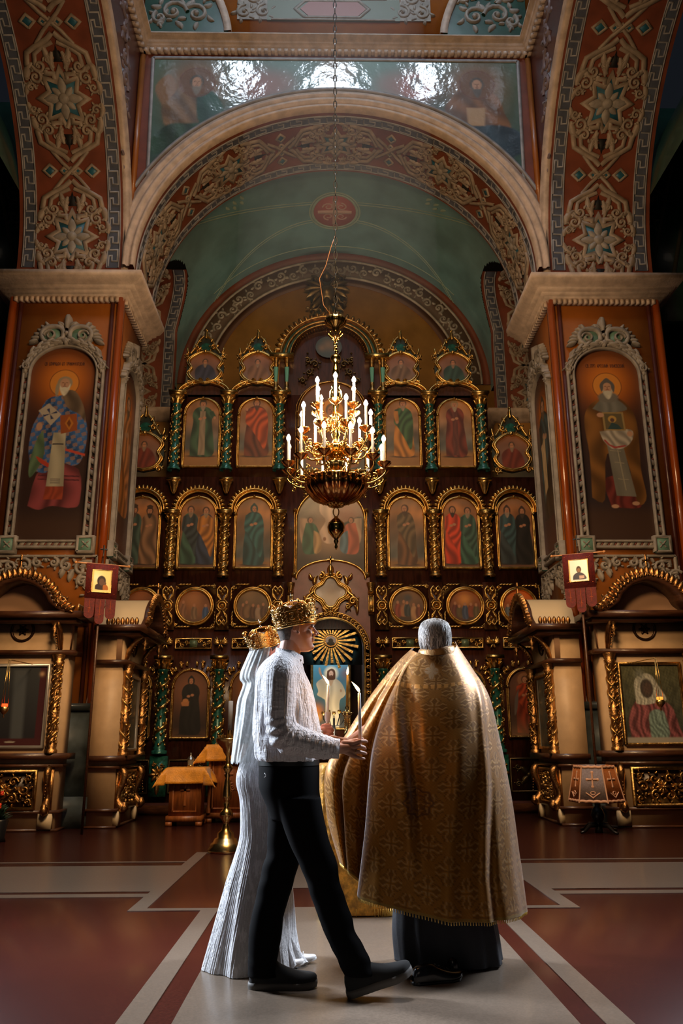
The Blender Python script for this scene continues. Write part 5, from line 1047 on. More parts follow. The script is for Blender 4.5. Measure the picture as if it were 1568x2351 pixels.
b = MB(); b.prism([(gx+.125*cos(t), cz+.11*sin(t)) for t in np.linspace(0, 2*pi, 24, endpoint=False)], YI+.03, YI+.07, 1); b.prism([(gx+.10*cos(t), cz+.01+.08*sin(t)) for t in np.linspace(0, 2*pi, 24, endpoint=False)], YI+.015, YI+.04, 0); b.prism([(gx+.045*cos(t), cz+.0+.045*sin(t)) for t in np.linspace(0, 2*pi, 16, endpoint=False)], YI+.0, YI+.03, 2); b.prism([(gx+.07*cos(t), cz-.045+.035*sin(t)) for t in np.linspace(0, 2*pi, 16, endpoint=False)], YI+.005, YI+.03, 2)
b.build('eye', [mat('eye_white', (.62, .58, .62), .4), GOLDD, mat('pupil_black', (.01, .01, .01), .3)], gl)
ai = thing('altar_icon', 'large painted figure in white on blue, seen through the central doorway', 'icon', (0, 0, 0))
def christ(cv):
    cv.grad((.03, .035, .03), (.10, .32, .42), 1.6, 2.4); cv.noise(.18, 8, 9); cv.mix((1.85-cv.Z)/.3, (.03, .025, .018)); cv.glow(-.28, 1.75, .12, (.75, .22, .03), 2, .9); cv.glow(-.24, 1.62, .07, (.8, .35, .05), 2, .8); cv.glow(.3, 2.45, .12, (.30, .13, .09), 2, .7)
    cv.ell(.01, 2.45, .13, .13, (.95, .80, .50), .5)
    W_ = (.72, .60, .40)
    cv.poly(sm([(-.10, 2.33), (-.17, 2.35), (-.28, 2.26), (-.24, 2.12), (-.26, 2.04), (-.16, 1.98), (-.1, 1.9), (-.10, 1.5), (-.02, 1.42), (.16, 1.42), (.17, 1.9), (.25, 2.0), (.29, 2.08), (.22, 2.25), (.12, 2.34), (.02, 2.37)]), W_, .012, .16, 34, .25)
    cv.poly(sm([(-.14, 2.33), (-.22, 2.45), (-.235, 2.55), (-.205, 2.56), (-.17, 2.44), (-.10, 2.35)], 3), (.55, .30, .17), .012); cv.ell(.20, 2.12, .02, .03, (.5, .3, .17), .4)
    cv.poly(sm([(-.05, 2.34), (.0, 2.2), (.06, 2.34)], 3), (.65, .42, .24), .012)
    cv.poly(sm([(-.065, 2.50), (-.075, 2.38), (-.045, 2.33), (.07, 2.33), (.095, 2.38), (.085, 2.5), (.02, 2.545)]), (.13, .05, .02), .012); cv.ell(.01, 2.448, .042, .056, (.85, .52, .33), .25); cv.ell(-.005, 2.455, .009, .005, SHADE, .5); cv.ell(.028, 2.455, .009, .005, SHADE, .5); cv.ell(.012, 2.40, .022, .022, (.16, .07, .03), .5)
painting('picture', XZ(16.2, -.06), -.35, .35, 1.42, 2.88, christ, 110, 220, ai, mt=mat('softly_lit_icon', rough=.4, attr=True))
r = Rel(); r.strip([(-.37, 1.4), (-.37, 2.9), (.37, 2.9), (.37, 1.4), (-.37, 1.4)], .03, .05); r.mesh(XZ(16.2, -.06)).build('frame', GOLDD, ai); MB().box(-.43, .31, 16.22, 16.3, .14, 2.9).build('stand', MAHOG, ai)
light('AREA', 'altar_icon_fill', (-.06, 15.55, 1.3), 9, (1, .86, .6), .5, .2, (-.06, 16.2, 2.35)); light('AREA', 'doorway_fill', (-.06, 15.62, 3.25), 9, (.95, .93, 1), .5, .15, (-.06, 16.2, 2.3))  # two unseen fills added to brighten the altar icon
# ================================================================ SHRINES AGAINST THE PILLARS
CLRED = mat('crimson_damask', (.11, .006, .005), .7, 0, .3, 30, .4, 90)
BRZ = mat('bronzed_gilding', (.42, .22, .08), .36, 1., .4, 12, .6, 50)
def shrine(loc, rz, lab, paint, depth=.85, frame=GOLDD):
    o = thing('icon_shrine', lab, 'shrine', loc, rz)
    f = lambda U, V, H, y=0.: np.stack(np.broadcast_arrays(U, y-np.asarray(H), V), -1)
    fy = lambda y: (lambda U, V, H: f(U, V, H, y))
    b = MB(); b.box(-.66, .66, .0, depth, .0, 2.72); b.build('cream_body', CREAM, o)
    for z0, z1, e in ((.0, .03, .05), (.22, .26, .06), (.80, .84, .06), (.90, .98, .11), (2.28, 2.34, .09), (2.70, 2.76, .14), (2.76, 2.84, .22)): MB().box(-.66-e, .66+e, -e-(.12 if z0 > 2.6 else 0), min(depth, .5), z0, z1).build('walnut_moulding', WOODD, o)
    for s in (-1, 1):                                              # columns, consoles, brackets, feet
        x = s*.55; c = thing('carved_column'); c.parent = o; c.location = (x, -.06, .98); b = MB(); b.lathe([(.085, 0), (.085, .04), (.055, .06), (.075, .09), (.055, .11), (.06, .45), (.075, .47), (.055, .49), (.075, .52), (.06, .54), (.062, 1.15), (.085, 1.2), (.06, 1.22), (.09, 1.28), (.09, 1.30)], n=14); b.build('shaft', BRZ, c, smooth=True)
        b = MB()
        for z0, z1, n in ((.12, .44, 3), (.56, 1.14, 5)):
            for ph in (0, pi): t = np.linspace(0, 1, n*8); a = ph+2*pi*n/3.2*t*s; b.tube(np.column_stack([.058*np.cos(a), .058*np.sin(a), z0+(z1-z0)*t]), .02, 5)
            for k in range(n*5): a = -pi/2+.9*sin(k*2.4); z = z0+(z1-z0)*k/(n*5); b.tube([(.055*cos(a), .055*sin(a), z), (.085*cos(a+.3), .085*sin(a+.3), z+.03), (.06*cos(a+.7), .06*sin(a+.7), z+.07)], [.008, .014, .004], 4)
        b.build('leaf_carving', GOLDD, c)
        k_ = thing('scroll_console'); k_.parent = o; b = MB()
        prof = cr([(-.02, .80), (-.10, .74), (-.09, .62), (-.03, .48), (-.02, .38), (-.08, .28), (-.13, .26), (-.12, .34)], 24)
        b.tube([(x, y_, z_) for y_, z_ in prof], cr([[.035], [.05], [.045], [.04], [.045], [.06], [.05], [.03]], 24)[:, 0], 6, flat=1.3); b.box(x-.06, x+.06, -.03, 0, .26, .80)
        for q in range(9): b.ball((x, -.135+.06*abs(q-4)/4*-.2, .74-.04*q), .012, 5)
        b.build('carving', BRZ, k_)
        MB().box(x-.09, x+.09, -.07, .0, .03, .22).build('cream_foot', mat('light_cream_paint', (.62, .50, .33), .5), o)
        br = thing('bracket'); br.parent = o; b = MB(); b.tube([(x, -.02, 2.36), (x, -.06, 2.5), (x, -.14, 2.62), (x, -.26, 2.70)], [.03, .04, .04, .03], 6); b.lathe([(.005, 2.48), (.03, 2.52), (.012, 2.55), (.05, 2.60), (.02, 2.64), (.05, 2.69)], (x*.95, -.28, 0), 10)
        for q in range(8): b.ball((x-s*.045, -.05-.02*q, 2.40+.035*q), .013, 5)
        b.build('carving', BRZ, br)
    # picture behind glass, framed
    painting('picture', fy(-.012), -.40, .40, 1.08, 2.12, paint, 80, 110, o, rough=.15)
    r = Rel(); r.line([(-.42, 1.06), (-.42, 2.14), (.42, 2.14), (.42, 1.06), (-.42, 1.06)], .02, .035); r.mesh(fy(-.005)).build('picture_frame', frame, o)
    # carved lower panel
    MB().box(-.37, .37, -.02, 0, .29, .74).build('panel_ground', mat('dark_umber_board', (.03, .012, .006), .4), o)
    r = Rel(); r.line([(-.38, .28), (-.38, .75), (.38, .75), (.38, .28), (-.38, .28)], .022, .05)
    for s in (-1, 1):
        for k, (x, z, rr) in enumerate(((.10, .62, .07), (.10, .41, .07), (.25, .52, .08), (.30, .66, .05), (.30, .37, .05))): r.scroll((s*x, z), rr, k*1.3, s*(-1)**k, .02, .06, 5)
    r.rosette((0, .515), .09, 8, .07); r.mesh(fy(-.02)).build('carved_panel', GOLDD, o)
    # ogee hood: cream tympanum with a dark roundel, moulded arch and leaf crest
    T = np.linspace(0, 1, 24); hood = cr([(.70, 2.84), (.60, 2.90), (.50, 2.98), (.42, 3.12), (.22, 3.27), (0, 3.33)], 20); hood = np.vstack([hood, hood[::-1][1:]*[-1, 1]])
    MB().prism([(-.66, 2.3), (.66, 2.3)]+[tuple(p) for p in hood], .02, .10).build('tympanum', mat('rose_cream_paint', (.34, .20, .12), .5), o)
    P = np.array([[(p[0]*k1, y_, 2.84+(p[1]-2.84)*k1+dz) for p in hood] for y_, k1, dz in ((.05, .86, 0), (-.33, .86, 0), (-.35, .90, 0), (-.35, 1.0, .0), (-.31, 1.05, .01), (-.24, 1.04, .01))]); b = MB(); b.grid(P); b.build('hood', WOODD, o)
    b = MB(); P = np.array([[(p[0]*1.0, y_, p[1]+.005) for p in hood] for y_ in (-.28, depth)]); b.grid(P+[0, 0, .01]); b.build('cream_roof', mat('light_cream_paint', (.62, .50, .33), .5), o)
    rd = Rel(); rd.strip([(.15*cos(t), 2.62+.15*sin(t)) for t in np.linspace(0, 2*pi, 26)], .025, .04); rd.boss((0, 2.62), .12, .02); rd.rosette((0, 2.62), .09, 6, .03); rd.mesh(fy(.018)).build('dark_roundel', mat('dark_bronze', (.05, .025, .015), .35, .7), o)
    r = Rel(); L = np.concatenate([[0], np.cumsum(np.hypot(*np.diff(hood, axis=0).T))])
    for k in range(27):
        u = L[-1]*(k+.5)/27; x = np.interp(u, L, hood[:, 0]); z = np.interp(u, L, hood[:, 1]); a = atan2(z-2.6, x*1.0); r.leaf((x, z-.01), a, .14, .048, .3, .06); r.leaf((x+.02, z-.01), a-.5, .10, .03, -.5, .05); r.boss((x, z+.01), .02, .06)
    for s in (-1, 1): r.scroll((s*.60, 2.97), .07, 0, s, .025, .06, 4)
    r.line([(0, 3.42), (0, 3.62)], .014, .02); r.line([(-.06, 3.54), (.06, 3.54)], .012, .02)
    r.mesh(fy(-.32)).build('leaf_crest', BRZ, o)
    for s in (-1, 1):
        q = Rel()
        for k in range(7): q.leaf((-.25+.07*k, 2.84), pi/2, .12, .035, 0, .03)
        q.mesh(lambda U, V, H, s=s: np.stack(np.broadcast_arrays(s*(.80+np.asarray(H)), np.asarray(U)+.05, V), -1)).build('side_crest', BRZ, o)
    return o
def dark_icon(cv): cv.grad((.012, .012, .016), (.03, .035, .04), 1.1, 2.1); cv.mix((np.abs(cv.X) > .30)*1., (.045, .008, .012)); cv.poly([(-.02, 1.15), (.14, 1.15), (.12, 2.08), (-.05, 2.08)], (.06, .07, .08), .05); cv.mix((1.18-cv.Z)/.02, (.05, .01, .012)); cv.ell(-.02, 1.125, .07, .012, (.3, .27, .22), .3); cv.glow(.33, 2.02, .03, (.4, .25, .15), 2)
def madonna(cv):
    cv.grad((.03, .035, .03), (.07, .07, .035), 1.1, 2.1); cv.noise(.25, 30, 4)
    P = sm([(-.33, 1.12), (-.34, 1.4), (-.25, 1.6), (-.1, 1.68), (.08, 1.66), (.26, 1.55), (.33, 1.3), (.34, 1.12)]); cv.poly(P, (.16, .05, .055), .02, .55, 70, .1)
    cv.poly(sm([(-.06, 1.12), (-.06, 1.45), (.06, 1.52), (.16, 1.45), (.18, 1.12)]), (.13, .19, .17), .02, .4, 90, .5); cv.poly(sm([(-.22, 1.6), (-.22, 1.9), (-.1, 2.0), (.02, 1.98), (.1, 1.85), (.2, 1.66), (.1, 1.62), (-.1, 1.58)]), (.33, .33, .28), .012, .25, 120); cv.ell(-.06, 1.80, .09, .13, (.045, .035, .03), .2); cv.ell(-.05, 1.80, .055, .085, (.07, .045, .035), .3)
    cv.glow(-.14, 2.0, .07, (.14, .15, .12), 2); cv.noise(.3, 160, 8); cv.mix((1.16-cv.Z)/.02, (.28, .26, .22))
def grey_icon(cv): cv.grad((.05, .06, .05), (.12, .12, .10), 1.1, 2.1); cv.noise(.35, 25, 6); cv.mix((np.abs(cv.X) > .34)*1., (.4, .38, .34))
o = shrine((-4.55, 11.93, 0), 0, 'gilt and cream shrine at the foot of the left pillar, dark glazed picture', dark_icon, .33, frame=mat('silvered_frame', (.5, .48, .46), .35, .6))
o.scale = (1.05, 1, 1.045)
o = shrine((4.54, 11.93, 0), 0, 'gilt and cream shrine at the foot of the right pillar, jewelled robed icon', madonna, .33); o.scale = (1.05, 1, 1.045)
shrine((-3.16, 12.95, 0), pi/2, 'gilt shrine on the inner side of the left pillar, seen edge on', grey_icon, .40, mat('silvered_frame', (.5, .48, .46), .35, .6))
shrine((3.26, 12.92, 0), -pi/2, 'gilt shrine on the inner side of the right pillar, seen edge on', grey_icon, .40)
# hanging oil lamps
def oil_lamp(p, ztop, lab, col):
    o = thing('hanging_lamp', lab, 'lamp', p); b = MB(); b.lathe([(.0, -.09), (.012, -.08), (.008, -.05), (.03, -.03), (.055, .0), (.06, .03), (.05, .05)], n=12); b.build('cup', GOLD, o, smooth=True)
    MB().lathe([(.0, .03), (.035, .035), (.045, .07), (.04, .09)], n=12).build('glass', mat('lamp_glass_'+('red' if col[1] < .2 else 'amber'), col, .2, emit=col, estr=1.2), o, smooth=True)
    b = MB()
    for k in range(3): a = k*2.09; b.tube([(.05*cos(a), .05*sin(a), .04), (.01*cos(a), .01*sin(a), ztop-p[2])], .0035, 4)
    b.build('chains', GOLD, o); MB().tube([(0, 0, ztop-p[2]), (0, .88, ztop-p[2]+.02)], .006, 4).build('hook', GOLD, o); return o
oil_lamp(tuple(at(9, 1632, Y=10.95)), 2.22, 'small red glass lamp glowing before the left shrine', (.9, .10, .02)); oil_lamp(tuple(at(1516, 1616, Y=10.95)), 2.22, 'small amber glass lamp before the jewelled icon', (.9, .35, .05))
# roses at the left edge
rp = at(2, 1868, Y=10.75); ro = thing('rose_bunch', 'orange-red roses in dark leaves by the left shrine', 'flowers', (rp[0]-.02, rp[1], 0))
MB().lathe([(.0, 0), (.11, 0), (.09, .05), (.12, .24), (.10, .26)], n=12).build('vase', BLACKM, ro, smooth=True)
RED = mat('rose_petals', (.75, .06, .015), .5)
for k, (dx, dz, rr) in enumerate(((.0, .40, .05), (-.05, .50, .045), (.03, .55, .03), (-.12, .42, .05))):
    b = MB()
    for q in range(9): a = q*2.4; b.ball((dx+rr*.35*cos(a)*(q/9+.3), -.06+rr*.35*sin(a)*(q/9+.3), dz+.004*q), rr*(.75-.04*q), 6, sc=(1, 1, .8))
    b.build('rose', RED, ro, smooth=True)
b = MB()
for k in range(40): a = k*2.4; R_ = .05+.1*((k*7) % 10)/10; z = .24+.18*((k*3) % 10)/10; b.tube([(0, 0, .22), (R_*.6*cos(a), R_*.6*sin(a), z), (R_*1.3*cos(a), R_*1.3*sin(a), z+.03)], [.003, .028, .004], 4, flat=.25)
b.build('leaves', mat('rose_leaves', (.01, .03, .012), .5), ro, kind='stuff')
# ================================================================ PROCESSIONAL BANNERS
def banner(x, y, rz, zt, lab, who):
    o = thing('church_banner', lab, 'banner', (x, y, 0), rz); ptop = zt+.12
    MB().tube([(0, .03, 0), (0, .03, ptop)], .018, 8).build('pole', WOODD, o, smooth=True)
    b = MB(); b.tube([(-.36, 0, zt), (-.30, 0, zt), (.30, 0, zt), (.36, 0, zt)], [.012, .012, .012, .012], 8); b.ball((-.37, 0, zt), .022, 8); b.ball((.37, 0, zt), .022, 8); b.build('crossbar', mat('honey_wood_rod', (.55, .25, .09), .35), o, smooth=True)
    r = Rel(); r.line([(0, ptop), (0, ptop+.16)], .011, .015); r.line([(-.05, ptop+.10), (.05, ptop+.10)], .010, .015); r.mesh(XZ(0)).build('cross_finial', BLACKM, o)
    P = [(-.22, zt), (.22, zt)]; P = []
    def tail(c, w_, zb): return [(c+w_*cos(t), zb+w_*sin(t)*.9) for t in np.linspace(0, -pi, 10)]
    xs = [(-.145, .068, zt-.72), (0, .062, zt-.80), (.145, .068, zt-.72)]
    MB().box(-.22, .22, -.028, -.016, zt-.50, zt).build('cloth', CLRED, o)
    for c, w_, zb in xs: MB().prism([(c-w_*1.05, zt-.49), (c+w_*1.05, zt-.49)]+tail(c, w_, zb), -.027, -.017).build('tongue', CLRED, o)
    r = Rel()
    for k in range(26): xx = -.19+.38*((k*.618) % 1); zz = zt-.04-.42*((k*.377) % 1); (r.boss((xx, zz), .008, .004) if abs(xx) > .14 or zz < zt-.42 or zz > zt-.08 else None)
    for c, w_, zb in xs: r.line([(c, zt-.52), (c, zb+.02)], .004, .003); r.line([(c-.02, zb+.08), (c+.02, zb+.08)], .004, .003)
    r.mesh(XZ(-.027)).build('gold_braid', mat('dull_red_gold_braid', (.35, .07, .02), .5, .5), o)
    def ip(cv):
        cv.fill((.95, .80, .34)); cv.glow(-.07, zt-.20, .07, (1, .95, .75), 2, .8); z = zt-.28; cv.mix((np.abs(cv.X) > .115)*1., (.9, .62, .22))
        if who: cv.ell(-.005, z+.035, .06, .075, (.03, .02, .02), .15); cv.poly(sm([(-.09, z-.09), (-.085, z-.03), (-.03, z), (.03, z-.02), (.06, z-.09)]), (.035, .02, .025), .006); cv.ell(0, z+.02, .038, .05, (.12, .065, .05), .2); cv.poly(sm([(.02, z-.09), (.02, z-.03), (.055, z-.015), (.085, z-.04), (.09, z-.09)]), (.45, .14, .03), .006); cv.ell(.045, z+.0, .018, .022, (.14, .07, .05), .3)
        else: cv.fill((.93, .92, .90)); cv.mix((np.abs(cv.X) > .12)*1., (.9, .70, .34)); cv.poly(sm([(-.09, z-.10), (-.08, z-.04), (-.03, z), (.03, z), (.08, z-.04), (.09, z-.10)]), (.05, .05, .09), .006); cv.ell(0, z+.045, .035, .05, (.05, .03, .025), .2); cv.ell(0, z+.035, .022, .032, (.25, .13, .08), .3); cv.poly([(0, z-.09), (.07, z-.085), (.07, z-.045), (0, z-.045)], (.55, .4, .36), .006)
    painting('icon_plate', XZ(-.034), -.135, .135, zt-.41, zt-.09, ip, 70, 80, o, mt=mat('gilded_icon_plate', rough=.3, attr=True, metal=.25, coat=.5))
    r = Rel(); r.line([(-.135, zt-.41), (-.135, zt-.09), (.135, zt-.09), (.135, zt-.41), (-.135, zt-.41)], .006, .006); r.mesh(XZ(-.033)).build('plate_edge', GOLD, o)
    return o
bq = at(236, 1296, Y=11.48); banner(bq[0], 11.48, .42, bq[2], 'crimson tongued banner with veiled mother icon, by left pillar', True)
bq = at(1326, 1272, Y=11.48); banner(bq[0], 11.48, -.42, bq[2], 'crimson tongued banner with blue-robed icon, by right pillar', False)
# ================================================================ FLOOR LAMP WITH CROSSES
fl_ = thing('floor_lamp', 'low lamp with faceted cross-patterned shade beside the right pillar', 'lamp', (3.42, 11.3, 0))
MB().lathe([(.0, .0), (.05, .0), (.045, .08), (.025, .10), (.07, .16), (.09, .22), (.07, .29), (.03, .33), (.03, .40), (.015, .42), (.015, .75)], n=16).build('turned_stem', BLACKM, fl_, smooth=True)
for k in range(4): a = k*pi/2+.5; MB().tube([(.03*cos(a), .03*sin(a), .10), (.16*cos(a), .16*sin(a), .10), (.26*cos(a), .26*sin(a), .03), (.32*cos(a), .32*sin(a), .02)], [.03, .028, .02, .016], 6).build('foot', BLACKM, fl_, smooth=True)
zb, zt_, rb, rt_ = .385, .85, .36, .255; aa = np.array([-pi/2-.95+k*pi/3 for k in range(7)])
GM = mat('mauve_grey_shade_fabric', (.17, .135, .14), .8, 0, .2, 60); OM = mat('orange_shade_fabric', (.30, .085, .012), .8, 0, .2, 60); TRIM = mat('peach_fringe_trim', (.55, .30, .18), .7)
for k in range(6):
    p = [np.array([r_*cos(a), r_*sin(a), z]) for z, r_ in ((zb, rb), (zt_, rt_)) for a in (aa[k], aa[k+1])]
    ux = (p[1]-p[0]); uw = np.linalg.norm(ux); ux = ux/uw; mid = (p[0]+p[1])/2; vm = ((p[2]+p[3])/2-mid); vh = np.linalg.norm(vm); vm = vm/vh; nn = np.cross(ux, vm)
    fnp = flatfn(mid, ux, vm, nn); w0, w1 = uw/2, np.linalg.norm(p[3]-p[2])/2
    pan = thing('shade_panel'); pan.parent = fl_; b = MB(); b.add([fnp(-w0, 0, 0), fnp(w0, 0, 0), fnp(w1, vh, 0), fnp(-w1, vh, 0), fnp(-w0, 0, -.008), fnp(w0, 0, -.008), fnp(w1, vh, -.008), fnp(-w1, vh, -.008)], [(0, 1, 2, 3), (7, 6, 5, 4), (0, 4, 5, 1), (2, 6, 7, 3)]); b.build('fabric', OM if k in (1, 2, 5) else GM, pan)
    r = Rel(); r.line([(-w0, 0), (-w1, vh)], .009, .006); r.line([(w0, 0), (w1, vh)], .009, .006)
    r.strip([(-w0+2*w0*t, .018+.008*abs(sin(t*pi*4))) for t in np.linspace(0, 1, 25)], .016, .006, True); r.strip([(-w1+2*w1*t, vh-.018-.008*abs(sin(t*pi*3))) for t in np.linspace(0, 1, 19)], .016, .006, True)
    c = vh*.62; s_ = .55*w0
    r.line([(0, c-.09), (0, c+.09)], .011, .008); r.line([(-.065, c), (.065, c)], .011, .008)
    for q in range(4): a = q*pi/2; r.boss((.066*cos(a), c+(.09 if q % 2 else .066)*sin(a)), .02, .008)
    r.line([(-.09, vh*.27), (-.04, vh*.20), (0, vh*.13), (.04, vh*.20), (.09, vh*.27)], .008, .008); r.strip([(.03*cos(t), vh*.26+.02*sin(t)) for t in np.linspace(0, 2*pi, 12)], .006, .008)
    r.mesh(fnp).build('applique', TRIM, pan)
# ================================================================ BRASS CANDLE STAND, TALL CANDLESTICK
def zat(x, y, Y): return at(x, y, Y=Y)[2]
cs = thing('candle_stand', 'tall turned brass candle stand on round stepped base, left of bride', 'candle stand', (-1.245, 9.62, 0))
pr = [(0, .0), (.19, .0), (.195, .03), (.17, .06), (.165, .09), (.14, .10), (.12, .14), (.095, .15), (.09, .20), (.05, .23), (.04, .27), (.03, .30), (.045, .33), (.075, .37), (.075, .40), (.045, .44), (.025, .46), (.04, .50), (.026, .53), (.05, .55), (.052, .58), (.048, .62), (.034, .74), (.022, .77), (.038, .80), (.022, .82), (.055, .87), (.055, .89), (.03, .92), (.018, .95), (.03, .97), (.022, 1.0), (.055, 1.05), (.07, 1.09), (.10, 1.12), (.14, 1.16), (.15, 1.19), (.15, 1.20), (.0, 1.19)]
MB().lathe(pr, n=32).build('turned_brass_body', BRASS, cs, smooth=True)
for k in range(14): a = k*2*pi/14; MB().lathe([(.012, 1.195), (.009, 1.215), (.012, 1.235)], (.125*cos(a), .125*sin(a), 0), 8).build('taper_socket', BRASS, cs, smooth=True)
MB().lathe([(.02, 1.19), (.028, 1.23), (.03, 1.29)], (.01, 0, 0), 12).build('centre_socket', BRASS, cs, smooth=True)
o = MB().lathe([(.0, 0), (.027, 0), (.027, .375), (.022, .38), (.0, .38)], n=16).build('thick_candle', mat('silvery_white_wax', (.62, .64, .66), .25, coat=.5), None, smooth=True, loc=(-1.235, 9.62, 1.235)); tag(o, 'thick unlit white candle standing in the brass candle stand', 'candle')
FLM = mat('candle_flame', (1, .8, .4), .5, emit=(1, .62, .22), estr=22.); FLI = mat('flame_core', (1, .9, .7), .5, emit=(1, .85, .6), estr=40.)
def flame(p, h, lean, parent=None, scale=1.):
    d = np.array(lean); b = MB(); T = np.linspace(0, 1, 16); pts = [np.array(p)+np.array([0, 0, h*t])+np.array([d[0], d[1], 0])*t**1.3*h for t in T]; b.tube(pts, np.clip(np.sin(pi*(T*.97+.03)**.62), .03, 1)*h*.15, 10, 0)
    return b.build('flame', FLM, parent, smooth=True)
def candle(name, lab, p, h, r_, m_, lean, tilt=(0, 0), power=1.2, cup=True, fh=.055, group=None):
    o = thing(name, lab, 'candle', p, rot=(tilt[1], tilt[0], 0)); MB().lathe([(0, 0), (r_, 0), (r_*.9, h-.004), (r_*.55, h), (0, h-.003)], n=14).build('wax', m_, o, smooth=True); MB().tube([(0, 0, h-.003), (0, 0, h+.008)], .0012, 4).build('wick', DARK, o)
    flame((0, 0, h+.004), fh, lean, o)
    if cup: MB().lathe([(r_*.9, -.055), (r_*1.0, -.03), (r_*1.5, -.012), (r_*2.0, .0), (r_*2.05, .012), (r_*1.4, .03), (r_*1.05, .035)], n=14).build('drip_cup', mat('clear_pinkish_plastic', (.8, .68, .66), .2, trans=.3), o, smooth=True)
    l = light('POINT', 'flame_light', (lean[0]*fh, lean[1]*fh, h+fh*.6), power, (1, .45, .12), .012); l.parent = o; return o
tc = thing('tall_candlestick', 'slim gilt candlestick behind the groom, before the doorway', 'candlestick', (at(797, 1700, Y=7.2)[0], 7.2, 0))
zc = zat(797, 1628, 7.2)
MB().lathe([(0, 0), (.15, 0), (.15, .03), (.08, .07), (.03, .10), (.02, .5), (.03, .52), (.018, .55), (.018, zc-.22), (.03, zc-.2), (.012, zc-.18), (.012, zc-.08), (.035, zc-.055), (.045, zc-.04), (.02, zc-.03), (.014, zc), (.018, zc+.02)], n=20).build('turned_stem', BRASS, tc, smooth=True)
MB().lathe([(.018, zc-.045), (.055, zc-.035), (.056, zc-.028), (.018, zc-.03)], n=16).build('drip_pan', BRASS, tc, smooth=True)
for s in (-1, 1):
    b = MB()
    for k in range(14): b.ball((s*.018, 0, zc-.07-.017*k), .0085, 6)
    b.build('bead_string', BRASS, tc, smooth=True)
ztop = zat(800, 1550, 7.2)
candle('beeswax_candle', 'lit golden beeswax taper in the slim gilt candlestick', (at(797, 1700, Y=7.2)[0], 7.2, zc), ztop-zc, .0105, mat('golden_beeswax', (.75, .42, .08), .35, sss=.2), (.08, 0), (.018, 0), 2.0, False, .07)
# ================================================================ LECTERNS WITH YELLOW CLOTHS
def cloth_over(x0, x1, y0, y1, zt, drop, name, lab, m_=YCLOTH, flare=.05, corner=.06, slope=0., rt=None):
    n = 44; m__ = 30; ex, ey = drop, drop; X = np.linspace(x0-ex, x1+ex, n); Y = np.linspace(y0-ey, y1+ey, m__); XX, YY = np.meshgrid(X, Y, indexing='ij')
    cx_ = np.clip(XX, x0, x1); cy_ = np.clip(YY, y0, y1); dx, dy = XX-cx_, YY-cy_; d = np.maximum(np.abs(dx), np.abs(dy)); cor = np.minimum(np.abs(dx), np.abs(dy))
    ang = np.arctan2(dy, dx); k = flare*(1+.35*np.sin(9*XX+7*YY))*np.clip(d/drop, 0, 1)+corner*cor/drop*2.2
    ux = np.sign(dx)*(np.abs(dx) >= np.abs(dy)*.4); uy = np.sign(dy)*(np.abs(dy) >= np.abs(dx)*.4)
    P = np.stack([cx_+ux*(k+.006), cy_+uy*(k+.006), zt+.006+slope*(cy_-y0)/(y1-y0)-d-.25*cor], -1); b = MB(); b.grid(P); o = b.build(name, m_, None, smooth=True)
    sol = o.modifiers.new('thickness', 'SOLIDIFY'); sol.thickness = .004; sol.offset = 1; tag(o, lab, 'cloth'); return o
def lectern(x0, x1, y0, y1, h, lab, slope=0., carved=True):
    o = thing('lectern', lab, 'lectern', ((x0+x1)/2, (y0+y1)/2, 0)); w_, d_ = (x1-x0)/2, (y1-y0)/2
    b = MB(); b.box(-w_+.03, w_-.03, -d_+.03, d_-.03, .10, h); b.build('body', WOOD, o); MB().box(-w_, w_, -d_, d_, .06, .14).build('plinth_moulding', WOOD, o); MB().box(-w_, w_, -d_, d_, h-.04, h).build('top_moulding', WOOD, o)
    for sx in (-1, 1):
        for sy in (-1, 1): MB().box(*sorted((sx*w_, sx*(w_-.09))), *sorted((sy*d_, sy*(d_-.09))), 0, .06).build('foot', WOOD, o)
    r = Rel(); r.line([(-w_+.09, .2), (-w_+.09, h-.1), (w_-.09, h-.1), (w_-.09, .2), (-w_+.09, .2)], .012, .012); r.line([(0, .28), (0, h-.16)], .02, .012); r.line([(-.07, h*.62), (.07, h*.62)], .018, .012)
    r.mesh(XZ(-d_+.03)).build('front_panel', WOOD, o)
    if carved:
        for s in (-1, 1): MB().lathe([(.03, .14), (.03, .2), (.02, .22), (.028, .5), (.02, h-.12), (.03, h-.04)], (s*(w_-.04), -d_-.0, 0), 10, flute=8, fa=.15).build('corner_column', WOOD, o, smooth=True)
        r = Rel(); r.scroll((-.06, h*.75), .05, 0, 1, .014, .014, 4); r.scroll((.06, h*.45), .05, 0, -1, .014, .014, 4); r.rosette((0, h*.5), .07, 6, .014); r.mesh(XZ(-d_+.03)).build('carving', WOOD, o)
    return o
lectern(-2.45, -1.93, 12.5, 12.95, .80, 'low oak lectern with cross panel before the icon screen', carved=False); cloth_over(-2.47, -1.91, 12.48, 12.97, .80, .22, 'yellow_cloth', 'yellow cloth draped over the low oak lectern')
lectern(-1.95, -1.30, 13.02, 13.5, 1.12, 'carved oak lectern standing behind the brass candle stand'); cloth_over(-1.97, -1.30, 13.0, 13.52, 1.12, .24, 'yellow_cloth', 'yellow cloth draped over the carved oak lectern', flare=.05)
lb = thing('glass_lantern', 'small silver-topped glass lantern on the low lectern', 'lantern', (-2.18, 12.85, .815)); MB().lathe([(.05, 0), (.055, .015), (.05, .02)], n=14).build('base', BRASS, lb); MB().lathe([(.045, .02), (.05, .10)], n=14).build('glass', mat('cloudy_glass', (.5, .5, .45), .15, trans=.6), lb, smooth=True); MB().lathe([(.06, .10), (.04, .13), (.01, .16), (.015, .18), (0, .20)], n=14).build('lid', mat('silvery_metal', (.5, .5, .48), .3, 1), lb, smooth=True)
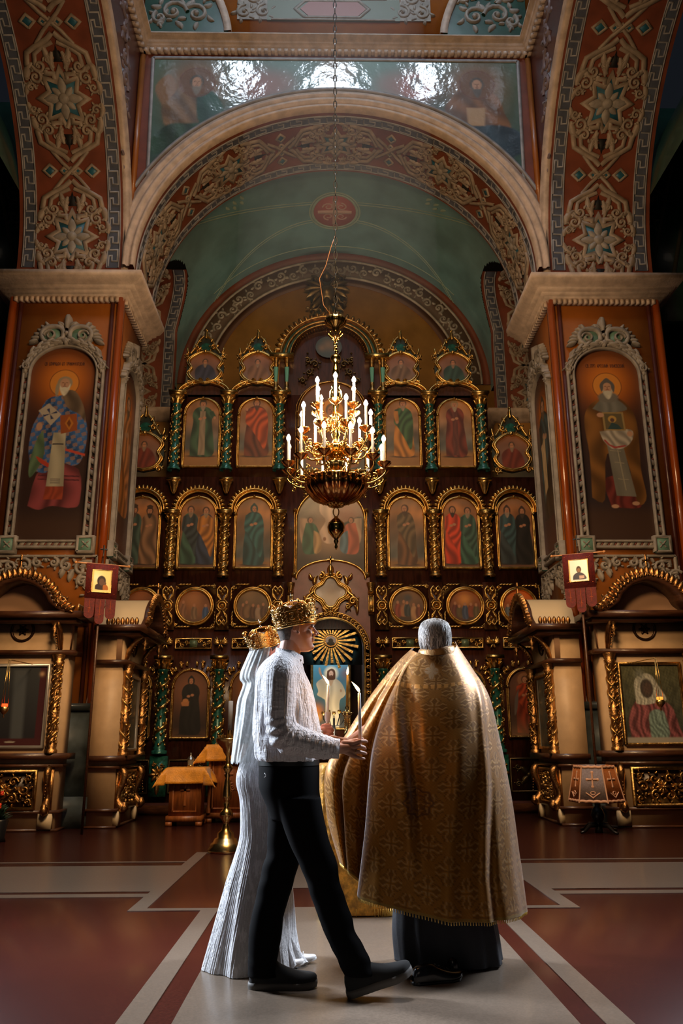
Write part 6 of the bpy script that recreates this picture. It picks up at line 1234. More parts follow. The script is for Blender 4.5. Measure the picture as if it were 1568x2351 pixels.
al = thing('analogion', 'square stand wholly draped in yellow brocade, behind the priest', 'stand', (.07, 6.36, 0)); MB().box(-.22, .22, -.2, .2, .0, .99).build('wooden_stand', WOOD, al)
zz = np.linspace(.012, 1.0, 26); th = np.linspace(0, 2*pi, 120, endpoint=False); P = []
for z in zz:
    k = 1+.03*np.sin(th*14+z*3)*(1-z); sx = .255*np.sign(np.cos(th))*np.abs(np.cos(th))**.25*k; sy = .27*np.sign(np.sin(th))*np.abs(np.sin(th))**.25*k; P.append(np.stack([.07+sx, 6.36+sy, np.full_like(th, z)], -1))
P.append(np.stack([.07+0*th, 6.36+0*th, np.full_like(th, 1.0)], -1)); b = MB(); b.grid(np.array(P), wv=True)
o = b.build('yellow_brocade_cover', mat('yellow_brocade', (.72, .33, .035), .45, .25, .45, 26, .6, 60, sheen=.3, stretch=(1, 1, 1)), None, smooth=True); tag(o, 'bright yellow fringed brocade cover over the square stand', 'cloth')
b = MB()
for k in range(120): a = k*2*pi/120; x = .262*np.sign(cos(a))*abs(cos(a))**.25; y = .277*np.sign(sin(a))*abs(sin(a))**.25; b.tube([(.07+x, 6.36+y, .055), (.07+x*1.02, 6.36+y*1.02, .008)], [.004, .003], 4)
b.build('fringe', mat('gold_thread', (.85, .55, .12), .4, .4), o, kind='stuff')
sc = thing('altar_candlestick', 'small dark branched candlestick before the altar icon', 'candlestick', (.0, 15.72, .14)); MB().lathe([(0, 0), (.12, 0), (.03, .06), (.02, 1.2), (.04, 1.25), (.02, 1.3), (.02, 1.45)], n=12).build('stem', BLACKM, sc, smooth=True)
for k in range(5): x = (k-2)*.10; z = 1.50+.03*(k % 2); MB().tube([(0, 0, 1.3), (x*.6, 0, 1.32), (x, 0, z-.06), (x, 0, z)], .01, 6).build('branch', BLACKM, sc, smooth=True); MB().lathe([(.01, z), (.035, z+.03), (.03, z+.07)], (x, 0, 0), 10).build('cup', GOLDD, sc, smooth=True)
# ================================================================ CHANDELIER
YCH = 9.0; xc = at(771, 1000, Y=YCH)[0]; Z = lambda y: at(771, y, Y=YCH)[2]
CHB = mat('bright_polished_brass', (.95, .62, .20), .14, 1., .1, 6, .1, 20)
ch = thing('chandelier', 'large gilt chandelier with three tiers of white candle lamps, most lit', 'chandelier', (xc, YCH, 0))
def prof(rows): return [(r_, Z(y)) for r_, y in rows]
MB().lathe(prof([(.005, 1262), (.02, 1256), (.012, 1250), (.03, 1243), (.02, 1238), (.05, 1232), (.09, 1222), (.10, 1210), (.085, 1200), (.03, 1190), (.012, 1185)]), n=20).build('bottom_ball', CHB, ch, smooth=True)
b = MB()
for s in (-1, 1):
    for k in range(9): b.ball((s*(.012+.02*sin(pi*k/8)), 0, Z(1187)+(Z(1164)-Z(1187))*k/8), .009, 6)
b.build('bead_loops', CHB, ch, smooth=True)
MB().lathe(prof([(.02, 1166), (.06, 1163), (.07, 1158), (.12, 1157), (.26, 1146), (.335, 1128), (.35, 1116), (.34, 1110), (.355, 1106), (.34, 1101), (.30, 1100), (.05, 1098)]), n=96, flute=24, fa=.05).build('fluted_bowl', mat('red_gold_brass', (.75, .36, .12), .18, 1, .1, 8), ch, smooth=True)
r = Rel()
b = MB()
for k in range(16): a = k*2*pi/16; b.ball((.345*cos(a), .345*sin(a), Z(1113)), .014, 6); b.tube([(.35*cos(a), .35*sin(a), Z(1112)), (.31*cos(a), .31*sin(a), Z(1136)), (.2*cos(a), .2*sin(a), Z(1152))], [.012, .009, .004], 5)
for k in range(12): a = k*2*pi/12; b.tube([(.02*cos(a), .02*sin(a), Z(1164)), (.08*cos(a), .08*sin(a), Z(1160)), (.12*cos(a), .12*sin(a), Z(1152))], [.01, .02, .005], 5)
b.build('bowl_ornament', CHB, ch, smooth=True)
MB().lathe(prof([(.05, 1100), (.07, 1095), (.04, 1088), (.08, 1080), (.10, 1066), (.09, 1055), (.04, 1048), (.05, 1046)]), n=48, flute=16, fa=.08).build('vase_knop', CHB, ch, smooth=True)
MB().lathe(prof([(.04, 1048), (.10, 1046), (.17, 1040), (.185, 1034), (.18, 1029), (.165, 1029), (.05, 1020), (.03, 1010), (.05, 1000), (.035, 985), (.05, 975), (.03, 965)]), n=64, flute=20, fa=.06).build('middle_dish', CHB, ch, smooth=True)
MB().lathe(prof([(.03, 965), (.045, 955), (.03, 940), (.05, 925), (.075, 912), (.075, 900), (.045, 893), (.055, 888), (.03, 882), (.022, 878), (.04, 872), (.022, 868), (.045, 858), (.042, 850), (.028, 838), (.03, 832), (.05, 830), (.065, 824), (.06, 818), (.025, 814), (.012, 812)]), n=24).build('upper_stem', CHB, ch, smooth=True)
b = MB()
for k in range(10): z = Z(812)+(Z(775)-Z(812))*k/9; b.ball((.012*sin(k*2), .012*cos(k*2), z), .026 if k % 2 else .018, 7)
for k in range(8): a = k*pi/4; b.tube([(.01*cos(a), .01*sin(a), Z(782)), (.05*cos(a), .05*sin(a), Z(776)), (.09*cos(a), .09*sin(a), Z(768)), (.07*cos(a), .07*sin(a), Z(764))], [.008, .015, .012, .012], 5)
b.build('stem_leaves', CHB, ch, smooth=True)
MB().lathe(prof([(.01, 766), (.04, 758), (.05, 752), (.11, 746), (.13, 738), (.12, 732), (.06, 731), (.01, 733)]), n=48, flute=16, fa=.1).build('crown_cap', CHB, ch, smooth=True)
b = MB(); zt = 24.0; z0 = Z(733); k = 0; z = z0
while z < 14.2:
    a = k*pi/2; p = [(.022*sin(t)*abs(cos(a))+.001, .022*sin(t)*abs(sin(a)), z+.055+.062*cos(t)) for t in np.linspace(0, 2*pi, 9)[:-1]]; b.tube(p, .007, 4, closed=True); z += .105; k += 1
b.build('chain', mat('dark_iron_chain', (.05, .05, .045), .4, .7), ch)
MB().tube([(0, 0, 14.2), (0, 0, 26)], .012, 5).build('chain_upper_rod', mat('dark_iron_chain'), ch)
MB().tube([(-.0, 0, Z(540)), (-.06, 0, Z(570)), (-.12, 0, Z(610)), (-.20, 0, Z(640)), (-.15, 0, Z(700)), (-.02, 0, Z(733))], .005, 5).build('power_cable', mat('copper_coloured_cable', (.45, .2, .08), .4), ch)
BULB = mat('lit_bulb', (1, .95, .85), .5, emit=(1, .86, .66), estr=34.); BOFF = mat('unlit_bulb', (.8, .78, .74), .3); TUBE = mat('white_candle_tube', (.85, .84, .80), .35, coat=.3)
def arm_proto(R_, dz, hc, lit, nm):
    a = thing('arm'); b = MB(); t = cr([(.06, -dz), (R_*.35, -dz-.09), (R_*.75, -dz*.9-.11), (R_*1.02, -.10), (R_*1.0, -.02)], 20); b.tube(np.column_stack([t[:, 0], 0*t[:, 0], t[:, 1]]), .012, 6)
    for c, rr, a0, d in (((R_*.55, -dz-.02), .055, -1.5, 1), ((R_*.80, -.13), .045, 2.0, -1), ((R_*.35, -dz-.0), .04, 0, -1), ((R_*.9, -.22), .035, 1, 1)):
        q = np.linspace(0, 1, 16); rad = rr*(1-.8*q); an = a0+d*2*pi*1.2*q; b.tube(np.column_stack([c[0]+rad*np.cos(an), .004+0*q, c[1]+rad*np.sin(an)]), .009*(1-.4*q), 5)
    for k in range(5): u = .2+.16*k; b.tube([(R_*u, 0, -dz-.08+.03*k), (R_*u-.02, .03*(-1)**k, -dz-.13+.035*k), (R_*u+.02, .045*(-1)**k, -dz-.15+.035*k)], [.006, .013, .003], 4)
    b.build('scrolled_branch', CHB, a, smooth=True)
    MB().lathe([(.008, -.04), (.02, -.03), (.055, -.005), (.075, .02), (.08, .028), (.05, .018), (.018, .012), (.018, .03)], (R_, 0, 0), 16, flute=8, fa=.12).build('drip_cup', mat('red_gold_brass'), a, smooth=True)
    MB().lathe([(.0165, .015), (.0165, hc), (.012, hc+.004)], (R_, 0, 0), 12).build('candle_tube', TUBE, a, smooth=True)
    q = MB().lathe([(.010, hc), (.024, hc+.022), (.026, hc+.036), (.018, hc+.058), (.006, hc+.080), (0, hc+.083)], (R_, 0, 0), 12).build('bulb', BULB if lit else BOFF, a, smooth=True)
    return a
for (R_, n, ycup, dz, hc, ph, off) in ((.57, 12, 1076, .10, .285, .28, (5, 3)), (.42, 9, 1003, .16, .29, .1, (6,)), (.25, 6, 942, .14, .30, .5, ())):
    pro = {}
    for k in range(n):
        lit = k not in off; key = lit
        if key not in pro: pro[key] = arm_proto(R_, dz, hc, lit, ''); o = pro[key]
        else: o = dup(pro[key])
        o.parent = ch; o.location = (0, 0, Z(ycup)); o.rotation_euler = (0, 0, ph+k*2*pi/n)
for zz_, e, rr in ((Z(975), 140, .30), (Z(900), 90, .2)):
    for k in range(3): a = k*2.09+.4; light('POINT', 'chandelier_glow', (xc+rr*cos(a)*1.4, YCH+rr*sin(a)*1.4, zz_+.1), e/3, (1, .72, .42), .12)
# ================================================================ PEOPLE
SKIN = mat('skin', (.50, .245, .155), .45, 0, .08, 20, .06, 120, sss=.12)
SKINF = mat('skin_bride', (.60, .26, .20), .45, 0, .06, 20, sss=.12)
def ringloft(mb, rows, n=48, ns=None, e=2.3, mi=0, caps=True, wrinkle=None):
    """rows: (cx, cy, z, rx, ry[, tiltx]) resampled smoothly; tilt leans the ring about Y"""
    R_ = cr(rows, ns or len(rows)*6); th = np.linspace(0, 2*pi, n, endpoint=False); c, s = np.cos(th), np.sin(th)
    cx = np.sign(c)*np.abs(c)**(2/e); sy = np.sign(s)*np.abs(s)**(2/e); P = []
    for k, r in enumerate(R_):
        t = r[5] if len(r) > 5 else 0; w_ = 1+(wrinkle(th, r[2], k/len(R_)) if wrinkle else 0)
        P.append(np.stack([r[0]+r[3]*cx*w_*cos(t), r[1]+r[4]*sy*w_, r[2]+r[3]*cx*w_*sin(t)], -1))
    if caps: P = [np.repeat(P[0].mean(0)[None], n, 0)]+P+[np.repeat(P[-1].mean(0)[None], n, 0)]
    return mb.grid(np.array(P), mi, wv=True)
def pxrows(rows):
    """silhouette rows measured in the photo: (x left, x right, y, distance Y, half depth) -> rings in metres"""
    out = []
    for xl, xr, y, Y, hd in rows:
        a, b_ = at(xl, y, Y=Y), at(xr, y, Y=Y); out.append(((a[0]+b_[0])/2, Y, (a[2]+b_[2])/2, (b_[0]-a[0])/2, hd))
    return out
def remesh(o, v, smooth=2, sub=None):
    m_ = o.modifiers.new('skin', 'REMESH'); m_.mode = 'VOXEL'; m_.voxel_size = v; m_.use_smooth_shade = True
    if smooth: s = o.modifiers.new('soften', 'SMOOTH'); s.factor = .5; s.iterations = smooth
    return o
def capsule(mb, p0, p1, r0, r1, n=12):
    p0, p1 = np.array(p0, float), np.array(p1, float); d = p1-p0; L = np.linalg.norm(d)+1e-9; d = d/L; pts = []; rr = []
    for t in np.linspace(-pi/2, 0, 5): pts.append(p0+d*r0*sin(t)); rr.append(max(r0*cos(t), 1e-4))
    for t in np.linspace(0, pi/2, 5): pts.append(p1+d*r1*sin(t)); rr.append(max(r1*cos(t), 1e-4))
    return mb.tube(pts, rr, n)
def chain(mb, pts, rad, n=12):
    for k in range(len(pts)-1): capsule(mb, pts[k], pts[k+1], rad[k], rad[k+1], n)
def head_mesh(mb, o, yaw, pitch=0., k=1., nose=True):
    """a head from horizontal slices; local x is forward, origin at the ear hole"""
    sl = [(.131, -.040, .025, .022), (.124, -.068, .052, .045), (.108, -.092, .076, .062), (.08, -.106, .092, .073), (.045, -.109, .098, .077), (.015, -.105, .092, .076), (-.01, -.097, .089, .073), (-.035, -.089, .090, .069), (-.06, -.082, .092, .062), (-.08, -.074, .092, .054), (-.10, -.05, .090, .043), (-.113, -.02, .080, .030), (-.118, .01, .068, .018)]
    th = np.linspace(0, 2*pi, 40, endpoint=False); m_ = MB(); P = []
    for z, xb, xf, hw in cr(sl[::-1], 52):
        c, s = np.cos(th), np.sin(th); cx = (xb+xf)/2; rx = (xf-xb)/2; taper = 1-.16*np.clip(c, 0, 1)**2*(1 if z < .03 else .6); P.append(np.stack([cx+rx*c, hw*np.sign(s)*np.abs(s)**.9*taper, np.full_like(c, z)], -1))
    P = [np.repeat(P[0].mean(0)[None], 40, 0)]+P+[np.repeat(P[-1].mean(0)[None], 40, 0)]; m_.grid(np.array(P), wv=True)
    if nose:
        chain(m_, [(.090, 0, .018), (.104, 0, -.004), (.117, 0, -.022)], [.009, .009, .0105], 8)
        for s in (-1, 1): m_.ball((.104, s*.011, -.026), .009, 8); m_.ball((.083, s*.030, .010), .013, 10, sc=(.9, 1.3, .7)); capsule(m_, (.088, s*.018, .030), (.080, s*.044, .032), .008, .006, 8); m_.ball((.066, s*.045, -.025), .020, 10)
        capsule(m_, (.092, -.018, -.049), (.092, .018, -.049), .0065, .0065, 8); capsule(m_, (.091, -.016, -.060), (.091, .016, -.060), .0075, .0075, 8); m_.ball((.084, 0, -.094), .017, 10); m_.ball((.088, 0, -.042), .008, 8)
    for s in (-1, 1):                                                # ears
        e = [(.008+.0*t, s*.079, .0) for t in (0,)]; T = np.linspace(-.7, 3.9, 12)
        m_.tube([(-.008-.017*cos(t)*.9, s*(.081+.004*sin(t)), .004+.030*sin(t)) for t in T], .0048, 6); m_.ball((.004, s*.078, -.026), .008, 8); m_.ball((-.006, s*.076, .002), .018, 10, sc=(.8, .35, 1.3)); m_.ball((.007, s*.079, .0), .006, 6)
    R_ = Matrix.Translation(Vector(o)) @ Matrix.Rotation(yaw, 4, 'Z') @ Matrix.Rotation(pitch, 4, 'Y') @ Matrix.Scale(k, 4)
    m_.xf(R_); mb.V += m_.V; mb.C += m_.C
    for key, L in m_.F.items(): mb.F.setdefault(key, []).extend([f+mb.n for f in L])
    mb.n += m_.n; return R_
def shoe(parent, p, rz, pitch, L=.29, w_=.052, h=.085, m_up=None, m_sole=None, sole=.026, roll=0):
    rt = thing('shoe'); rt.parent = parent; rt.location = p; rt.rotation_euler = (0, -pitch, rz)
    t = np.linspace(0, 1, 26); out = np.interp(t, [0, .08, .3, .5, .72, .9, 1], [.35, .72, .78, .80, 1, .72, .12])*w_
    P = np.vstack([np.column_stack([t*L, out]), np.column_stack([t[::-1]*L, -out[::-1]])]); spring = .010*np.clip((t-.7)/.3, 0, 1)**2; sp = np.concatenate([spring, spring[::-1]])
    lay = lambda z, k: np.column_stack([P[:, 0]*k+(1-k)*L*.5, P[:, 1]*k, z+sp]); b = MB(); G = np.array([lay(0, .985), lay(sole*.5, 1.01), lay(sole, 1.0), lay(sole, .5), lay(sole, .02)]); b.grid(G, wv=True); b.grid(np.array([lay(0, .985), lay(0, .02)]), wv=True); b.build('sole', m_sole or m_up, rt, smooth=False)
    rows = []
    for x, hw, hh in ((.004, .3, .35), (.02, .62, .8), (.07, .74, 1.0), (.11, .72, .98), (.14, .76, .78), (.18, .88, .58), (.225, .92, .46), (.26, .74, .38), (.28, .4, .28), (.288, .12, .15)): rows.append((x*L/.29, hw*w_, hh*h))
    th = np.linspace(0, pi, 16); Q = np.array([np.stack([np.full(16, x), hw*np.cos(th)*1.02, sole+hh*np.sin(th)**.7+.010*max(0, (x/L-.7)/.3)**2], -1) for x, hw, hh in cr(rows, 34)]); b = MB(); b.grid(Q); b.build('upper', m_up, rt, smooth=True)
    b = MB()
    for k in range(4): x = (.135+.022*k)*L/.29; z = sole+np.interp(x, [.11, .14, .18, .225], [.98*h, .78*h, .6*h, .48*h]); b.tube([(x, -.02, z-.006), (x, 0, z+.003), (x, .02, z-.006)], .0025, 5)
    b.build('laces', m_up, rt); return rt
# ---------------------------------------------------------------- groom
GY = 4.36
SHIRT = bpy.data.materials.new('crinkled_white_cotton'); SHIRT.use_nodes = True
def crinkle(mm, col, sc1, sc2, strength, dist, rough=.75, stripe=None, lace=None, alpha=1., transl=0.):
    nt = mm.node_tree; p = nt.nodes['Principled BSDF']; L = nt.links.new; p.inputs['Base Color'].default_value = (*col, 1); p.inputs['Roughness'].default_value = rough; p.inputs['Sheen Weight'].default_value = .3; p.inputs['Alpha'].default_value = alpha
    tc = nt.nodes.new('ShaderNodeTexCoord'); mp = nt.nodes.new('ShaderNodeMapping'); mp.inputs['Scale'].default_value = sc1; L(tc.outputs['Object'], mp.inputs[0]); n = nt.nodes.new('ShaderNodeTexNoise'); n.inputs['Scale'].default_value = 1; n.inputs['Detail'].default_value = 3; n.inputs['Distortion'].default_value = .6; L(mp.outputs[0], n.inputs[0])
    mp2 = nt.nodes.new('ShaderNodeMapping'); mp2.inputs['Scale'].default_value = sc2; L(tc.outputs['Object'], mp2.inputs[0]); n2 = nt.nodes.new('ShaderNodeTexNoise'); n2.inputs['Scale'].default_value = 1; n2.inputs['Detail'].default_value = 2; L(mp2.outputs[0], n2.inputs[0])
    ad = nt.nodes.new('ShaderNodeMath'); ad.operation = 'MULTIPLY_ADD'; L(n2.outputs[0], ad.inputs[0]); ad.inputs[1].default_value = .5; L(n.outputs[0], ad.inputs[2]); b = nt.nodes.new('ShaderNodeBump'); b.inputs['Strength'].default_value = strength; b.inputs['Distance'].default_value = dist; L(ad.outputs[0], b.inputs['Height']); L(b.outputs[0], p.inputs['Normal'])
    if lace:
        v = nt.nodes.new('ShaderNodeTexNoise'); v.inputs['Scale'].default_value = 1; v.inputs['Detail'].default_value = 6; mp3 = nt.nodes.new('ShaderNodeMapping'); mp3.inputs['Scale'].default_value = lace; L(tc.outputs['Object'], mp3.inputs[0]); L(mp3.outputs[0], v.inputs[0])
        cr_ = nt.nodes.new('ShaderNodeValToRGB'); cr_.color_ramp.elements[0].position = .50; cr_.color_ramp.elements[0].color = (*[c*.74 for c in col], 1); cr_.color_ramp.elements[1].position = .58; cr_.color_ramp.elements[1].color = (*col, 1); L(v.outputs[0], cr_.inputs[0]); L(cr_.outputs[0], p.inputs['Base Color'])
    return mm
crinkle(SHIRT, (.78, .79, .84), (95, 95, 5), (26, 26, 60), 1.0, .02)
BLACKT = mat('black_trouser_wool', (.003, .003, .0035), .85, spec=.08)
gr = thing('person', 'groom in white crinkled shirt and black trousers, wearing the larger crown, holding a candle', 'person', (0, 0, 0))
ho = at(679, 1446, Y=GY+.01); b = MB(); RM = head_mesh(b, ho, .16, -.02, .985)
H2 = lambda p: tuple(np.array(RM @ Vector(p)))
sh_c = at(648, 1560, Y=GY)
capsule(b, H2((-.022, 0, -.05)), H2((-.045, 0, -.17)), .056, .060, 20); capsule(b, H2((-.045, 0, -.16)), (sh_c[0]+.01, GY, sh_c[2]+.01), .062, .10, 16); b.ball(tuple(at(655, 1620, Y=GY)), .11, 16, sc=(.9, 1.2, 2.0))
NA = GY-.20                                                         # near arm plane
ar = [tuple(at(645, 1548, Y=NA+.03)), tuple(at(646, 1678, Y=NA)), tuple(at(776, 1718, Y=NA+.02))]; chain(b, [(sh_c[0], GY, sh_c[2])]+ar, [.08, .05, .042, .029], 12)
# right hand, back of the palm to the camera, fingers closed round the candle
HP_ = lambda x, y, dy: tuple(at(x, y, Y=NA+.02+dy))
capsule(b, HP_(776, 1718, 0), HP_(796, 1717, 0), .028, .026)
for y0, y1 in ((1706, 1706), (1715, 1715), (1724, 1725), (1732, 1734)): capsule(b, HP_(790, 1712+(y0-1715)*.6, .0), HP_(812, y1, -.004), .0175, .0125, 10)
fing = [((812, 1706), (827, 1701, -.014), (838, 1701, .008), (842, 1703, .022)), ((813, 1716), (826, 1713, -.018), (836, 1716, .006), (838, 1719, .022)), ((812, 1726), (825, 1726, -.016), (837, 1729, .004), (840, 1730, .018)), ((808, 1735), (820, 1738, -.010), (831, 1741, .004), (836, 1742, .016))]
for k, f_ in enumerate(fing): r_ = (.0098, .0102, .0096, .0086)[k]; chain(b, [HP_(*f_[0], -.006), HP_(*f_[1]), HP_(*f_[2]), HP_(*f_[3])], [r_*1.08, r_, r_*.92, r_*.8], 10)
chain(b, [HP_(790, 1708, .016), HP_(806, 1702, .034), HP_(821, 1699, .038), HP_(832, 1697, .030)], [.014, .012, .0105, .009], 10)
# left hand of the groom, low behind
la = [tuple(at(665, 1560, Y=GY+.16)), tuple(at(670, 1670, Y=GY+.19)), tuple(at(742, 1700, Y=GY+.14))]; chain(b, [(sh_c[0], GY, sh_c[2])]+la, [.08, .05, .04, .03], 12)
L2 = lambda x, y, dy: tuple(at(x, y, Y=GY+.14+dy)); capsule(b, L2(742, 1700, 0), L2(758, 1704, 0), .026, .024)
for k in range(4): chain(b, [L2(760, 1697+5*k, 0), L2(773, 1700+4.5*k, -.006), L2(783, 1704+4*k, .004)], [.0098, .009, .008], 8)
chain(b, [L2(750, 1696, -.01), L2(762, 1692, -.02), L2(772, 1693, -.02)], [.011, .010, .008], 8)
remesh(b.build('body', SKIN, gr, smooth=True), .0028, 2)
for s in (-1, 1):
    o = MB().ball((0, 0, 0), .0115, 12).build('eye', mat('eye_white_wet', (.75, .72, .68), .15), gr, smooth=True, loc=H2((.0835, s*.030, .0125)))
    o = MB().ball((0, 0, 0), .0062, 10).build('iris', mat('dark_iris', (.05, .07, .08), .1), gr, smooth=True, loc=H2((.0915, s*.031, .0125)))
    MB().tube([H2(p) for p in ((.096, s*.016, .034), (.094, s*.032, .039), (.080, s*.050, .034))], [.003, .004, .002], 5).build('eyebrow', mat('brown_brow_hair', (.06, .03, .015), .7), gr)
    MB().tube([H2(p) for p in ((.0925, s*.018, .016), (.0960, s*.030, .0215), (.0865, s*.043, .016))], .0028, 5).build('eyelid', SKIN, gr, smooth=True)
MB().tube([H2(p) for p in ((.094, -.020, -.0545), (.0985, 0, -.0535), (.094, .020, -.0545))], [.003, .0045, .003], 6).build('lips', mat('lips', (.42, .13, .10), .4), gr, smooth=True)
# cropped hair behind the ears
def hair_shell(RMx, zlo, zhi, k, ang, off=.004):
    sl = [(.131, -.040, .025, .022), (.124, -.068, .052, .045), (.108, -.092, .076, .062), (.08, -.106, .092, .073), (.045, -.109, .098, .077), (.015, -.105, .092, .076), (-.01, -.097, .089, .073), (-.035, -.089, .090, .069), (-.06, -.082, .092, .062), (-.08, -.074, .092, .054)]
    P = []; zs_ = np.linspace(zlo, zhi, 36)
    for z in zs_:
        xb, xf, hw = [np.interp(z, [q[0] for q in sl[::-1]], [q[i] for q in sl[::-1]]) for i in (1, 2, 3)]
        a_ = ang(z); th = np.linspace(pi-a_, pi+a_, 60); P.append(np.stack([(xb+xf)/2+((xf-xb)/2+off)*np.cos(th), (hw+off)*np.sin(th), np.full(60, z)], -1))
    b = MB(); b.grid(np.array(P)); b.xf(RMx); return b
hs = hair_shell(RM, -.072, .128, 1, lambda z: np.interp(z, [-.072, -.04, -.005, .03, .06, .10], [.95, 1.15, 1.28, 1.9, 2.4, 2.6]), .0022)
hs.build('hair', mat('cropped_brown_hair', (.10, .065, .045), .8, 0, .5, 60, .8, 300, sheen=.3), gr, smooth=True)
# shirt
rows = pxrows([(640, 682, 1494, GY, .055), (622, 690, 1506, GY, .085), (606, 693, 1520, GY, .150), (592, 699, 1542, GY, .195), (587, 711, 1570, GY, .200), (584, 722, 1608, GY, .200), (582, 731, 1645, GY, .195), (582, 737, 1680, GY, .190), (584, 737, 1712, GY, .185), (588, 733, 1738, GY, .175), (594, 731, 1748, GY, .168)])
b = MB(); wr = lambda th, z, u: .016*np.sin(9*th+z*14)+.012*np.sin(17*th-z*18+1)+.010*np.sin(z*75+3*np.sin(th*2))*(1 if z < 1.2 else .3); ringloft(b, rows[::-1], 110, 90, 2.25, wrinkle=wr)
def sleeve(b, P, rad, n=56, ns=120, elbow=.5):
    p = cr(P, ns); r = cr([[q] for q in rad], ns)[:, 0]; u = np.linspace(0, 1, ns); t = np.gradient(p, axis=0); t /= np.linalg.norm(t, axis=1)[:, None]; side = np.array([0, 1., 0]); th = np.linspace(0, 2*pi, n, endpoint=False); G = []
    for k in range(ns):
        nn = np.cross(t[k], side); nn /= np.linalg.norm(nn)+1e-9; bb = np.cross(nn, t[k]); inner = .5+.5*np.cos(th-pi)
        w_ = .055*np.exp(-((u[k]-elbow)/.16)**2)*np.sin(u[k]*105+1.2*np.sin(th))*(.35+inner)+.04*np.exp(-((u[k]-.86)/.10)**2)*np.sin(u[k]*120+.8*np.sin(th+1))+.012*np.sin(7*th+u[k]*9)
        G.append(p[k]+(nn[None]*np.cos(th)[:, None]+bb[None]*np.sin(th)[:, None])*(r[k]*(1+w_))[:, None])
    G = [np.repeat(G[0].mean(0)[None], n, 0)]+G+[np.repeat(G[-1].mean(0)[None], n, 0)]; b.grid(np.array(G), wv=True)
sleeve(b, [at(648, 1522, Y=GY-.09), at(644, 1545, Y=NA+.02), at(643, 1600, Y=NA), at(643, 1650, Y=NA-.005), at(656, 1688, Y=NA-.005), at(690, 1702, Y=NA), at(735, 1714, Y=NA+.01), at(762, 1718, Y=NA+.02)], [.070, .082, .080, .076, .080, .070, .062, .052], elbow=.56)
sleeve(b, [at(655, 1530, Y=GY+.09), at(660, 1560, Y=GY+.165), at(664, 1640, Y=GY+.19), at(690, 1680, Y=GY+.18), at(735, 1697, Y=GY+.15)], [.070, .080, .070, .062, .045], elbow=.55)
shirt = remesh(b.build('shirt', SHIRT, gr, smooth=True), .0042, 1)
def band_tube(p0, p1, r0, r1, name, parent, m_, n=40, thick=.006):
    p0, p1 = np.array(p0), np.array(p1); d = (p1-p0)/np.linalg.norm(p1-p0); a = np.cross(d, [0, 1, 0]); a /= np.linalg.norm(a); c = np.cross(a, d); th = np.linspace(0, 2*pi, n, endpoint=False); rg = np.cos(th)[:, None]*a+np.sin(th)[:, None]*c
    G = [p0+rg*(r0-thick), p0+rg*r0, p1+rg*r1, p1+rg*(r1-thick), p1+rg*(r1-thick*1.4)-d*.02]; b = MB(); b.grid(np.array(G), wv=True); return b.build(name, m_, parent, smooth=False)
band_tube(at(752, 1717, Y=NA+.018), at(779, 1719, Y=NA+.02), .050, .0475, 'cuff', gr, SHIRT)
# stand collar with button
th = np.linspace(-pi*.96, pi*.96, 60); nc = np.array(H2((-.040, 0, -.135))); b = MB(); G = []
for dz, rr, back in ((-.035, .075, .0), (-.006, .072, 0), (.004, .070, 0), (.0, .066, 0)):
    G.append(np.stack([nc[0]+rr*np.cos(th)*1.02+.004, nc[1]+rr*.95*np.sin(th), nc[2]+dz+.012-.022*np.cos(th)], -1))
b.grid(np.array(G)); b.build('collar', SHIRT, gr, smooth=True)
bp = at(690, 1517, Y=GY-.035); MB().ball((0, 0, 0), .006, 10, sc=(1, .5, 1)).build('collar_button', mat('pearl_button', (.25, .25, .27), .2), gr, smooth=True, loc=(bp[0], bp[1]-.02, bp[2]))
# trousers
FYL = GY+.08; NYL = GY-.10
b = MB(); ringloft(b, pxrows([(594, 731, 1742, GY, .160), (594, 732, 1775, GY, .172), (596, 733, 1810, GY, .175), (612, 738, 1850, GY, .165), (622, 742, 1880, GY, .14)])[::-1], 64, 24, 2.3)
ringloft(b, pxrows([(604, 700, 1820, FYL, .09), (615, 706, 1870, FYL, .092), (613, 704, 1920, FYL, .088), (613, 700, 1955, FYL, .084), (604, 686, 1985, FYL, .080), (595, 675, 2024, FYL, .074), (586, 662, 2067, FYL, .072), (577, 651, 2105, FYL, .072), (571, 647, 2146, FYL, .074), (570, 639, 2190, FYL, .072), (569, 636, 2222, FYL, .070), (569, 642, 2240, FYL, .070)])[::-1], 48, 80, 2.2, wrinkle=lambda th, z, u: .018*np.sin(z*60+2*np.sin(th))*np.exp(-((z-.5)/.12)**2)+.02*np.sin(z*90+th)*np.exp(-((z-.12)/.06)**2))
ringloft(b, pxrows([(625, 736, 1830, NYL, .09), (640, 742, 1868, NYL, .090), (662, 756, 1930, NYL, .086), (685, 774, 1980, NYL, .080), (700, 778, 2015, NYL, .074), (716, 793, 2064, NYL, .070), (732, 809, 2108, NYL, .070), (743, 815, 2138, NYL, .072), (758, 834, 2170, NYL, .072), (775, 850, 2205, NYL, .068), (790, 862, 2238, NYL, .062)])[::-1], 48, 80, 2.2, wrinkle=lambda th, z, u: .018*np.sin(z*60+2*np.sin(th))*np.exp(-((z-.5)/.12)**2)+.03*np.sin(z*80+th)*np.exp(-((z-.16)/.07)**2))
remesh(b.build('trousers', BLACKT, gr, smooth=True), .006, 2)
bl = MB(); rr_ = pxrows([(592.5, 733, 1744, GY, .165), (592.5, 733.5, 1757, GY, .167)]); ringloft(bl, rr_[::-1], 64, 4, 2.3, caps=False); bl.build('waistband', mat('black_satin', (.012, .014, .013), .4), gr, smooth=True)
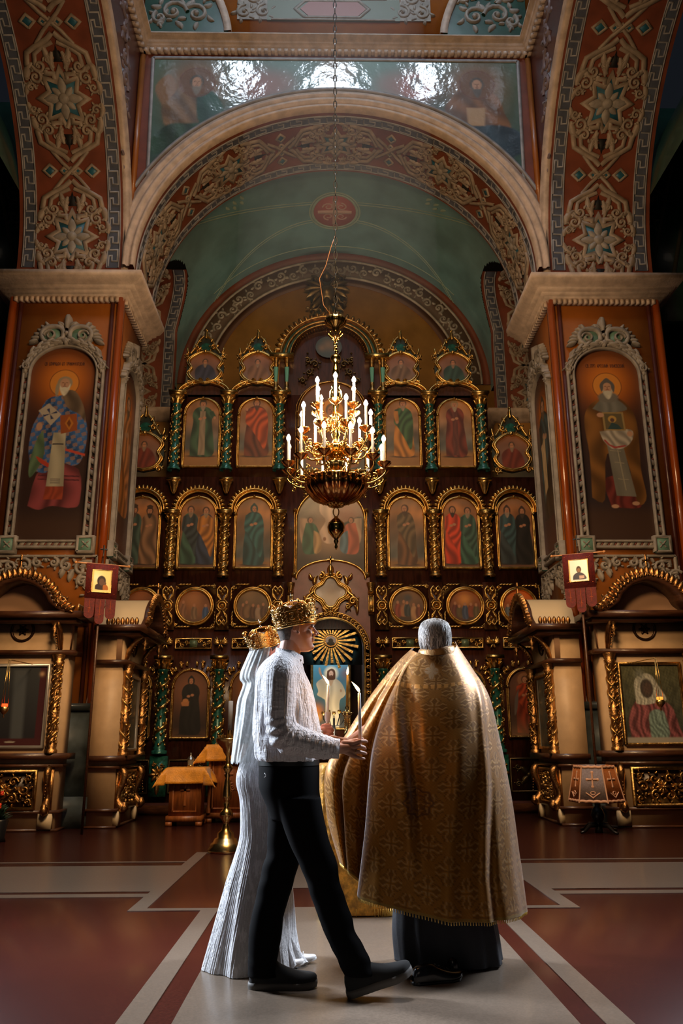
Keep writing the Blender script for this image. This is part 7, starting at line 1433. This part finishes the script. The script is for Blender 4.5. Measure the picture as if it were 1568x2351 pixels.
wp = at(609, 1780, Y=GY-.175); MB().tube([(wp[0]-.004, wp[1], wp[2]+.010), (wp[0]+.003, wp[1]-.002, wp[2]+.003), (wp[0]+.003, wp[1]-.002, wp[2]-.004), (wp[0]-.004, wp[1], wp[2]-.010)], .0018, 5).build('pocket_emblem', mat('white_metal_tab', (.8, .8, .8), .3), gr)
SOLE = mat('grey_rubber_sole', (.10, .09, .08), .6); SUEDE = mat('black_suede', (.008, .008, .008), .85)
s0 = at(566, 2283, Y=FYL); shoe(gr, (at(566, 2283, Z=0)[0]+.0, FYL-.0, .0), 0, 0, .335, .055, .095, SUEDE, SOLE, .034)
shoe(gr, (at(799, 2300, Z=0)[0], NYL, .004), 0, .30, .325, .055, .095, SUEDE, SOLE, .034)
# wedding ring
rp_ = np.array(HP_(816, 1726, -.012)); MB().tube([(rp_[0], rp_[1]+.0105*sin(t), rp_[2]+.0105*cos(t)) for t in np.linspace(0, 2*pi, 16)[:-1]], .0016, 5, closed=True).build('ring', BRASS, gr, smooth=True)
c0 = at(827, 1690, Y=NA+.035); c1 = at(825.5, 1590, Y=NA+.035)
candle('wedding_candle', 'lit white candle held by the groom, flame blown left, nearer the priest', (c0[0], c0[1], c0[2]-.05), c1[2]-c0[2]+.05, .0085, WHITEC, (-.75, .0), (-.01, 0), 1.4, False, .05)
# ---------------------------------------------------------------- crowns
CRG = mat('orange_gold_crown', (.95, .40, .07), .30, .9, .12, 10, .25, 60)
def crown(name, lab, c, Rb, Rt, h, tilt, yaw):
    o = thing(name, lab, 'crown', c, rot=(0, tilt, yaw)); th = np.linspace(0, 2*pi, 160, endpoint=False)
    top = lambda a: h*(.80+.20*np.abs(np.cos(a*4))**.7); rad = lambda v: Rb+(Rt-Rb)*(np.clip(v/h, 0, 1.3))**1.6; vv = np.linspace(0, 1, 18)
    G = np.array([np.stack([rad(top(th)*v)*np.cos(th), rad(top(th)*v)*np.sin(th), top(th)*v], -1) for v in vv]); b = MB(); b.grid(G, wv=True); ob = b.build('band', CRG, o, smooth=True); sd = ob.modifiers.new('thickness', 'SOLIDIFY'); sd.thickness = .002
    fn = lambda U, V, H: np.stack(np.broadcast_arrays((rad(V)+H)*np.cos(np.asarray(U)/Rb), (rad(V)+H)*np.sin(np.asarray(U)/Rb), V), -1); r = Rel(); C = 2*pi*Rb
    for v_, w_ in ((.004, .005), (h*.20, .0018), (h*.72, .0016)): r.strip([(C*k/80, v_) for k in range(81)], w_, .004)
    for k in range(8):
        u = C*(k+.5)/8; r.strip([(u+.016*cos(t), h*.46+.019*sin(t)) for t in np.linspace(0, 2*pi, 20)], .0034, .007); r.boss((u, h*.46), .010, .005); r.strip([(u+.010*cos(t), h*.46+.012*sin(t)) for t in np.linspace(0, 2*pi, 14)], .0012, .006)
        u2 = C*k/8
        for sx in (-1, 1):
            for j, (du, v_) in enumerate(((.010, .28), (.012, .42), (.010, .58), (.008, .74), (.010, .88))): r.spiral((u2+sx*du, h*v_), .0085, .002, j*1.5, 1.3*sx, .0026, .0018, .006, 12)
        r.strip([(u2+.009*cos(t), h*.85+.013*sin(t)) for t in np.linspace(0, 2*pi, 12)], .0026, .006)
        for j in range(10): r.boss((u2+C/8*j/10, h*.115), .0034, .006)
        r.strip([(u2+C/8*t, float(top(np.array((u2+C/8*t)/Rb)))) for t in np.linspace(0, 1, 14)], .0025, .003)
    r.mesh(fn).build('filigree', mat('pale_gold_filigree', (1.0, .62, .22), .2, 1.), o, smooth=True)
    for k in range(8):
        a = k*pi/4; b = MB(); q = cr([(rad(h*1.0), h), (rad(h)*1.05, h*1.12), (rad(h)*.95, h*1.20), (rad(h)*.88, h*1.14)], 8); b.tube([(p[0]*cos(a), p[0]*sin(a), p[1]) for p in q], [.006, .008, .008, .007, .006, .005, .004, .002], 6); b.build('curled_tip', CRG, o, smooth=True)
    for k in range(4): a = k*pi/2+.4; b = MB(); q = cr([(rad(h*.9), h*.9), (rad(h)*.75, h*1.12), (rad(h)*.3, h*1.22), (.004, h*1.24)], 12); b.tube([(p[0]*cos(a), p[0]*sin(a), p[1]) for p in q], .003, 5); b.build('top_arch', CRG, o, smooth=True)
    b = MB(); b.ball((0, 0, h*1.27), .008, 10); b.tube([(0, 0, h*1.27), (0, 0, h*1.27+.045)], .002, 5); b.tube([(-.012, 0, h*1.27+.03), (.012, 0, h*1.27+.03)], .002, 5); b.build('orb_and_cross', mat('silver_gold', (.9, .8, .6), .15, 1), o, smooth=True)
    return o
cc = at(681, 1439, Y=GY+.015); crown('wedding_coronet', 'larger ornate gold wedding crown with medallions on the groom\'s head', (cc[0]-.002, cc[1], cc[2]-.002), .108, .119, .112, -.19, .3)
BY = 4.9; bc = at(610, 1487, Y=BY); crown('wedding_coronet', 'smaller ornate gold wedding crown with medallions over the veil', (bc[0], bc[1], bc[2]), .092, .110, .100, -.30, .55)
# ---------------------------------------------------------------- bride
br = thing('person', 'bride in fitted white lace gown and long veil, half hidden behind the groom', 'person', (0, 0, 0))
bh = at(612, 1500, Y=BY); b = MB(); RB = head_mesh(b, bh, .35, 0, .93); B2 = lambda p: tuple(np.array(RB @ Vector(p)))
shb = at(612, 1570, Y=BY); capsule(b, B2((-.02, 0, -.05)), B2((-.03, 0, -.19)), .045, .048, 16); capsule(b, B2((-.03, 0, -.17)), tuple(shb), .05, .085, 14); b.ball(tuple(at(612, 1640, Y=BY)), .10, 14, sc=(.9, 1.2, 2.3)); b.ball(tuple(at(600, 1790, Y=BY)), .12, 14, sc=(.9, 1.2, 1.2))
for s, fx_ in ((-1, 620), (1, 632)):
    chain(b, [tuple(at(600, 1800, Y=BY+s*.08)), tuple(at(604, 1980, Y=BY+s*.08)), tuple(at(fx_-5, 2195, Y=BY+s*.08))], [.085, .055, .035], 14)
BA = lambda x, y, dy=0: tuple(at(x, y, Y=4.62+dy)); chain(b, [tuple(shb), tuple(at(625, 1575, Y=BY-.15)), tuple(at(640, 1660, Y=BY-.2)), BA(730, 1682)], [.07, .042, .036, .024], 12)
capsule(b, BA(730, 1682), BA(743, 1676), .024, .024)
for k, (x0, y0, x1, y1, x2, y2) in enumerate(((745, 1666, 756, 1664, 761, 1670), (747, 1672, 760, 1671, 765, 1677), (747, 1679, 760, 1680, 764, 1685), (745, 1686, 756, 1688, 761, 1691))): chain(b, [BA(x0-4, y0, -.004), BA(x1, y1, -.016), BA(x2, y2, .0)], [.0095, .0085, .0072], 8)
chain(b, [BA(738, 1670, .01), BA(747, 1664, .026), BA(756, 1668, .028)], [.011, .0095, .008], 8)
chain(b, [tuple(shb), tuple(at(618, 1578, Y=BY+.16)), tuple(at(630, 1668, Y=BY+.2)), tuple(at(700, 1690, Y=BY+.1))], [.07, .042, .036, .024], 12)
remesh(b.build('body', SKINF, br, smooth=True), .0032, 2)
hb = hair_shell(RB, -.075, .128, 1, lambda z: np.interp(z, [-.075, 0, .06, .1], [1.2, 1.7, 2.3, 2.6]), .007); hb.build('hair', mat('dark_brown_hair', (.035, .022, .016), .5, bump=.5, bscale=120), br, smooth=True)
LACE = bpy.data.materials.new('white_pleated_lace'); LACE.use_nodes = True; crinkle(LACE, (.88, .90, .94), (190, 190, 5), (90, 90, 90), .9, .010, .7, lace=(38, 38, 13))
def drows(): return pxrows([(592, 640, 1548, BY, .07), (578, 655, 1562, BY, .15), (574, 662, 1590, BY, .165), (576, 664, 1630, BY, .15), (578, 655, 1680, BY, .125), (566, 652, 1725, BY, .135), (552, 650, 1752, BY, .155), (544, 651, 1780, BY, .17), (544, 652, 1802, BY, .172), (551, 652, 1834, BY, .165), (553, 653, 1880, BY, .155), (551, 655, 1923, BY, .155), (538, 661, 1968, BY, .17), (520, 668, 2024, BY, .20), (504, 672, 2083, BY, .23), (488, 675, 2140, BY, .255), (471, 684, 2200, BY, .28), (468, 688, 2211, BY, .285)])
b = MB(); ringloft(b, drows()[::-1], 360, 170, 2.15, caps=False, wrinkle=lambda th, z, u: .010*np.sin(90*th)+np.clip((.95-z)/.95, 0, 1)**1.4*(.05*np.sin(7*th+1.0+z*2)+.03*np.sin(13*th+z*5))+.006*np.sin(30*th+z*14))
b.build('dress', LACE, br, smooth=True)
chb = MB()
for s, sh_, el, wr_, rr in ((-1, at(622, 1572, Y=BY-.13), at(638, 1655, Y=BY-.2), BA(722, 1683), .05), (1, at(618, 1572, Y=BY+.13), at(632, 1660, Y=BY+.2), at(690, 1688, Y=BY+.1), .05)): sleeve(chb, [sh_, (np.array(sh_)+np.array(el))/2, el, (np.array(el)+np.array(wr_))/2, wr_], [.055, .050, .045, .038, .030], 32, 60)
chb.build('sleeves', LACE, br, smooth=True)
WSH = mat('white_satin_shoe', (.8, .8, .8), .3)
shoe(br, (at(598, 2220, Z=0)[0], BY-.09, .012), .0, 0, .235, .038, .05, WSH, WSH, .012); shoe(br, (at(628, 2207, Z=0)[0], BY+.0, .012), .0, 0, .235, .038, .05, WSH, WSH, .012)
# hem spilling forward at the feet
b = MB(); u = np.linspace(0, 1, 50); vv = np.linspace(0, 1, 16); hp0, hp1 = at(655, 2150, Y=BY-.12), at(690, 2198, Y=BY-.12)
G = np.array([[(hp0[0]-.02+(.10+.05*sin(a*17))*v*a+.02*a, BY-.16+.10*a+.03*sin(a*25)*v, hp0[2]+.06-(hp0[2]+.045)*v**.8+.012*sin(a*30)*v) for v in vv] for a in u]); b.grid(G); b.build('ruffled_hem', LACE, br, smooth=True)
# veil
VEIL = bpy.data.materials.new('sheer_white_tulle'); VEIL.use_nodes = True; crinkle(VEIL, (.74, .80, .80), (60, 60, 6), (160, 160, 120), .5, .008, .6, lace=(70, 70, 40), alpha=.72)
vr = [(590, 640, 1470, BY, .075), (574, 650, 1497, BY, .095), (564, 650, 1520, BY, .12), (554, 648, 1545, BY, .14), (553, 646, 1560, BY, .15), (560, 645, 1572, BY, .15), (554, 645, 1592, BY, .165), (548, 642, 1612, BY, .175), (544, 636, 1650, BY, .18), (541, 628, 1680, BY, .185), (537, 618, 1715, BY, .185), (533, 610, 1746, BY, .185)]
R_ = cr(pxrows(vr)[::-1], 90); th = np.linspace(pi*.42, pi*1.58, 150); G = []
for k, r in enumerate(R_):
    z = r[2]; w_ = 1+.035*np.sin(11*th+z*4)*np.clip((1.75-z)/.3, .15, 1)+.02*np.sin(23*th-z*6); hem = .018*np.abs(np.sin(16*th))*(1 if k < 3 else 0)
    G.append(np.stack([r[0]+(r[3]+.004)*np.cos(th)*w_, r[1]+(r[4]+.004)*np.sin(th)*w_, z-hem], -1))
b = MB(); b.grid(np.array(G)); b.build('veil', VEIL, br, smooth=True)
c0 = np.array(BA(750, 1700, .006)); c1 = np.array(BA(755, 1572, .006))
bcd = candle('wedding_candle', 'lit white candle with clear drip cup held by the bride, left of the groom\'s candle', (c0[0], c0[1], c0[2]+.02), c1[2]-c0[2]-.02, .0085, WHITEC, (-.75, 0), (.035, 0), 1.2, False, .048)
o = MB().lathe([(.009, -.05), (.008, -.02), (.013, 0), (.020, .006), (.021, .012), (.010, .02), (.009, .045), (.016, .07), (.018, .10)], n=16).build('drip_cup', mat('clear_pinkish_plastic', (.8, .68, .66), .2, trans=.3), bcd, smooth=True, loc=(.002, 0, .03))
# ---------------------------------------------------------------- priest
PYc = 4.72
pr_ = thing('person', 'grey-haired priest seen from behind in a huge gold brocade cape and dark cassock', 'person', (0, 0, 0))
hp = at(999, 1476, Y=4.84); b = MB(); RP = head_mesh(b, hp, pi/2-.12, .10, 1.0); P2 = lambda p: tuple(np.array(RP @ Vector(p)))
tb = at(1000, 1560, Y=4.82); capsule(b, P2((-.02, 0, -.05)), P2((-.04, 0, -.17)), .058, .062, 16); capsule(b, P2((-.04, 0, -.16)), tuple(tb), .06, .12, 16)
b.ball(tuple(at(1000, 1650, Y=4.84)), .13, 16, sc=(1.3, .9, 2.2)); b.ball(tuple(at(1000, 1800, Y=4.84)), .15, 16, sc=(1.1, .9, 1.4))
for s in (-1, 1): chain(b, [tuple(at(1000+s*30, 1820, Y=4.82)), tuple(at(1005+s*35, 2010, Y=4.80)), (at(1010+s*40, 2200, Y=4.80)[0], 4.8, .09)], [.10, .07, .045], 14)
chain(b, [tuple(at(930, 1575, Y=4.85)), tuple(at(868, 1665, Y=4.95)), tuple(at(800, 1706, Y=4.92))], [.07, .05, .03], 12); chain(b, [tuple(at(800, 1706, Y=4.92)), tuple(at(782, 1700, Y=4.90)), tuple(at(772, 1695, Y=4.86))], [.028, .02, .012], 10)
for k in range(4): chain(b, [tuple(at(784, 1698+3*k, Y=4.88)), tuple(at(774, 1694+4*k, Y=4.85)), tuple(at(768, 1696+4*k, Y=4.84))], [.0095, .009, .0075], 8)
chain(b, [tuple(at(1070, 1575, Y=4.9)), tuple(at(1105, 1690, Y=5.0)), tuple(at(1050, 1740, Y=5.12))], [.07, .05, .03], 12)
for k in range(5): chain(b, [tuple(at(1050, 1738+5*k, Y=5.13)), tuple(at(1040, 1740+5*k, Y=5.17)), tuple(at(1034, 1742+5*k, Y=5.19))], [.010, .009, .008], 8)
remesh(b.build('body', SKIN, pr_, smooth=True), .0035, 2)
hs = hair_shell(RP, -.080, .131, 1, lambda z: np.interp(z, [-.08, -.04, .0, .04, .08, .12], [.95, 1.3, 1.5, 2.3, 2.8, 3.0]), .018)
r_ = random.Random(5)
for k in range(620):                                                 # combed strands falling from the crown
    a = pi+r_.uniform(-1.55, 1.55); z0 = r_.uniform(.02, .136); L = r_.uniform(.05, .11); pts = []
    for j in range(7):
        z = z0-L*j/6; z = max(z, -.088); zz_ = [-.088, -.06, -.035, -.01, .015, .045, .08, .108, .124, .137]; xb = np.interp(z, zz_, [-.074, -.082, -.089, -.097, -.105, -.109, -.106, -.092, -.068, -.03]); xf = np.interp(z, zz_, [.092, .092, .09, .089, .092, .098, .092, .076, .052, .02]); hw = np.interp(z, zz_, [.054, .062, .069, .073, .076, .077, .073, .062, .045, .02])
        aa = a+.10*sin(j*.5+k)+.06*j*(1 if k % 3 else -1)*.4; pts.append(np.array(RP @ Vector(((xb+xf)/2+((xf-xb)/2+.0195)*cos(aa), (hw+.0195)*sin(aa), z))))
    hs.tube(pts, np.array([.3, .8, 1, 1, .9, .6, .2])*.0034, 4); hs.C[-1][:] = np.array([.50, .47, .44])*r_.choice([.18, .4, .7, 1, 1.2])
hs.C[0][:] = [.14, .12, .10]; q_ = MB(); q_.ball((-.010, 0, .078), .068, 20, sc=(1.15, 1.0, 1.0)); q_.xf(RP); hs.add(q_.V[0], list(q_.F.values())[0][0], C=np.full((len(q_.V[0]), 3), .3)); hs.build('hair', mat('silver_grey_hair', rough=.38, attr=True), pr_, smooth=True, color=True)
# cassock
CASS = mat('dark_navy_cassock', (.012, .014, .020), .7, 0, .2, 8, .2, 60)
b = MB(); ringloft(b, pxrows([(955, 1045, 1530, 4.84, .10), (925, 1085, 1600, 4.84, .14), (925, 1090, 1800, 4.84, .15), (912, 1112, 2000, 4.84, .17), (906, 1130, 2080, 4.84, .19), (905, 1142, 2140, 4.84, .19), (912, 1152, 2206, 4.86, .19)])[::-1], 120, 60, 2.3, wrinkle=lambda th, z, u: .05*np.sin(9*th+2*z)*np.clip((.8-z), 0, 1)+.02*np.sin(17*th)); b.build('cassock', CASS, pr_, smooth=True)
BLSH = mat('black_leather', (.008, .008, .010), .22, coat=.5)
shoe(pr_, (at(938, 2240, Z=0)[0], 4.47, 0), .35, 0, .28, .05, .075, BLSH, BLSH, .02); shoe(pr_, (at(1030, 2222, Z=0)[0]-.02, 4.66, 0), .9, 0, .28, .05, .075, BLSH, BLSH, .02)
# the cape: measured folds (x, y in the photo, distance) per fold line and level
lv = 7
cols = [
 [(950, 1488, 4.95), (915, 1528, 5.05), (862, 1592, 5.12), (812, 1672, 5.15), (765, 1760, 5.18), (765, 1870, 5.2), (792, 1975, 5.2)],
 [(946, 1490, 4.90), (905, 1530, 4.98), (850, 1600, 5.02), (798, 1682, 5.03), (750, 1765, 5.04), (752, 1872, 5.05), (780, 1978, 5.05)],
 [(946, 1492, 4.86), (910, 1533, 4.93), (858, 1606, 4.96), (808, 1690, 4.96), (768, 1775, 4.96), (772, 1880, 4.97), (790, 1988, 4.97)],
 [(948, 1494, 4.83), (915, 1535, 4.90), (866, 1612, 4.95), (820, 1700, 4.98), (788, 1785, 5.00), (793, 1890, 5.02), (800, 1996, 5.02)],
 [(950, 1495, 4.81), (918, 1536, 4.86), (869, 1613, 4.87), (823, 1702, 4.86), (791, 1786, 4.85), (793, 1893, 4.84), (800, 2000, 4.84)],
 [(954, 1497, 4.79), (922, 1537, 4.82), (876, 1616, 4.82), (838, 1708, 4.83), (820, 1795, 4.83), (815, 1900, 4.84), (818, 2014, 4.84)],
 [(959, 1499, 4.77), (928, 1538, 4.80), (886, 1620, 4.82), (856, 1712, 4.84), (846, 1800, 4.87), (842, 1905, 4.89), (832, 2028, 4.90)],
 [(965, 1501, 4.75), (932, 1539, 4.74), (890, 1622, 4.70), (862, 1714, 4.66), (850, 1802, 4.64), (840, 1908, 4.62), (822, 2058, 4.60)],
 [(978, 1504, 4.73), (950, 1544, 4.69), (918, 1626, 4.62), (896, 1716, 4.57), (884, 1806, 4.55), (872, 1915, 4.53), (856, 2072, 4.51)],
 [(994, 1506, 4.72), (985, 1550, 4.66), (970, 1628, 4.58), (958, 1716, 4.53), (950, 1808, 4.51), (944, 1925, 4.49), (930, 2094, 4.46)],
 [(1012, 1506, 4.72), (1018, 1550, 4.66), (1022, 1626, 4.58), (1026, 1714, 4.53), (1028, 1808, 4.51), (1028, 1930, 4.49), (1030, 2114, 4.46)],
 [(1028, 1502, 4.74), (1052, 1546, 4.69), (1074, 1616, 4.63), (1090, 1708, 4.58), (1102, 1804, 4.55), (1108, 1922, 4.53), (1122, 2118, 4.50)],
 [(1040, 1493, 4.79), (1074, 1541, 4.77), (1104, 1606, 4.73), (1124, 1702, 4.69), (1142, 1800, 4.66), (1156, 1912, 4.64), (1182, 2106, 4.62)],
 [(1047, 1482, 4.86), (1085, 1538, 4.88), (1122, 1600, 4.89), (1146, 1698, 4.88), (1166, 1796, 4.87), (1184, 1902, 4.86), (1210, 2092, 4.85)],
 [(1044, 1474, 4.93), (1080, 1536, 5.02), (1114, 1596, 5.08), (1138, 1694, 5.12), (1156, 1792, 5.14), (1172, 1898, 5.16), (1196, 2084, 5.17)]]
G0 = np.array([[at(x, y, Y=Y) for x, y, Y in c] for c in cols]); NU, NV = 400, 520
lin = lambda A, n: np.array([np.interp(np.linspace(0, len(A)-1, n), np.arange(len(A)), A[:, i]) for i in range(3)]).T
G1 = np.array([cr(G0[i], NV) for i in range(len(cols))]); G2 = np.stack([.8*cr(G1[:, j], NU)+.2*lin(G1[:, j], NU) for j in range(NV)], 1)
dv = np.cumsum(np.linalg.norm(np.diff(G2[NU//2], axis=0), axis=1)); Vc = np.concatenate([[0], dv]); mid = G2[:, int(NV*.8)]; Uc = np.concatenate([[0], np.cumsum(np.linalg.norm(np.diff(mid, axis=0), axis=1))]); U, V = np.meshgrid(Uc, Vc, indexing='ij')
um = Uc[int(NU*9.5/14)]; U = (U-um)*(.35+.65*np.clip(V/1.2, 0, 1))+um
# soft billows in the cloth
nrm = np.stack([np.zeros_like(U), -np.ones_like(U), np.zeros_like(U)], -1); fold = lambda c, sl, w_, v0, v1: np.exp(-((U-um-c-sl*V)/w_)**2)*np.clip((V-v0)/.25, 0, 1)*np.clip((v1-V)/.4, 0, 1)
G2 = G2+nrm*(.012*np.sin(U*17+V*2.2)*np.clip(V-.15, 0, 1)+.004*np.sin(U*43-V*6)*np.clip(V, 0, 1)+.045*fold(-.20, .10, .030, .05, 1.2)-.040*fold(-.14, .10, .035, .05, 1.2)+.022*fold(.12, -.02, .04, .5, 2)+.025*fold(.22, .05, .03, .15, 2)-.02*fold(.26, .05, .03, .15, 2))[..., None]
C = np.zeros(U.shape+(3,)); base = np.array([.31, .128, .010]); C[:] = base
def cross_pat(a, b_, s):
    a, b_ = np.abs(a)/s, np.abs(b_)/s; m1 = np.maximum(a, b_); m2 = np.minimum(a, b_); w_ = .17+.16*np.exp(-((m1-.62)/.16)**2); return np.where(m1 < .95, (w_-m2), -.2-(m1-.95))   # >0 inside the cross
cell = .178; ia = np.floor(V/cell*2).astype(int); a_ = ((U+(ia % 2)*cell/2) % cell)-cell/2; b_ = (V % (cell/2))-cell/4
for ou, ov in ((0, 0), (cell/2, cell/2)):
    a_ = ((U-um+ou+cell*40) % cell)-cell/2; b_ = ((V+ov) % cell)-cell/2; d = cross_pat(a_, b_, .062)
    C = np.where((d > 0)[..., None], base*1.25, C); C = np.where((np.abs(d-.03) < .045)[..., None], np.array([.42, .23, .07]), C); C = np.where((np.abs(d+.16) < .035)[..., None], base*.55, C); C = np.where((d > .12)[..., None], base*.7, C)
g = np.sin(U*420)*np.sin(V*420); C *= (1+.10*g)[..., None]; rn = np.sin((U+.3*np.sin(V*37))*95)*np.sin((V+.2*np.sin(U*31))*88); C *= (1+.14*(rn > .45))[..., None]
def pt_uv(px, py):
    D = np.linalg.norm(np.stack([784+F*((G2-CAM)@RGT)/((G2-CAM)@FWD)-px, 1175.5-F*((G2-CAM)@UPV)/((G2-CAM)@FWD)-py], -1), axis=-1); i = np.unravel_index(D.argmin(), D.shape); return U[i], V[i], G2[i]
u0, v0, _ = pt_uv(992, 1542); a_, b_ = U-u0, V-v0; rr = np.hypot(a_*1.6, b_); an = np.arctan2(b_, a_*1.6); pet = .062*(.62+.38*np.abs(np.cos(2*an))**1.5); m0 = rr < pet; C = np.where(m0[..., None], np.array([.46, .30, .15]), C); C = np.where((np.abs(rr-pet) < .0045)[..., None], np.array([.40, .19, .04]), C); C = np.where((m0 & (np.abs(np.sin(4*an)) < .22) & (rr > .012))[..., None], np.array([.36, .17, .04]), C)
u0, v0, _ = pt_uv(957, 1842); a_, b_ = U-u0, V-v0; rr = np.hypot(a_, b_); an = np.arctan2(b_, a_); st = .068*(.80+.20*np.abs((an*8/(2*pi)) % 1-.5)*2); C = np.where((np.abs(rr-st) < .005)[..., None], np.array([.15, .06, .015]), C); C = np.where(((np.abs(np.sin(4*an)) < .25) & (rr < st*.85) & (rr > .008))[..., None], np.array([.17, .07, .018]), C); C = np.where((np.abs(rr-st*.6) < .003)[..., None], np.array([.17, .07, .018]), C)
_, vb, _ = pt_uv(1000, 1582); bb = np.abs(V-vb-.02*np.sin(U*3)) < .014; C = np.where((bb & (np.sin(U*190) > -.3))[..., None], np.array([.62, .28, .05]), C); C[:, -6:] = [.30, .17, .03]
b = MB(); b.grid(G2, C=C)
cm = bpy.data.materials.new('gold_silver_brocade'); cm.use_nodes = True; nt = cm.node_tree; p = nt.nodes['Principled BSDF']; a = nt.nodes.new('ShaderNodeVertexColor'); a.layer_name = 'Col'; nt.links.new(a.outputs[0], p.inputs['Base Color']); p.inputs['Roughness'].default_value = .42; p.inputs['Metallic'].default_value = .42; p.inputs['Sheen Weight'].default_value = .4; p.inputs['Sheen Roughness'].default_value = .35; p.inputs['Sheen Tint'].default_value = (.9, .92, 1, 1)
bw_ = nt.nodes.new('ShaderNodeRGBToBW'); bn = nt.nodes.new('ShaderNodeBump'); bn.inputs['Strength'].default_value = .5; bn.inputs['Distance'].default_value = .004; nt.links.new(a.outputs[0], bw_.inputs[0]); nt.links.new(bw_.outputs[0], bn.inputs['Height']); nt.links.new(bn.outputs[0], p.inputs['Normal'])
cape = b.build('cape', cm, pr_, smooth=True, color=True); sd = cape.modifiers.new('thickness', 'SOLIDIFY'); sd.thickness = .004
# collar roll with gold lining
th = np.linspace(-pi, pi, 70); n0 = np.array([at(1002, 1488, Y=4.85)[0], 4.85, at(1002, 1488, Y=4.80)[2]]); G = []
for rr, dz in ((.112, -.04), (.108, -.008), (.100, .008), (.090, .010), (.084, -.004)): G.append(np.stack([n0[0]+rr*np.cos(th)*1.02, n0[1]+rr*1.12*np.sin(th)+.0, n0[2]+dz+.012*np.cos(th-.6)], -1))
b = MB(); b.grid(np.array(G)); b.build('collar', mat('gold_lining_silk', (.50, .24, .05), .4, .3, bump=.3, bscale=90, sheen=.5), pr_, smooth=True)
# gold fringe along the hem
b = MB()
for k in range(0, NU, 2): p0 = G2[k, -1]; b.tube([p0, p0+[0, -.001, -.016]], [.0028, .002], 4)
b.build('fringe', mat('gold_thread', (.85, .55, .12), .4, .4), pr_, kind='stuff')
# ================================================================ HAZE IN THE DOME LIGHT
hz = bpy.data.materials.new('sunlit_incense_haze'); hz.use_nodes = True; nt = hz.node_tree; nt.nodes.clear(); ou = nt.nodes.new('ShaderNodeOutputMaterial'); vs = nt.nodes.new('ShaderNodeVolumeScatter'); vs.inputs['Density'].default_value = .015; vs.inputs['Anisotropy'].default_value = .2; vs.inputs['Color'].default_value = (.9, .95, 1, 1); nt.links.new(vs.outputs[0], ou.inputs['Volume'])
b = MB(); b.lathe([(.001, 16.2), (1.0, 16.2), (1.25, 10), (1.3, 6.6), (.001, 6.6)], (0, 9.2, 0), 32); o = b.build('incense_haze', hz); tag(o, 'pale shaft of incense haze hanging under the dome', 'haze', kind='stuff')
# ---- repeats carry a group
GROUPS = {'wedding_candle': 'candles held by the couple', 'wedding_coronet': 'wedding crowns of the couple', 'icon_shrine': 'shrines against the pillars', 'church_banner': 'banners by the pillars', 'yellow_cloth': 'yellow cloths on the lecterns', 'lectern': 'oak lecterns before the icon screen', 'hanging_lamp': 'oil lamps before the shrines', 'person': 'people at the ceremony'}
for o in COL.objects:
    g = GROUPS.get(o.name.split('.')[0])
    if g and o.parent is None and 'category' in o: o['group'] = g
